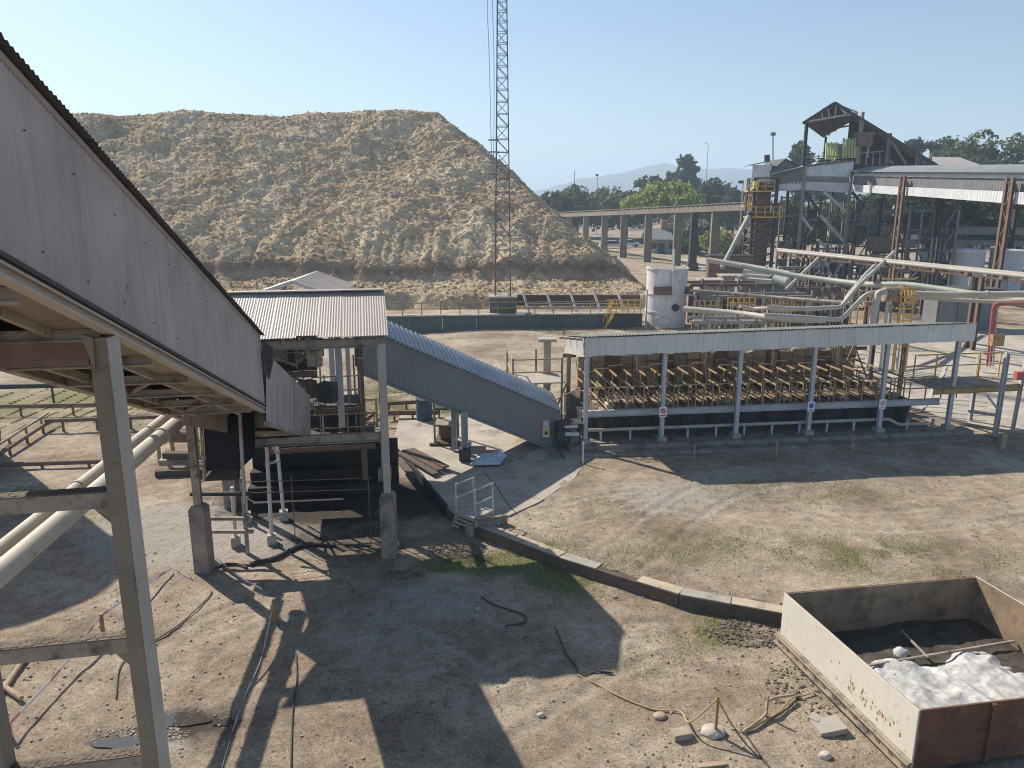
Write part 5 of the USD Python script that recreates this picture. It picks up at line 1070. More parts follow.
for t in (.3, .6, .9):
    for a, b in ((apx, e_l), (apx, e_r)):
        for k in range(1, 4 if b is e_l else 8):
            if t == .6: p = a + (b - a) * k / (4 if b is e_l else 8) - UP * .18; hr.part('purlin', MB().beam(p + V(0, .1, 0), p + dep, .14, .16), 'steel_rust')
hr.part('inner_truss', MB().beam(tl + dep * .55, t_r + dep * .55, .15, .2), 'steel_rust'); hr.part('inner_brace', MB().beam(D(826, 135, TY + 3), D(857, 117, TY + 3), .2, .2), 'steel_rust')
for i in range(5): hr.part('side_rail', MB().beam(D(806 + 0 * i, 162 - 2.4 * (i % 3), TY + .4), D(884, 156 - 2.4 * (i % 3), TY + .4), .10, .10), ['steel_beige', 'steel_aged'][i % 2])
for k in range(12): hr.part('rail_post', MB().beam(D(805 + 6.8 * k, 165, TY + .4), D(805 + 6.8 * k, 155 - k * .2, TY + .4), .10, .10), 'steel_beige')
for i in range(6):
    a, b = D(842, 106.5, TY) + (e_r - D(842, 106.5, TY)) * i / 6, D(842, 106.5, TY) + (e_r - D(842, 106.5, TY)) * (i + 1) / 6
    a, b = a + dep * .55, b + dep * .55; zlow = D(860, 166, TY)[2] - .5
    hr.part('back_sheet', MB().poly([V(a[0], a[1], zlow), V(b[0], b[1], zlow), b - UP * .2, a - UP * .2], V(0, .06, 0)), 'roof_dark')
gg = thing('slatted_guard', 'pair of yellow green slatted guards below the tall dark gable roof', 'guard', tuple(D(838, 160, TY - .1)))
for x0, x1, y0, y1, lean in ((826, 836, 142, 159, .5), (843, 854, 138, 158, 1)):
    for k in range(5):
        x = x0 + (x1 - x0) * k / 4; gg.part('slat', MB().beam(D(x, y1, TY - .15), D(x + lean, y0 + (k % 2), TY - .15), .14 + .3 * 0, .28, up=V(0, 1, 0)), 'guard_green')
    for yv in (y0 + 3, y1 - 3): gg.part('slat_rail', MB().beam(D(x0, yv, TY - .05), D(x1 + 1, yv, TY - .05), .1, .14), 'guard_green')
rbx = thing('drive_cabinet', 'rust brown drive cabinet on legs beneath the tall dark gable roof', 'cabinet', tuple(D(863, 160, TY)))
c = D(863, 140, TY - .2); rbx.part('case', MB().box(c, (1.7, 1.2, 1.3), .1), 'steel_rust'); rbx.part('lid', MB().box(c + UP * .7, (1.85, 1.35, .1), .1), 'steel_tan')
for s in (-.7, .7): rbx.part('leg', MB().beam(V(c[0] + s, c[1], D(863, 158, TY)[2]), V(c[0] + s, c[1], c[2] - .6), .15, .15), 'steel_beige')

# ================================================================ steel rack and tanks behind the gallery
rk = thing('pipe_rack', 'grey steel rack with three long girders behind the right hand gallery columns', 'rack', tuple(D(930, 300, 88) * V(1, 1, 0)))
for px in (876, 934, 950, 1010):
    p = D(px, 250, 88); rk.part('post', MB().ibeam(V(p[0], 88, 0), V(p[0], 88, D(px, 198, 88)[2]), .35, .35, .05), 'steel_dark' if px != 950 else 'steel_rust')
for y0, y1, xa, xb, h, mt in ((213, 209, 862, 934, .55, 'steel_aged'), (229, 232, 875, 1060, .85, 'steel_aged'), (241, 245, 900, 1060, .6, 'steel_aged'), (222, 221, 876, 934, .3, 'steel_dark'), (252, 250, 880, 930, .4, 'steel_rust')):
    a, b = D(xa, y0, 88.3), D(xb, y1, 88.3); k = 3
    for i in range(k): rk.part('girder', MB().ibeam(a + (b - a) * i / k, a + (b - a) * (i + 1) / k - unit(b - a) * .03, .3, h, .05), mt)
for (xa, ya, xb, yb) in ((934, 205, 955, 225), (940, 232, 955, 200), (962, 228, 958, 200), (880, 232, 900, 212), (916, 222, 932, 240)): rk.part('brace', MB().beam(D(xa, ya, 88.6), D(xb, yb, 88.6), .16, .16), 'steel_dark')
rk.part('equipment_box', MB().box(D(914, 223, 87.5), (1.6, 1.2, 1.8)), 'steel_dark'); rk.part('equipment_box', MB().box(D(880, 244, 87.5), (2.2, 1.5, 1.6)), 'steel_rust'); rk.part('white_panel', MB().box(D(914, 237, 87.2), (.7, .2, .5)), 'sign_white')
for nm, px, lab in (('a', 969, 'grey storage tank behind the lattice column, left of two'), ('b', 1008, 'grey storage tank at the right edge, right of two')):
    c = D(px, 250, 80) * V(1, 1, 0); r = 1.55
    t_ = thing('storage_tank', lab, 'tank', tuple(c))
    t_.part('shell', MB().tube([c, c + UP * 5.0], r, 32), 'tank_grey', smooth=40); t_.part('rim', MB().tube([c + UP * 4.86, c + UP * 5.06], r + .09, 32), 'tank_white', smooth=40)
    t_.part('lid', MB().tube([c + UP * 5.06, c + UP * 5.16], [r, .2], 24), 'tank_grey'); t_.part('ladder', MB().beam(c + V(-r - .15, -.3, 0), c + V(-r - .15, -.3, 5.2), .10, .35), 'steel_aged')
    t_.part('drain_pipe', MB().tube([c + V(-.5, -r - .15, .2), c + V(-.5, -r - .15, 3.2)], .09, 8), 'steel_white')
dt = thing('switch_room', 'dark grey flat roofed switch room behind the right end of the shed roof', 'hut', tuple(D(968, 350, 58) * V(1, 1, 0)))
c = D(966, 320, 58) * V(1, 1, 0)
dt.part('wall', MB().box(c + V(0, 1, 1.7), (4.6, 2, 3.4)), 'clad_zinc_dark'); dt.part('roof', MB().box(c + V(0, 1, 3.46), (4.9, 2.3, .1)), 'roof_dark')
for k in range(4): dt.part('stiffener', MB().beam(c + V(-2.1 + 1.4 * k, -.06, 0), c + V(-2.1 + 1.4 * k, -.06, 3.4), .14, .1), 'steel_aged')

# jumble of machine frames under the gallery
for j, (px, Y, w, hgt, lab) in enumerate(((800, 84, 4.5, 3.0, 'low rusty machine frame under the head house'), (829, 86, 4.0, 5.0, 'tall rusty machine frame under the frontal gallery'), (868, 86, 4.6, 4.2, 'dark rusty machine frame right of the pale gallery column'), (905, 82, 4.6, 3.8, 'dark machine frame behind the sloping pale pipes'), (935, 84, 4.0, 3.5, 'dark machine frame left of the grey storage tanks'), (795, 70, 5.0, 2.4, 'low cluttered frame in front of the tower foot'), (840, 72, 5.5, 2.8, 'cluttered frame behind the cranked pale pipes'), (898, 70, 5.0, 2.6, 'cluttered frame behind the caged yellow ladder'), (950, 66, 4.0, 2.2, 'cluttered frame in front of the grey storage tanks'), (760, 64, 4.5, 1.8, 'low cluttered frame right of the inclined chute pipe'))):
    b = D(px, 260, Y) * V(1, 1, 0); f_ = thing('machine_frame', lab, 'machine frame', tuple(b))
    for x in np.linspace(-w / 2, w / 2, 4):
        for y in (0, 2.5): f_.part('post', MB().beam(b + V(x, y, 0), b + V(x, y, hgt + .4 * math.sin(x * 3 + j)), .16, .16), ['steel_rust', 'steel_dark', 'steel_aged'][int(abs(x * 3 + y)) % 3])
    for k in range(4):
        z_ = hgt * (k + 1) / 4.2
        f_.part('girder', MB().beam(b + V(-w / 2, 0, z_), b + V(w / 2, 0, z_ + .05), .16, .22), ['steel_rust', 'steel_tan', 'steel_dark', 'steel_aged'][(k + j) % 4])
        x = -w / 2 + w * k / 4; f_.part('brace', MB().beam(b + V(x, -.1, .3), b + V(x + w / 4 + .3, -.1, z_), .12, .12), ['steel_tan', 'steel_rust'][k % 2])
    for k in range(14):
        x = -w / 2 + w * rng.random(); z_ = hgt * (.2 + .8 * rng.random()); x2 = x + rng.uniform(-1.6, 1.6)
        f_.part('thin_pipe', MB().tube([b + V(x, -.4 + rng.random(), z_), b + V(x2, -.4 + rng.random(), z_ if k % 3 else z_ * .4)], .05 + .05 * rng.random(), 6), ['steel_white', 'steel_rust', 'steel_aged', 'pipe_beige', 'steel_tan', 'steel_dark'][k % 6])
    for k in range(5):
        f_.part('machine_body', MB().box(b + V(-w / 2 + w * (k + .5) / 5, 1.2, .5 + hgt * .55 * rng.random()), (w / 6, 1.4, .6 + .6 * rng.random())), ['steel_dark', 'steel_rust', 'steel_tan', 'tank_grey'][(k + j) % 4])
        f_.part('vertical_pipe', MB().tube([b + V(-w / 2 + w * rng.random(), -.3, 0), b + V(-w / 2 + w * rng.random(), -.3, hgt * .8)], .07, 6), ['steel_white', 'steel_aged', 'steel_tan'][k % 3])

for j, (xa, xb, y0, y1, Y, nb, nl, lab) in enumerate(((803, 850, 196, 268, 95, 4, 4, 'rusty braced steel frame under the frontal gallery'), (852, 900, 200, 272, 90, 4, 4, 'dark braced steel frame behind the first lattice column'), (902, 950, 206, 280, 86, 4, 4, 'braced steel frame between the lattice columns'), (776, 803, 196, 270, 93, 2, 5, 'narrow braced frame just right of the elevator tower'))):
    b0, b1 = D(xa, y1, Y), D(xb, y1, Y); zt_ = D(xa, y0, Y)[2]; zb_ = 0.0; fr_t = thing('braced_frame', lab, 'steel frame', ((b0[0] + b1[0]) / 2, Y, 0))
    cols_ = ['steel_rust', 'steel_dark', 'steel_tan', 'steel_aged']
    g_ = np.random.default_rng(50 + j)
    for k in range(nb + 1):
        x = b0[0] + (b1[0] - b0[0]) * k / nb; fr_t.part('post', MB().beam(V(x, Y, zb_), V(x, Y, zt_), .18, .18), cols_[(k + j) % 4])
    for l in range(nl):
        z0_, z1_ = zb_ + (zt_ - zb_) * l / nl, zb_ + (zt_ - zb_) * (l + 1) / nl
        fr_t.part('girt', MB().beam(V(b0[0], Y - .12, z1_ - .2), V(b1[0], Y - .12, z1_ - .2), .10, .18), cols_[(l + j) % 4])
        for k in range(nb):
            if g_.random() < .8:
                x0_, x1_ = b0[0] + (b1[0] - b0[0]) * k / nb, b0[0] + (b1[0] - b0[0]) * (k + 1) / nb
                if g_.random() < .5: x0_, x1_ = x1_, x0_
                fr_t.part('brace', MB().beam(V(x0_, Y + .1, z0_), V(x1_, Y + .1, z1_), .10, .12), cols_[int(g_.integers(4))])
            if g_.random() < .4: fr_t.part('hung_box', MB().box(V(b0[0] + (b1[0] - b0[0]) * (k + .5) / nb, Y + .8, z0_ + .6), (1.1, 1.0, .9)), cols_[int(g_.integers(4))])

# ================================================================ pipework between shed and gallery
def pipe_thing(label, pts, r, mat, fr=.8, name='pipe', n=16, flanges=True, group=None):
    pts = [np.asarray(p, float) for p in pts]; t_ = thing(name, label, 'pipe', tuple(pts[0]), group)
    t_.part('pipe_run', MB().tube(fillet(pts, fr, 7), r, n), mat, smooth=40)
    if flanges:
        for a, b in zip(pts[:-1], pts[1:]):
            L = np.linalg.norm(b - a)
            for k in range(1, int(L / 4.5) + 1):
                p = a + (b - a) * k / (int(L / 4.5) + 1); d = unit(b - a); t_.part('flange', MB().tube([p - d * .05, p + d * .05], r * 1.25, n), mat, smooth=40)
    return t_
pb = thing('pipe_bridge', 'straight pale twin pipe bridge crossing in front of the tanks on trestles', 'pipe bridge', tuple(D(900, 262, 56)))
a, b = D(778, 251, 66), D(1030, 277, 47)
for o in (0, .30): pb.part('pipe_run', MB().tube([a + UP * o * .4 + V(0, o, 0), b + UP * o * .4 + V(0, o, 0)], .13, 12), ['pipe_pale', 'steel_beige'][o > 0], smooth=40)
pb.part('truss_rail', MB().beam(a - UP * .3, b - UP * .3, .14, .14), 'steel_rust')
for k in range(9):
    p = a + (b - a) * (k + .3) / 9; pb.part('saddle', MB().box(p + V(0, .2, -.2), (.3, .8, .25)), 'steel_rust')
for f_ in (.18, .47, .86):
    p = a + (b - a) * f_; pb.part('trestle_post', MB().ibeam(V(p[0], p[1], 0), p - UP * .3, .24, .24, .04), 'steel_rust'); pb.part('trestle_post', MB().ibeam(V(p[0] + .1, p[1] + .9, 0), p + V(.1, .9, -.3), .24, .24, .04), 'steel_rust')
pipe_thing('thick pale green pipe running behind the shed towards the right edge', [D(742, 266, 60), D(790, 275, 58), D(835, 281, 55), D(870, 285, 52), D(905, 284, 50), D(960, 292, 47), D(1035, 302, 43)], .19, 'pipe_green', fr=2)
pipe_thing('thick beige pipe running to the right edge above the shed roof', [D(895, 293, 45), D(940, 295, 44.5), D(1035, 294, 43)], .19, 'pipe_beige', fr=1)
pipe_thing('thin cream pipe sloping beneath the thick beige pipe', [D(905, 297, 46), D(960, 300, 45), D(1000, 302, 44), D(1035, 300, 43)], .12, 'pipe_pale', fr=1)
pipe_thing('pale cranked pipe rising from the yard to the gallery, left of the pair', [D(768, 307, 46), D(800, 309, 46), D(841, 307, 46), D(857, 287, 48), D(874, 271, 53), D(894, 252, 60)], .13, 'pipe_pale', fr=.25)
pipe_thing('pale cranked pipe rising to the gallery, right of the pair', [D(843, 305, 47), D(849, 294, 48), D(866, 274, 52), D(874, 266, 54)], .12, 'pipe_pale', fr=.25)
pipe_thing('pale swan neck pipe turning down behind the shed roof', [D(764, 315, 43), D(800, 317, 43), D(841, 320, 43), D(866, 294, 43), D(886, 291, 43)], .13, 'pipe_pale', fr=.35)
pipe_thing('fat white downpipe dropping behind the shed roof', [D(886, 291, 42.8), D(878, 293, 42.8), D(872, 325, 42.5), D(871, 345, 42.5)], .19, 'pipe_pale', fr=.5)
pipe_thing('long white pipe on low stands right of the white tank', [D(684, 309, 52), D(735, 313, 50), D(780, 319, 47), D(826, 320, 46)], .20, 'pipe_pale', fr=1)
pipe_thing('thinner white pipe above the long low white pipe', [D(740, 306, 53), D(752, 309, 53), D(768, 308, 52), D(775, 310, 52), D(822, 309, 50)], .12, 'pipe_pale', fr=.4)
pipe_thing('pale pipe leaning diagonally in front of the elevator tower', [D(786, 290, 60), D(820, 257, 62)], .15, 'pipe_pale', flanges=False)
pipe_thing('greenish fat pipe stub below the tower foot', [D(775, 279, 62), D(788, 283, 61)], .42, 'pipe_green', flanges=False)
pipe_thing('dusty beige pipe along the tower foot', [D(708, 260, 70), D(745, 266, 68), D(790, 274, 64)], .24, 'pipe_beige', fr=1)
pipe_thing('thin tan pipe low behind the shed roof', [D(690, 290, 58), D(770, 297, 55), D(850, 303, 50)], .12, 'steel_tan', fr=1)
mf = thing('manifold', 'round rusty manifold with a bundle of vertical pipes behind the shed roof', 'manifold', tuple(D(892, 330, 43.5) * V(1, 1, 0)))
c = D(892, 294, 43.5)
mf.part('drum', MB().tube([c + V(-.5, 0, 0), c + V(.45, 0, 0)], .42, 20), 'steel_tan', smooth=40); mf.part('end_flange', MB().tube([c + V(.45, 0, 0), c + V(.55, 0, 0)], .55, 20), 'steel_rust', smooth=40)
for k in range(6): mf.part('vertical_pipe', MB().tube([V(c[0] - .9 + .36 * k, c[1] + .3 * (k % 2), 0), V(c[0] - .9 + .36 * k, c[1] + .3 * (k % 2), c[2] - .3)], .09, 8), ['pipe_pale', 'steel_aged', 'steel_white'][k % 3], smooth=40)
mf.part('frame_beam', MB().ibeam(c + V(-1.2, .5, -.6), c + V(1.6, .5, -.6), .2, .25, .03), 'steel_tan')
yc = thing('ladder_cage', 'yellow caged ladder beside the rusty manifold', 'ladder', tuple(D(908, 330, 43) * V(1, 1, 0)))
for px in (902, 915): yc.part('stringer', MB().beam(D(px, 289, 43), V(D(px, 289, 43)[0], 43, .3), .08, .08), 'yellow')
for k in range(11):
    z_ = D(908, 291, 43)[2] - .33 * k; yc.part('hoop', MB().beam(V(D(902, 291, 43)[0], 43 - .02 * (k % 2), z_), V(D(915, 291, 43)[0], 43 - .02 * (k % 2), z_), .07, .09), 'yellow')
for px in (905, 908.5, 912): yc.part('cage_bar', MB().beam(D(px, 288, 42.7), D(px, 306, 42.7), .05, .05), 'yellow')
for dz in (0, .5): yc.part('top_rail', MB().beam(D(882, 288, 43.1) + UP * dz, D(915, 288, 43.1) + UP * dz, .06, .07), 'yellow')
rp = thing('red_pipe_frame', 'slim red pipe frame turning at a right angle near the right edge', 'pipe frame', tuple(D(992, 366, 41) * V(1, 1, 0)))
for o, r in ((0, .07), (.28, .055), (.5, .045)):
    rp.part('pipe_run', MB().tube(fillet([D(987 + o * 12, 366, 41), D(993.5 + o * 8, 303 + o * 4, 41), D(1040, 303 + o * 4, 40)], .3), r, 8), 'red_paint' if o < .4 else 'pipe_pale', smooth=40)
for k in range(8): rp.part('rung', MB().beam(D(988.5 + .6 * k, 357 - 7 * k, 41), D(992.5 + .6 * k, 357 - 7 * k, 41), .05, .05), 'red_paint')
rp.part('panel_box', MB().box(D(997, 340, 40.8), (.62, .3, .62)), 'ochre')
rp.part('base_rail', MB().beam(D(984, 354, 40.9), D(998, 353, 40.9), .06, .06), 'red_paint')

# low frames, gratings and yellow rails right of the white tank
for j, (px0, px1, py, Y, lab) in enumerate(((694, 722, 306, 56, 'yellow railing just right of the white tank'), (728, 755, 303, 57, 'yellow railing among the pumps behind the shed'), (772, 792, 304, 55, 'yellow railing left of the long cranked pipes'), (845, 880, 297, 52, 'ochre railing behind the swan neck pipe'))):
    a, b = D(px0, py, Y), D(px1, py, Y); t_ = thing('yard_railing', lab, 'railing', (a[0], a[1], 0))
    for h in (0, .4): t_.part('handrail', MB().beam(a + UP * h, b + UP * h, .06, .06), 'yellow' if j == 1 else 'ochre')
    for k in range(6):
        p = a + (b - a) * k / 5; t_.part('post', MB().beam(V(p[0], p[1], 0), p + UP * .42, .07, .07), 'yellow' if j == 1 else 'ochre')
for j, (px0, px1, py, Y, lab) in enumerate(((690, 775, 285, 62, 'rusty pipe gantry right of the white tank, upper one'), (700, 812, 297, 58, 'grey pipe gantry right of the white tank, middle one'), (693, 770, 322, 48, 'low concrete and steel gantry next to the shed roof'), (800, 850, 292, 60, 'rusty gantry in front of the head house'))):
    a, b = D(px0, py, Y), D(px1, py, Y); t_ = thing('gantry', lab, 'gantry', (a[0], a[1], 0)); n = 7
    mt = ['steel_rust', 'steel_aged', 'concrete', 'steel_rust'][j]
    t_.part('top_beam', MB().beam(a, b, .3, .25), mt); t_.part('top_beam', MB().beam(a + V(0, 1.2, .1), b + V(0, 1.2, .1), .2, .2), mt)
    for k in range(n + 1):
        p = a + (b - a) * k / n; t_.part('post', MB().beam(V(p[0], p[1], -.05), p + UP * (.5 if k % 3 == 1 else 0), .16, .16), ['steel_rust', 'steel_aged', 'steel_tan'][k % 3])
        if k < n: t_.part('brace', MB().beam(p - UP * .1, V(*(a + (b - a) * (k + .8) / n)[:2], max(.1, p[2] - 1.6)), .10, .10), ['steel_white', 'steel_rust', 'steel_tan'][(k + j) % 3])
    for k in range(5):
        p = a + (b - a) * (k + .5) / 5; t_.part('pump_body', MB().box(V(p[0], p[1] + .6, p[2] * .45), (1.1, .9, p[2] * .6), k), ['steel_rust', 'concrete', 'steel_dark', 'steel_tan', 'ochre'][(k + j) % 5])
        t_.part('stub_pipe', MB().tube([V(p[0] + .5, p[1] - .2, 0), V(p[0] + .5, p[1] - .2, p[2] + .3 * (k % 2))], .11, 8), ['pipe_pale', 'steel_aged'][k % 2], smooth=40)
for k, (px, py, Y, s, lab, mt) in enumerate(((709, 280, 70, (2.2, 2, 2.6), 'square concrete block at the foot of the inclined chute pipe', 'concrete'), (735, 276, 70, (2.6, 2, 2.4), 'ochre dust covered plinth by the tower foot', 'stone_mid'), (730, 256, 88, (5, 1.2, 2.6), 'low rusty panelled shed front left of the elevator tower', 'steel_rust'), (765, 276, 66, (4.5, 2, .8), 'grey sheet roof of a low pump house under the tower', 'roof_grey'))):
    p = D(px, py, Y); t_ = thing('plinth' if k < 2 else 'low_outbuilding', lab, 'plinth' if k < 2 else 'outbuilding', (p[0], p[1], 0))
    t_.part('body', MB().box(V(p[0], p[1], p[2] / 2), (s[0], s[1], max(.4, p[2]))), mt); t_.part('cap', MB().box(V(p[0], p[1], max(.4, p[2]) + .06), (s[0] * 1.08, s[1] * 1.1, .12)), ['concrete', 'concrete', 'roof_dark', 'roof_grey'][k])
for k in range(3):
    a = D(744 + 2 * k, 272 + 4.2 * k, 66 - k); b = D(768 + 2 * k, 274 + 4.2 * k, 65 - k)
    single('long_crate', MB().beam(V(a[0], a[1], a[2]), b, 1.0, .45), ['pipe_pale', 'roof_pale', 'pipe_beige'][k], ['upper pale trough lying under the elevator tower', 'middle pale trough lying under the elevator tower', 'lowest pale trough lying under the elevator tower'][k], 'trough')

# ================================================================ house, cars, masts in the distance
hs = thing('house', 'small pale house with grey pitched roof and brick chimney beyond the viaduct', 'house', tuple(D(660, 253, 150) * V(1, 1, 0)))
HY = 150.0; x0, x1 = D(651, 240, HY)[0], D(690, 240, HY)[0]; ze = D(660, 240, HY)[2]; zr_ = D(660, 229.5, HY)[2]
hs.part('wall', MB().box(((x0 + x1) / 2, HY + 4, ze / 2), (x1 - x0, 8, ze)), 'house_wall')
xa = D(673, 240, HY)[0]
hs.part('roof', MB().poly([V(x0 - .5, HY - 1.4, ze), V(xa, HY - 1.4, ze), V(xa, HY + 4, zr_), V(x0 - .5, HY + 4, zr_)], UP * .15), 'house_roof')
hs.part('roof', MB().poly([V(x0 - .5, HY + 9, ze), V(x1 + .5, HY + 9, ze), V(x1 + .5, HY + 4, zr_), V(x0 - .5, HY + 4, zr_)], UP * .15), 'house_roof')
hs.part('gable', MB().poly([V(xa, HY - 1.5, ze - .1), V(xa + 6.4, HY - 1.5, ze - .1), V(xa + 3.2, HY - 1.5, zr_ - .1)], V(0, .2, 0)), 'house_roof')
for s in (0, 1): hs.part('roof', MB().poly([V(xa + 6.6 * s, HY - 1.9, ze - .2), V(xa + 3.2, HY - 1.9, zr_), V(xa + 3.2, HY + 4, zr_), V(xa + 6.6 * s, HY + 4, ze - .2)], UP * .15), 'house_roof')
hs.part('chimney', MB().box(D(664, 226, HY + 4), (1.3, 1.2, 2.2)), 'brick')
hs.part('dark_porch', MB().box((xa + 3.0, HY - .1, ze * .45), (4.6, .2, ze * .85)), 'glass_dark'); hs.part('door', MB().box((x0 + 2.0, HY - .08, ze * .4), (1.3, .16, ze * .75)), 'blue_paint')
for x in (x0 + .6, x0 + 4.0): hs.part('window', MB().box((x, HY - .08, ze * .55), (.9, .16, 1.0)), 'glass_dark')
for s in (.1, 6.2): hs.part('porch_post', MB().beam(V(xa + s, HY - 1.3, 0), V(xa + s, HY - 1.3, ze - .1), .2, .2), 'house_wall')
def vehicle(px, py, Y, L, label, body, bed=False, name='parked_car'):
    g = D(px, py, Y) * V(1, 1, 0); c = thing(name, label, 'car', tuple(g))
    w = 1.75
    def side(prof): 
        return MB().poly([g + V(x * L, 0, z) for x, z in prof], V(0, w, 0))
    c.part('lower_body', side([(-.5, .35), (.5, .35), (.5, .85), (.47, .95), (-.48, .95), (-.5, .8)]), body)
    c.part('cabin', side([(-.42 if not bed else -.1, .95), (.30, .95), (.20, 1.5), (.12, 1.55), (-.3 if not bed else -.02, 1.55)]), 'glass_dark'); c.part('cabin_roof', MB().box(g + V((-.08 if not bed else .06) * L, w / 2, 1.57), (.42 * L if not bed else .2 * L, w * .9, .07)), body)
    for x in (-.32, .32):
        for y in (.02, w - .02): c.part('wheel', MB().tube([g + V(x * L, y - .1, .34), g + V(x * L, y + .1, .34)], .34, 14), 'rubber', smooth=40)
    for x in (-.05, .28): c.part('pillar', MB().beam(g + V(x * L, -.01, .9), g + V((x - .05) * L, .06, 1.5), .07, .05), body)
vehicle(613, 240, 166, 5.6, 'dark van with pale frame parked behind the viaduct, leftmost vehicle', 'car_white', name='parked_van')
vehicle(630, 239, 170, 4.4, 'pale car parked beyond the viaduct, middle vehicle', 'car_white')
vehicle(640, 237.5, 174, 4.2, 'dark car parked beyond the viaduct, right of the others', 'car_dark')
for px, y0, y1, Y, r, lab in ((574, 207, 170, 240, .12, 'thin mast with a small cabin above the far trees'), (597, 207, 175, 240, .10, 'thin lamp mast right of the mast with a cabin'), (706, 185, 143, 260, .10, 'thin aerial mast above the tall trees'), (741, 215, 182, 140, .10, 'floodlight pole left of the head house')):
    a, b = D(px, y0, Y), D(px, y1, Y); m_ = thing('thin_mast', lab, 'mast', (a[0], Y, 0)); m_.part('pole', MB().tube([V(a[0], Y, 0), V(a[0], Y, b[2])], [r * 1.6, r], 8), 'steel_grey', smooth=40)
    if px == 574: m_.part('cabin', MB().box(D(574, 196, Y), (1.8, 1.8, 2.6)), 'steel_rust'); m_.part('lower_cabin', MB().box(D(574, 208, Y), (1.9, 1.8, 2.0)), 'ochre')
    else: m_.part('lamp_head', MB().box(b, (.9 if px != 706 else .25, .4, .5)), 'steel_dark')

# ================================================================ trees
def crown_mesh(r_, blobs, n, leaf, seed):
    g = np.random.default_rng(seed); out_v, out_f = [], []
    w = np.array([b[3] ** 2 for b in blobs]); w = w / w.sum()
    pick = g.choice(len(blobs), n, p=w); bl = np.array(blobs)[pick]
    d = g.normal(size=(n, 3)); d /= np.linalg.norm(d, axis=1, keepdims=True)
    rad = bl[:, 3] * (0.55 + 0.5 * g.random(n) ** .6)
    c = bl[:, :3] + d * rad[:, None] * np.array([1, 1, .8])
    c += (np.stack([meshkit.noise(c * 1.1, seed + k) for k in range(3)], 1) - .5) * 1.3 * leaf * 3
    hole = meshkit.noise(c * (1.0 / (leaf * 4.2)), seed + 9); k_ = hole > .36; c, d = c[k_], d[k_]; n = len(c)
    nrm = d + g.normal(size=(n, 3)) * .7; nrm /= np.linalg.norm(nrm, axis=1, keepdims=True)
    a = np.cross(nrm, g.normal(size=(n, 3))); a /= np.linalg.norm(a, axis=1, keepdims=True); b = np.cross(nrm, a)
    s = leaf * (.6 + .8 * g.random(n))[:, None]
    v = np.stack([c - a * s, c + b * s * .55, c + a * s, c - b * s * .55], 1).reshape(-1, 3)
    i = np.arange(n)[:, None] * 4
    return v, np.vstack([i + [0, 1, 2], i + [0, 2, 3]])
def tree(px, pytop, Y, wid_, label, leaf='leaf_mid', kind='round', seed=0, n=5000, name='tree', base=0.0):
    g = np.random.default_rng(seed + 100); top = D(px, pytop, Y); b = V(top[0], Y, base); Hh = top[2] - base
    t_ = thing(name, label, 'tree', tuple(b), 'trees beyond the mill')
    R = wid_ / 2; blobs = []
    if kind == 'round':
        for k in range(14):
            a = g.random() * 6.28; q = R * .62 * math.sqrt(g.random()); z_ = Hh * (.42 + .40 * g.random()); blobs.append([b[0] + q * math.cos(a), b[1] + q * math.sin(a), z_, R * (.32 + .2 * g.random())])
        blobs.append([b[0], b[1], Hh - R * .35, R * .38])
    elif kind == 'dome':
        for k in range(22):
            a = g.random() * 6.28; q = R * .8 * math.sqrt(g.random()); blobs.append([b[0] + q * math.cos(a), b[1] + q * math.sin(a), Hh * (.55 + .36 * (1 - (q / R) ** 2) * (.7 + .3 * g.random())) - R * .05, R * (.22 + .1 * g.random())])
    else:                                       # tall ragged
        for k in range(16):
            z_ = Hh * (.35 + .6 * k / 15); a = g.random() * 6.28; q = R * (.25 + .65 * g.random()) * (1.1 - .6 * k / 15); blobs.append([b[0] + q * math.cos(a), b[1] + q * math.sin(a), z_, R * (.22 + .16 * g.random())])
    tr_ = MB().tube([b - UP * .2, b + V(.1, 0, Hh * .3), b + V(-.1, .1, Hh * .62), b + V(0, 0, Hh * .85)], [Hh * .030, Hh * .022, Hh * .013, Hh * .004], 8)
    t_.part('trunk', tr_, 'bark', smooth=True)
    for bl in blobs[:9]:
        s0 = b + UP * Hh * (.28 + .3 * g.random()); e = V(*bl[:3]); t_.part('limb', MB().tube([s0, (s0 + e) / 2 + UP * .3, e], [Hh * .012, Hh * .008, Hh * .003], 5), 'bark')
    lv = max(.22, Y * .0027)
    v, f = crown_mesh(None, blobs, n, lv, seed)
    t_.part('crown', (v, f), leaf)
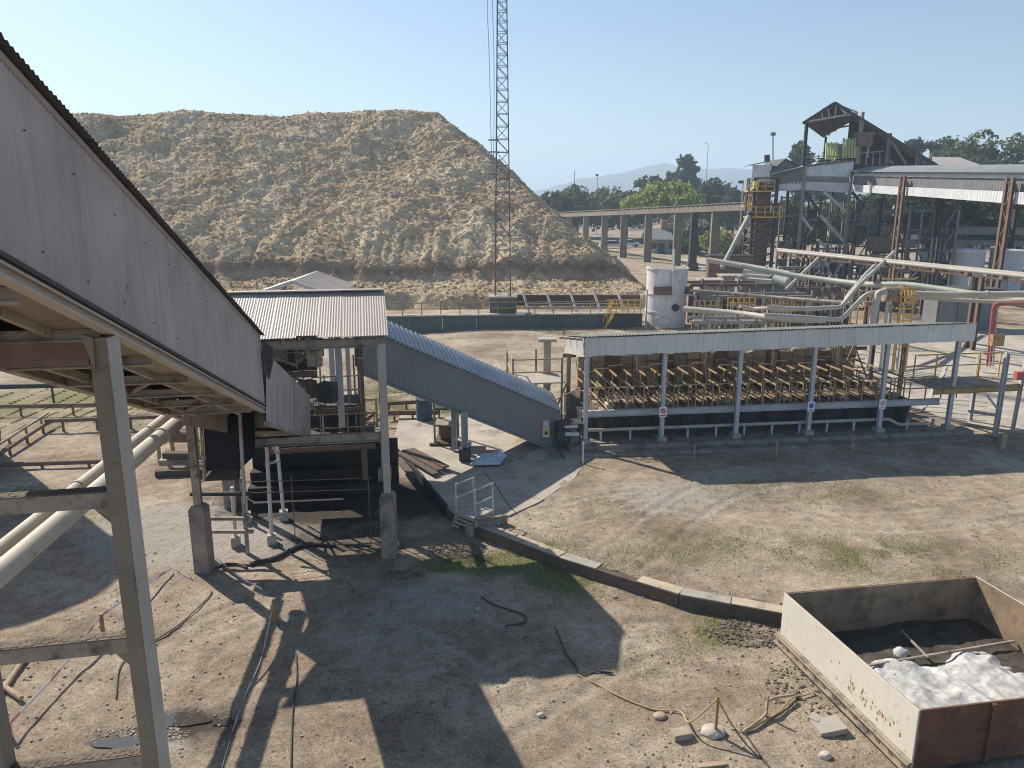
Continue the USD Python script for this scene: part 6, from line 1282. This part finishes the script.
T_ = [(552, 191, 190, 12, 'dark bushy tree at the foot of the heap slope, leftmost of the trees', 'leaf_dark', 'round'), (578, 188, 215, 18, 'grey green tree behind the thin mast with a cabin', 'leaf_mid', 'round'),
      (606, 187, 210, 18, 'broad dull green tree left of the bright domed tree', 'leaf_mid', 'round'), (628, 191, 195, 13, 'low dull tree just left of the bright domed tree', 'leaf_dark', 'round'),
      (667, 181, 172, 19, 'bright yellow green domed tree behind the viaduct', 'leaf_bright', 'dome'), (652, 176, 225, 12, 'dark tree crown rising behind the bright domed tree', 'leaf_dark', 'round'),
      (686, 156, 240, 11, 'tallest ragged tree with thin open branches above the others', 'leaf_dark', 'tall'), (712, 178, 200, 14, 'dense dark round tree right of the tall ragged tree', 'leaf_dark', 'round'),
      (735, 190, 180, 11, 'dark tree just left of the head house', 'leaf_dark', 'round'), (700, 228, 145, 8, 'very dark bush like tree between the viaduct pillars beside the house', 'leaf_dark', 'round'), (716, 232, 135, 6, 'bright small tree between the viaduct pillars', 'leaf_bright', 'round'),
      (733, 240, 125, 5, 'small green tree beneath the viaduct end', 'leaf_mid', 'round'), (748, 236, 128, 5, 'small green tree right behind the viaduct end', 'leaf_mid', 'round'),
      (800, 145, 190, 9, 'grey green tree left behind the tall dark gable roof', 'leaf_dark', 'tall'), (838, 143, 188, 13, 'dim tree showing under the tall dark gable roof', 'leaf_dark', 'round'),
      (790, 205, 130, 9, 'dry thin tree seen under the frontal gallery, left one', 'leaf_dry', 'tall'), (822, 200, 130, 10, 'green tree seen under the frontal gallery, right one', 'leaf_mid', 'round'), (850, 200, 128, 8, 'dark tree seen right of the pale gallery column', 'leaf_dark', 'round'),
      (922, 140, 175, 12, 'tree with open crown just right of the tall sloping roof', 'leaf_dark', 'tall'), (950, 136, 170, 13, 'green tree behind the right gallery, second from the sloping roof', 'leaf_mid', 'round'),
      (985, 130, 160, 15, 'big sunlit green tree behind the right gallery, tallest there', 'leaf_mid', 'round'), (1022, 131, 155, 15, 'big green tree cut by the right edge', 'leaf_mid', 'round'), (1060, 128, 160, 15, 'big green tree beyond the right edge', 'leaf_mid', 'round'),
      (880, 190, 125, 9, 'dark tree below the right gallery, left of the rack', 'leaf_dark', 'round'), (915, 188, 122, 10, 'dark tree below the right gallery behind the rack', 'leaf_dark', 'round'), (955, 186, 118, 10, 'dense dark tree below the right gallery behind the tanks', 'leaf_dark', 'round'),
      (990, 190, 115, 9, 'sunlit olive tree below the right gallery between the tanks', 'leaf_mid', 'round'), (1025, 195, 112, 9, 'olive tree below the right gallery at the right edge', 'leaf_mid', 'round')]
for k, (px, py, Y, w, lab, lf, kd) in enumerate(T_): tree(px, py, Y, w, lab, lf, kd, seed=k * 3 + 1, n=8500 if w > 8 else 3600)
# far wood: a low band of trees on the plain
g = np.random.default_rng(5); bl = []
for k in range(240):
    x = -40 + 330 * g.random(); y = 260 + 160 * g.random(); s = 3 + 3 * g.random(); bl.append([x, y, s * .8, s])
v, f = crown_mesh(None, bl, 30000, .95, 77)
single('far_wood', (v, f), 'leaf_dark', 'band of distant woodland on the plain below the hills', 'wood', kind='stuff')
# big shed roof behind the right trees
fr_ = thing('far_roof', 'pale low roof showing between sloping roof and right trees', 'building', tuple(D(958, 165, 140) * V(1, 1, 0)))
a, b, c, d = D(932, 166, 130), D(985, 168, 130), D(960, 158.5, 140), D(932, 158, 140)
fr_.part('roof', MB().poly([a, b, c, d], UP * .2), 'roof_pale'); fr_.part('wall', MB().poly([V(a[0], 130.4, 0), V(b[0], 130.4, 0), b + V(0, .4, 0), a + V(0, .4, 0)], V(0, .3, 0)), 'clad_zinc_dark')

# ================================================================ open steel skip in the right foreground
BL, FL = G(780, 637, .22), G(911, 766, .22)
sl = unit((FL - BL) * V(1, 1, 0)); sr = V(-sl[1], sl[0], 0); sr = sr if sr[0] > 0 else -sr
Lk = np.linalg.norm((FL - BL)[:2]); TOPZ = 1.34; BOTZ = .15
BR = D(976, 576, 1)
r_ = _ray(976, 576); BRt = V(0, 0, CAM_H) + r_ * ((TOPZ - CAM_H) / r_[2]); Wk = np.linalg.norm((BRt - V(BL[0], BL[1], TOPZ))[:2])
wdir = unit((BRt - V(BL[0], BL[1], TOPZ)) * V(1, 1, 0))
def K(a, d, z): return V(BL[0], BL[1], 0) + sl * a + wdir * d + UP * z
sk = thing('steel_skip', 'big open topped steel skip, white outside and rusty, in the right foreground', 'skip', tuple(K(Lk / 2, Wk / 2, 0)))
tw = .05
def panel(p, q, n_in, mat, name, mat_in='skip_inside', k=3, z0_=BOTZ, z1_=TOPZ):
    for i in range(k):
        a, b = p + (q - p) * i / k, p + (q - p) * (i + 1) / k
        w = sk.part(name, MB().poly([a + UP * z0_, b + UP * z0_, b + UP * z1_, a + UP * z1_], n_in * tw * .5), mat)
        w.part('lining', MB().poly([a + UP * z0_ + n_in * tw * .5, b + UP * z0_ + n_in * tw * .5, b + UP * (z1_ - .004) + n_in * tw * .5, a + UP * (z1_ - .004) + n_in * tw * .5], n_in * tw * .5), mat_in)
panel(K(0, 0, 0), K(Lk, 0, 0), wdir, 'skip_white', 'left_plate', k=3)
panel(K(0, 0, 0) + wdir * tw, K(0, Wk, 0) - wdir * tw, sl, 'skip_red', 'back_plate', k=2)
panel(K(0, Wk, 0), K(Lk, Wk, 0), -wdir, 'skip_white', 'right_plate', k=3)
panel(K(Lk, 0, 0) + wdir * tw, K(Lk, Wk, 0) - wdir * tw, -sl, 'skip_red', 'front_plate', k=3)
sk.part('floor_plate', MB().poly([K(.02, .02, BOTZ - .06), K(Lk - .02, .02, BOTZ - .06), K(Lk - .02, Wk - .02, BOTZ - .06), K(.02, Wk - .02, BOTZ - .06)], UP * .06), 'steel_dark')
for d in (-.06, Wk + .06): sk.part('skid_rail', MB().ibeam(K(-.05, d, .20), K(Lk + .05, d, .20), .16, .2, .025), 'steel_tan')
for k in range(13): sk.part('rib', MB().beam(K(.1 + (Lk - .2) * k / 12, -.06, .05), K(.1 + (Lk - .2) * k / 12, -.06, .295), .04, .10, up=sl), 'steel_rust')
sk.part('skid_lip', MB().beam(K(-.05, -.05, .318), K(Lk + .05, -.05, .318), .09, .025), 'steel_tan')
sk.part('front_rib', MB().beam(K(Lk + .03, Wk * .30, BOTZ), K(Lk + .03, Wk * .30, TOPZ - .01), .06, .08, up=wdir), 'skip_red'); sk.part('front_rib', MB().beam(K(Lk + .03, Wk * .66, BOTZ), K(Lk + .03, Wk * .66, TOPZ - .01), .06, .08, up=wdir), 'skip_red')
sk.part('inner_bar', MB().beam(K(1.7, .1, .42), K(1.35, Wk - .1, .45), .05, .04), 'steel_tan'); sk.part('inner_bar', MB().beam(K(.5, Wk * .55, .40), K(1.6, Wk * .5, .45), .04, .04), 'steel_tan')
g = np.random.default_rng(19)
for k in range(46):
    a, z_, s = 3.0 + .42 * g.normal(), .66 + .09 * g.normal(), .006 + .020 * g.random() ** 2; ring = [K(a + s * 1.1 * math.cos(t) * (.6 + .8 * g.random()), -.0025, z_ + s * 2.0 * math.sin(t) * (.6 + .8 * g.random())) for t in np.linspace(0, 6.28, 9)[:-1]]
    if .3 < z_ < 1.2: sk.part('rust_patch', MB().poly(ring, -wdir * .001), 'rust_orange')
# contents: dark sludge and a crumpled white sheet
ga, gd = np.meshgrid(np.linspace(.06, Lk - .06, 60), np.linspace(.06, Wk - .06, 60)); q3 = np.column_stack([ga.ravel(), gd.ravel(), 0 * ga.ravel()])
zz = .17 + .22 * meshkit.fbm(q3 * 1.4, 4, 3) + .03 * meshkit.fbm(q3 * 8, 3, 4)
pts = np.array([K(a, d, z_) for (a, d, _), z_ in zip(q3, zz)]); ii = (np.arange(59)[:, None] * 60 + np.arange(59)[None, :]).ravel(); ff = np.vstack([np.column_stack([ii, ii + 1, ii + 61]), np.column_stack([ii, ii + 61, ii + 60])])
single('sludge', (pts, ff), 'sludge', 'dark dried sludge covering the floor of the skip', 'sludge', kind='stuff', smooth=True)
nn_ = 110; ga, gd = np.meshgrid(np.linspace(1.35, Lk - .06, nn_), np.linspace(.08, Wk * .86, nn_)); q3 = np.column_stack([ga.ravel(), gd.ravel(), 0 * ga.ravel()])
edge = np.minimum.reduce([(q3[:, 0] - 1.35 - .25 * np.sin(q3[:, 1] * 3)), q3[:, 1] - .06, (Wk * .86 - q3[:, 1]) - .2 * np.sin(q3[:, 0] * 2)])
rid = sum(am * (1 - np.abs(2 * meshkit.noise(np.column_stack([q3[:, 0] * fr + .6 * q3[:, 1] * fr, q3[:, 1] * fr * 1.3 - .3 * q3[:, 0] * fr, 0 * q3[:, 0]]), 70 + k) - 1)) for k, (fr, am) in enumerate(((1.1, .24), (2.6, .12), (6, .05), (13, .02))))
zz = .24 + .5 * rid * np.clip(edge / .4, 0, 1) + .05 * np.clip(edge / .8, 0, 1) + np.clip((q3[:, 0] - 2.2) * .03, 0, .1)
pts = np.array([K(a, d, z_) for (a, d, _), z_ in zip(q3, zz)]); ii = (np.arange(nn_ - 1)[:, None] * nn_ + np.arange(nn_ - 1)[None, :]).ravel(); ff = np.vstack([np.column_stack([ii, ii + 1, ii + nn_ + 1]), np.column_stack([ii, ii + nn_ + 1, ii + nn_])])
ff = ff[(edge > 0)[ff].all(axis=1)]
single('white_sheet', (pts, ff), 'plastic_white', 'crumpled dirty white plastic sheet lying in the open skip', 'sheet', smooth=True)
bag = trimesh.creation.icosphere(3, .13); bag.vertices *= [1.3, 1, .7]; bag.vertices += (meshkit.fbm(bag.vertices * 9, 3, 2)[:, None] - .5) * .12; c = K(1.28, Wk * .42, .40); bag.apply_translation(c)
single('white_bag', MB().mesh(bag), 'plastic_white', 'small crumpled white bag at the back edge of the white sheet', 'bag', smooth=True)

# ================================================================ small bridge with railing at the end of the low wall
br = thing('footbridge', 'tiny concrete step bridge with grey pipe railings at the apron corner', 'footbridge', tuple(G(470, 514, STEP)))
zt_ = .62
q = [G(455, 512, zt_), G(474, 519, zt_), G(494, 510, zt_), G(475, 504, zt_)]
br.part('deck', MB().poly([p - UP * .1 for p in q], UP * .1), 'concrete')
q2 = [G(449, 517, .25), G(462, 523, .25), G(470, 519, .25), G(456, 513, .25)]
for k in range(3):
    o = (q2[0] - q[0]) * V(1, 1, 0) * (.18 + .22 * k) * 1.0 - UP * (.17 * (k + 1))
    br.part('step', MB().poly([q[0] + o - UP * .08, q[1] + o - UP * .08, q[1] + o + (q[2] - q[1]) * .3 - UP * .08, q[0] + o + (q[3] - q[0]) * .3 - UP * .08], UP * .08), 'concrete')
for a, b in ((q[0], q[3]), (q[1], q[2])):
    for t in (.06, .94):
        p = a * (1 - t) + b * t; br.part('rail_post', MB().tube([p - UP * .3, p + UP * .92], .024, 8), 'steel_grey')
    for h in (.46, .9): br.part('handrail', MB().tube([a * .94 + b * .06 + UP * h, a * .06 + b * .94 + UP * h], .022, 8), 'steel_grey')
br.part('kerb', MB().beam(q[1] + V(.05, -.05, -.1), q[2] + V(.4, -.3, -.15), .12, .25), 'concrete_stained')

# dark timber boards by the apron edge, tarp, frames under the slate gallery
for k, (xa, ya, xb, yb, lab) in enumerate(((399, 452, 436, 474, 'long dark board on the apron edge, outermost'), (405, 450, 440, 470, 'long dark board on the apron edge, second'), (411, 449, 446, 467, 'long dark board on the apron edge, third'), (398, 458, 414, 478, 'short dark board leaning below the apron edge'))):
    single('dark_board', MB().beam(G(xa, ya, STEP + .14), G(xb, yb, STEP + .14 + .04 * k), .26, .06), 'wood_dark', lab, 'board')
n_ = 26; tgx, tgy = np.meshgrid(np.linspace(0, 1, n_), np.linspace(0, 1, n_)); A, B, C = G(469, 466, STEP + .1), G(500, 465, STEP + .1), G(478, 456, STEP + .1)
pts = A + tgx.ravel()[:, None] * (B - A) + tgy.ravel()[:, None] * (C - A); pts[:, 2] += .02 + .30 * meshkit.fbm(pts * 2.6, 3, 4) * np.minimum(1, 5 * np.minimum.reduce([tgx.ravel(), 1 - tgx.ravel(), tgy.ravel(), 1 - tgy.ravel()])); ii = (np.arange(n_ - 1)[:, None] * n_ + np.arange(n_ - 1)[None, :]).ravel()
single('blue_tarp', (pts, np.vstack([np.column_stack([ii, ii + 1, ii + n_ + 1]), np.column_stack([ii, ii + n_ + 1, ii + n_])])), 'blue_tarp', 'crumpled pale blue tarp lying by the foot of the slate gallery post', 'tarp', smooth=True)
wf = thing('work_frame', 'tall open steel work stand beneath the slate gallery', 'stand', tuple(G(444, 442, STEP)))
for px, py in ((435, 445), (454, 445)):
    p = G(px, py, STEP); wf.part('leg', MB().beam(p, V(p[0], p[1], 2.5), .08, .08), 'steel_tan'); wf.part('leg', MB().beam(p + V(.1, 1.0, 0), V(p[0] + .1, p[1] + 1.0, 2.5), .08, .08), 'steel_tan')
a, b = G(435, 445, STEP), G(454, 445, STEP)
for z_, mt in ((.4, 'wood_dark'), (1.1, 'steel_tan'), (1.8, 'steel_dark'), (2.4, 'steel_tan')): wf.part('shelf', MB().poly([V(a[0], a[1], z_), V(b[0], b[1], z_), V(b[0], b[1] + 1, z_), V(a[0], a[1] + 1, z_)], UP * .07), mt)
wf.part('motor', MB().tube([V(a[0] + .2, a[1] + .5, 2.05), V(a[0] + .7, a[1] + .5, 2.05)], .2, 14), 'steel_dark', smooth=40); wf.part('motor', MB().box(V(a[0] + .45, a[1] + .5, .75), (.5, .5, .5)), 'steel_rust')
wf.part('sled', MB().beam(a + V(-.2, -.15, .06), b + V(.25, -.15, .06), .14, .14), 'wood_dark')
db = G(424.5, 420, STEP)
dr = thing('blue_drum', 'blue drum standing by the low pipe behind the apron', 'drum', tuple(db)); dr.part('body', MB().tube([db, db + UP * .95], .36, 20), 'blue_paint', smooth=40); dr.part('lid', MB().tube([db + UP * .95, db + UP * 1.0], .38, 20), 'steel_dark', smooth=40)
for z_ in (.3, .62): dr.part('hoop', MB().tube([db + UP * z_, db + UP * (z_ + .05)], .385, 20), 'blue_paint', smooth=40)

# ================================================================ left rear yard: low pipes and a rack
def low_pipe(lab, pts, r, mat, legs=4):
    t_ = thing('low_pipe', lab, 'pipe', tuple(pts[0])); t_.part('pipe_run', MB().tube(pts, r, 10), mat, smooth=40)
    for k in range(legs):
        p = np.asarray(pts[0]) + (np.asarray(pts[-1]) - np.asarray(pts[0])) * (k + .5) / legs; t_.part('leg', MB().beam(V(p[0], p[1], -.1), V(p[0], p[1], p[2] - r * .5), .08, .08), mat)
low_pipe('dark blue grey raised pipe crossing the grass at the far left', [G(-60, 388, .9), G(160, 383, .9)], .13, 'steel_dark', 3)
low_pipe('grey low pipe below the dark pipe at the far left', [G(-60, 407, .5), G(150, 403, .5)], .06, 'steel_rust', 4)
low_pipe('thin rusty pipe running across the yard behind the trestle', [G(45, 421, .5), G(180, 416, .5)], .09, 'steel_rust', 4)
low_pipe('rusty rail pair running diagonally at the far left', [G(0, 454, .25), G(50, 421, .35)], .08, 'steel_rust', 3)
low_pipe('grey rail beside the pale slab at the far left', [G(0, 444, .2), G(48, 413, .3)], .05, 'steel_tan', 3)
low_pipe('long dark red pipe lying across the yard under the pipes', [G(-30, 466, .2), G(112, 461, .2)], .09, 'steel_rust', 3)
low_pipe('low rusty pipe seen through the transfer house above the grass', [G(385, 413, .6), G(440, 412, .6)], .12, 'steel_rust', 3)
low_pipe('second rusty pipe seen through the transfer house', [G(380, 404, .6), G(432, 401, .6)], .10, 'steel_rust', 3)
ft_ = thing('floor_timber', 'stack of dark timbers by the transfer house left column', 'timber', tuple(G(178, 470, 0)))
for k, (xa, ya, xb, yb, z_) in enumerate(((156, 473, 200, 471, .15), (160, 462, 196, 461, .35), (164, 455, 190, 455, .65))): ft_.part('timber', MB().beam(G(xa, ya, z_), G(xb, yb, z_), .3, .22), ['wood_dark', 'steel_tan'][k % 2])
yf = thing('ochre_trolley', 'ochre painted machine frame beyond the transfer house left column', 'machine frame', tuple(G(180, 462, 0)))
b = G(181, 462, 0)
for s in (-.5, .5): yf.part('post', MB().beam(b + V(s, .5, 0), b + V(s, .5, 2.2), .12, .12), 'ochre')
for z_ in (.7, 1.4, 2.1): yf.part('cross_bar', MB().beam(b + V(-.6, .5, z_), b + V(.6, .5, z_), .1, .1), 'ochre')
yf.part('motor', MB().tube([b + V(-.3, .2, 1.0), b + V(.3, .2, 1.0)], .25, 14), 'steel_rust', smooth=40)
yf.part('thin_post', MB().beam(D(160, 470, b[1]), D(158, 436, b[1]), .10, .10), 'steel_tan')
# platform deck seen beneath the transfer house roof
wp = thing('framed_trough', 'white trough in an ochre frame behind the transfer house', 'trough', tuple(G(338, 425, 0)))
a = G(318, 426, .2); b = G(378, 424, .2)
wp.part('trough', MB().poly([V(a[0] + .3, a[1], .6), V(b[0] - 1.4, b[1], .6), V(b[0] - 1.4, b[1] + 2.5, .6), V(a[0] + .3, a[1] + 2.5, .6)], UP * .5), 'concrete_pale')
for k in range(6):
    p = a + (b - a) * k / 5; wp.part('post', MB().beam(V(p[0], p[1] - .2, 0), V(p[0], p[1] - .2, 1.5), .09, .09), 'ochre')
for z_ in (.35, .8, 1.4): wp.part('rail', MB().beam(V(a[0], a[1] - .2, z_), V(b[0], b[1] - .2, z_), .09, .10), 'ochre')
for k in range(4):
    p = a + (b - a) * k / 4; wp.part('floor_beam', MB().beam(V(p[0], p[1] - 1.8, .2), V(p[0] + .8, p[1] + 2, .2), .15, .15), 'steel_rust')

# ================================================================ stakes, ropes, tape, stones, planks
def stake(px, py, h, lab, mat='stake_orange', w=.05):
    p = on_ground(px, py); single('stake', MB().beam(p - UP * .15, p + UP * h + V(.01, 0, 0), w, w), mat, lab, 'stake'); return p + UP * (h - .05)
s1 = stake(715, 735, .84, 'orange wooden stake with rope beside the white stone'); s2 = stake(766, 717, .48, 'short brown stake left of the skip', 'wood', .035)
s3 = stake(275, 624, .62, 'orange stake in the shade line left of the big shadow', w=.06); s4 = stake(103, 634, .52, 'short orange stake behind the trestle post', w=.07); s5 = stake(11, 738, .35, 'thin stake at the lower left corner', 'wood')
def og(px, py, up=.03): p = on_ground(px, py); return p + UP * up
single('rope', MB().tube(spline([og(577, 676), og(598, 686), og(625, 700), og(655, 711), og(680, 714, .06), V(*(s1[:2] - V(.5, .02)), .32), s1]), .020, 6), 'rope', 'tan rope running along the ground up to the orange stake', 'rope')
single('rope', MB().tube(spline([s1, s1 + V(.25, -.05, -.45), og(733, 728, .04), og(745, 733), og(765, 722), og(780, 712), og(792, 700, .05), og(806, 697, .05), og(814, 694, .06)]), .018, 6), 'rope', 'tan rope sagging from the orange stake towards the skip', 'rope')
single('hose', MB().tube(spline([og(555, 628), og(560, 640), og(566, 655), og(576, 668), og(581, 677), og(596, 673), og(613, 674)]), .02, 6), 'hose', 'dark hose ending where the tan rope starts', 'hose')
single('hose', MB().tube(spline([og(482, 598), og(492, 605), og(510, 611), og(525, 617), og(523, 624), og(505, 627)]), .02, 6), 'hose', 'short dark hose curled in the middle of the big shadow', 'hose')
single('hose', MB().tube(spline([og(250, 566, .05), og(275, 560, .07), og(300, 548, .07), og(318, 546, .06), og(335, 547, .05)]), .065, 8), 'hose', 'thick dark hose lying in front of the white stand', 'hose')
single('hose', MB().tube(spline([og(217, 568, .03), og(228, 565), og(240, 566), og(247, 569)]), .04, 8), 'wood_dark', 'short dark hose piece at the concrete column footing', 'hose')
single('hose', MB().tube(spline([og(745, 735), og(752, 745), og(760, 757), og(770, 770)]), .018, 6), 'hose', 'dark cable trailing to the lower edge below the stakes', 'cable')
single('cord', MB().tube(spline([og(116, 700), og(122, 665), og(150, 645), og(180, 625), og(207, 600), og(212, 592)]), .016, 6), 'hose', 'thin dark cord crossing the yard behind the trestle post', 'cord')
single('cord', MB().tube(spline([og(296, 655), og(297, 680), og(293, 710), og(291, 768)]), .016, 6), 'hose', 'thin dark cord in the sunlit strip left of the big shadow', 'cord')
single('branch', MB().tube(spline([og(792, 700, .12), og(768, 711, .25), og(764, 720, .1), og(742, 734, .04)]), .03, 6), 'wood', 'bent dry stick between the stake and the skip', 'stick')
def tape(pts, label, w=.05):
    pts = spline(pts, 10); t_ = thing('barrier_tape', label, 'tape', tuple(pts[0])); run = []
    for i in range(len(pts) - 1):
        red = (i // 2) % 4 == 0; p, q = pts[i], pts[i + 1]; m = MB().poly([p - UP * w / 2, q - UP * w / 2, q + UP * w / 2, p + UP * w / 2], V(.004, .004, 0))
        if run and run[-1][0] == red: run[-1][1].add(*m.arr())
        else: run.append([red, m])
    for red, m in run: t_.part('red_band' if red else 'white_band', m, 'tape_red' if red else 'tape')
tape([s5, (s5 + s4) / 2 - UP * .12, s4], 'red and white barrier tape between the stakes behind the trestle', .075)
tape([s4, (s4 + og(170, 573, .25)) / 2 - UP * .05, og(172, 572, .12)], 'barrier tape running from the trestle stake towards the concrete pad', .07)
tape([s3, og(262, 665, .20), og(248, 690, .03), og(235, 725, .02), og(222, 768, .02)], 'pale tape hanging from the stake and trailing over the ground', .045)
tape([og(198, 547, .35), og(215, 560, .12), og(240, 578, .03), og(262, 590, .03)], 'pale tape lying by the left concrete footing', .045)
tape([og(177, 572), og(193, 581)], 'short scrap of pale tape on the pad edge', .05)
def stone(px, py, s, lab, mat='stone_pale', flat=.55, seed=0, name='stone'):
    p = on_ground(px, py); m = trimesh.creation.icosphere(3, 1.0); v = m.vertices; m.vertices = v * (1 + .5 * (meshkit.fbm(v * 1.2 + seed * 7.3, 3, seed) - .5)[:, None]) + .06 * (meshkit.fbm(v * 5, 2, seed)[:, None] - .5)
    m.vertices = m.vertices * np.array([s, s * .8, s * flat]); m.apply_translation(p + UP * s * flat * .35); single(name, MB().mesh(m), mat, lab, 'stone', smooth=True)
stone(713, 733, .24, 'flat white stone at the foot of the orange stake', 'stone_pale', .45, 1)
stone(541, 716, .075, 'small pale stone in the sunlit gap of the big shadow', 'stone_pale', .7, 2)
stone(825, 757, .12, 'small white stone near the lower edge by the skip', 'stone_pale', .7, 3)
stone(478, 609, .09, 'flat grey stone in the big shadow beside the curled hose', 'stone_mid', .5, 4)
stone(660, 717, .13, 'brown stone next to the tan rope', 'stone_mid', .5, 6)
stone(615, 598, .07, 'small grey stone in the right part of the big shadow', 'stone_mid', .7, 7)
def brick_(px, py, size, rz, lab, mat, name, tilt=.0):
    p = on_ground(px, py); c_, s__ = math.cos(rz), math.sin(rz); ex = V(c_, s__, tilt) * size[0] / 2; ey = V(-s__, c_, 0) * size[1] / 2
    single(name, MB().frame(p + UP * size[2] * .45, ex, ey, UP * size[2] / 2), mat, lab, {'loose_block': 'block', 'plank': 'plank', 'pole_piece': 'pole'}[name])
brick_(681, 737, (.36, .22, .14), .25, 'pale concrete block lying left of the orange stake', 'stone_mid', 'loose_block')
brick_(828, 729, (.55, .42, .12), .15, 'broken concrete slab piece lying against the skip rail', 'concrete', 'loose_block', .1)
brick_(815, 722, (.22, .2, .12), .7, 'small concrete lump above the broken slab piece', 'concrete', 'loose_block')
brick_(712, 766, (.55, .10, .05), .15, 'pale plank lying at the lower edge', 'wood', 'plank')
brick_(795, 677 + 20, (.25, .05, .05), 2.4, 'short stick by the skip rail', 'wood_dark', 'plank')
for k, (xa, ya, xb, yb, lab) in enumerate(((2, 695, 30, 655, 'pale pole lying at the lower left, upper one'), (6, 690, 22, 702, 'pale pole lying at the lower left, lower one'))):
    single('pole_piece', MB().tube([og(xa, ya, .06), og(xb, yb, .09)], .055, 8), 'wood', lab, 'pole')
# clods heaped near the wall end and along the wall
def clods(name, label, cx, cy, rx, ry, n, s0, s1, mat, seed, z=0):
    g = np.random.default_rng(seed); c = G(cx, cy, z); m = MB(); ico = trimesh.creation.icosphere(1, 1.0)
    for k in range(n):
        a, q = g.random() * 6.28, math.sqrt(g.random()); x, y = c[0] + rx * q * math.cos(a), c[1] + ry * q * math.sin(a); s = s0 + (s1 - s0) * g.random() ** 2.5
        v = ico.vertices * (1 + .5 * (g.random((len(ico.vertices), 1)) - .5)) * np.array([s, s * (.6 + .5 * g.random()), s * .6]); m.add(v + V(x, y, gz(x, y) + s * .2), ico.faces)
    single(name, m, mat, label, 'clods', kind='stuff')
clods('earth_clods', 'dark crumbly earth clods beside the footbridge', 457, 549, .85, .45, 700, .012, .06, 'mud', 3)
clods('earth_clods', 'dark crumbly earth clods in front of the low wall end by the skip', 750, 634, 1.1, .6, 600, .012, .06, 'mud', 4)
clods('earth_clods', 'dark clods at the foot of the front concrete column', 402, 575, .6, .25, 160, .02, .07, 'mud', 5)
clods('earth_clods', 'brown clods beside the skip skid rail', 800, 690, .7, .9, 300, .010, .045, 'mud', 6)
clods('wet_gravel', 'wet gravel strip between the puddles at the lower left', 140, 735, .95, .30, 500, .012, .035, 'pebble', 7)
# loose pebbles over the whole yard
g = np.random.default_rng(11); m = MB(); ico = trimesh.creation.icosphere(0, 1.0)
for k in range(22000):
    y = 11.5 + 22 * g.random() ** 1.3; x = -11 + 34 * g.random()
    if -9 < x < 2 and 24 < y: continue
    if meshkit.noise(V(x * .5, y * .5, 3)) + .25 * meshkit.noise(V(x * 2.1, y * 2.1, 7)) < .52: continue
    s = .007 + .034 * g.random() ** 6
    v = ico.vertices * (1 + .6 * (g.random((12, 1)) - .5)) * np.array([s, s, s * .7]); m.add(v + V(x, y, gz(x, y) + s * .25), ico.faces)
single('pebbles', m, 'soil_crumb', 'small loose pebbles scattered over the dirt yard', 'pebbles', kind='stuff')
# grass: blades where the ground carries it
def blades(name, label, mat, dens_mask, n, h0, h1, seed):
    g = np.random.default_rng(seed); w = dens_mask * (np.hypot(P2[:, 0], P2[:, 1]) < 48) * np.gradient(np.tile(xs, ny).reshape(ny, nx), axis=1).ravel() * np.gradient(np.repeat(ys, nx).reshape(ny, nx), axis=0).ravel()
    ch = g.choice(len(w), n, p=w / w.sum()); c = pv[ch] + np.column_stack([(g.random((n, 2)) - .5) * .14, np.zeros(n)])
    L = (h0 + (h1 - h0) * g.random(n) ** 2)[:, None]; a = g.random(n) * 6.28; d = np.column_stack([np.cos(a), np.sin(a), 0 * a]); lean = np.column_stack([g.normal(size=(n, 2)) * .5, np.ones(n)])
    w_ = L * .09 + .003
    v = np.stack([c - d * w_, c + d * w_, c + lean * L], 1).reshape(-1, 3); single(name, (v, np.arange(3 * n).reshape(-1, 3)), mat, label, 'grass', kind='stuff')
blades('green_grass', 'short green grass growing in patches on the yard', 'grass_green', np.clip(gmask - .08, 0, 1) ** .9, 90000, .02, .07, 1)
blades('dry_grass', 'thin dry straw coloured grass scattered on the dirt', 'grass_dry', np.clip(gmask, 0, 1) ** .7 + .012 * (lump > .52) * (P2[:, 0] > -2), 40000, .02, .07, 2)

# the tall tank whose shade lies over the left yard
tc = V(-23.2, 28.2, 0); ot = thing('tall_tank', 'tall grey tank standing just beyond the left edge, its shade on the yard', 'tank', tuple(tc))
ot.part('shell', MB().tube([tc, tc + UP * 11], 2.9, 40), 'tank_grey', smooth=40); ot.part('lid', MB().tube([tc + UP * 11, tc + UP * 11.6], [2.95, .3], 40), 'tank_grey'); ot.part('rim', MB().tube([tc + UP * 10.9, tc + UP * 11.02], 3.0, 40), 'steel_grey', smooth=40)
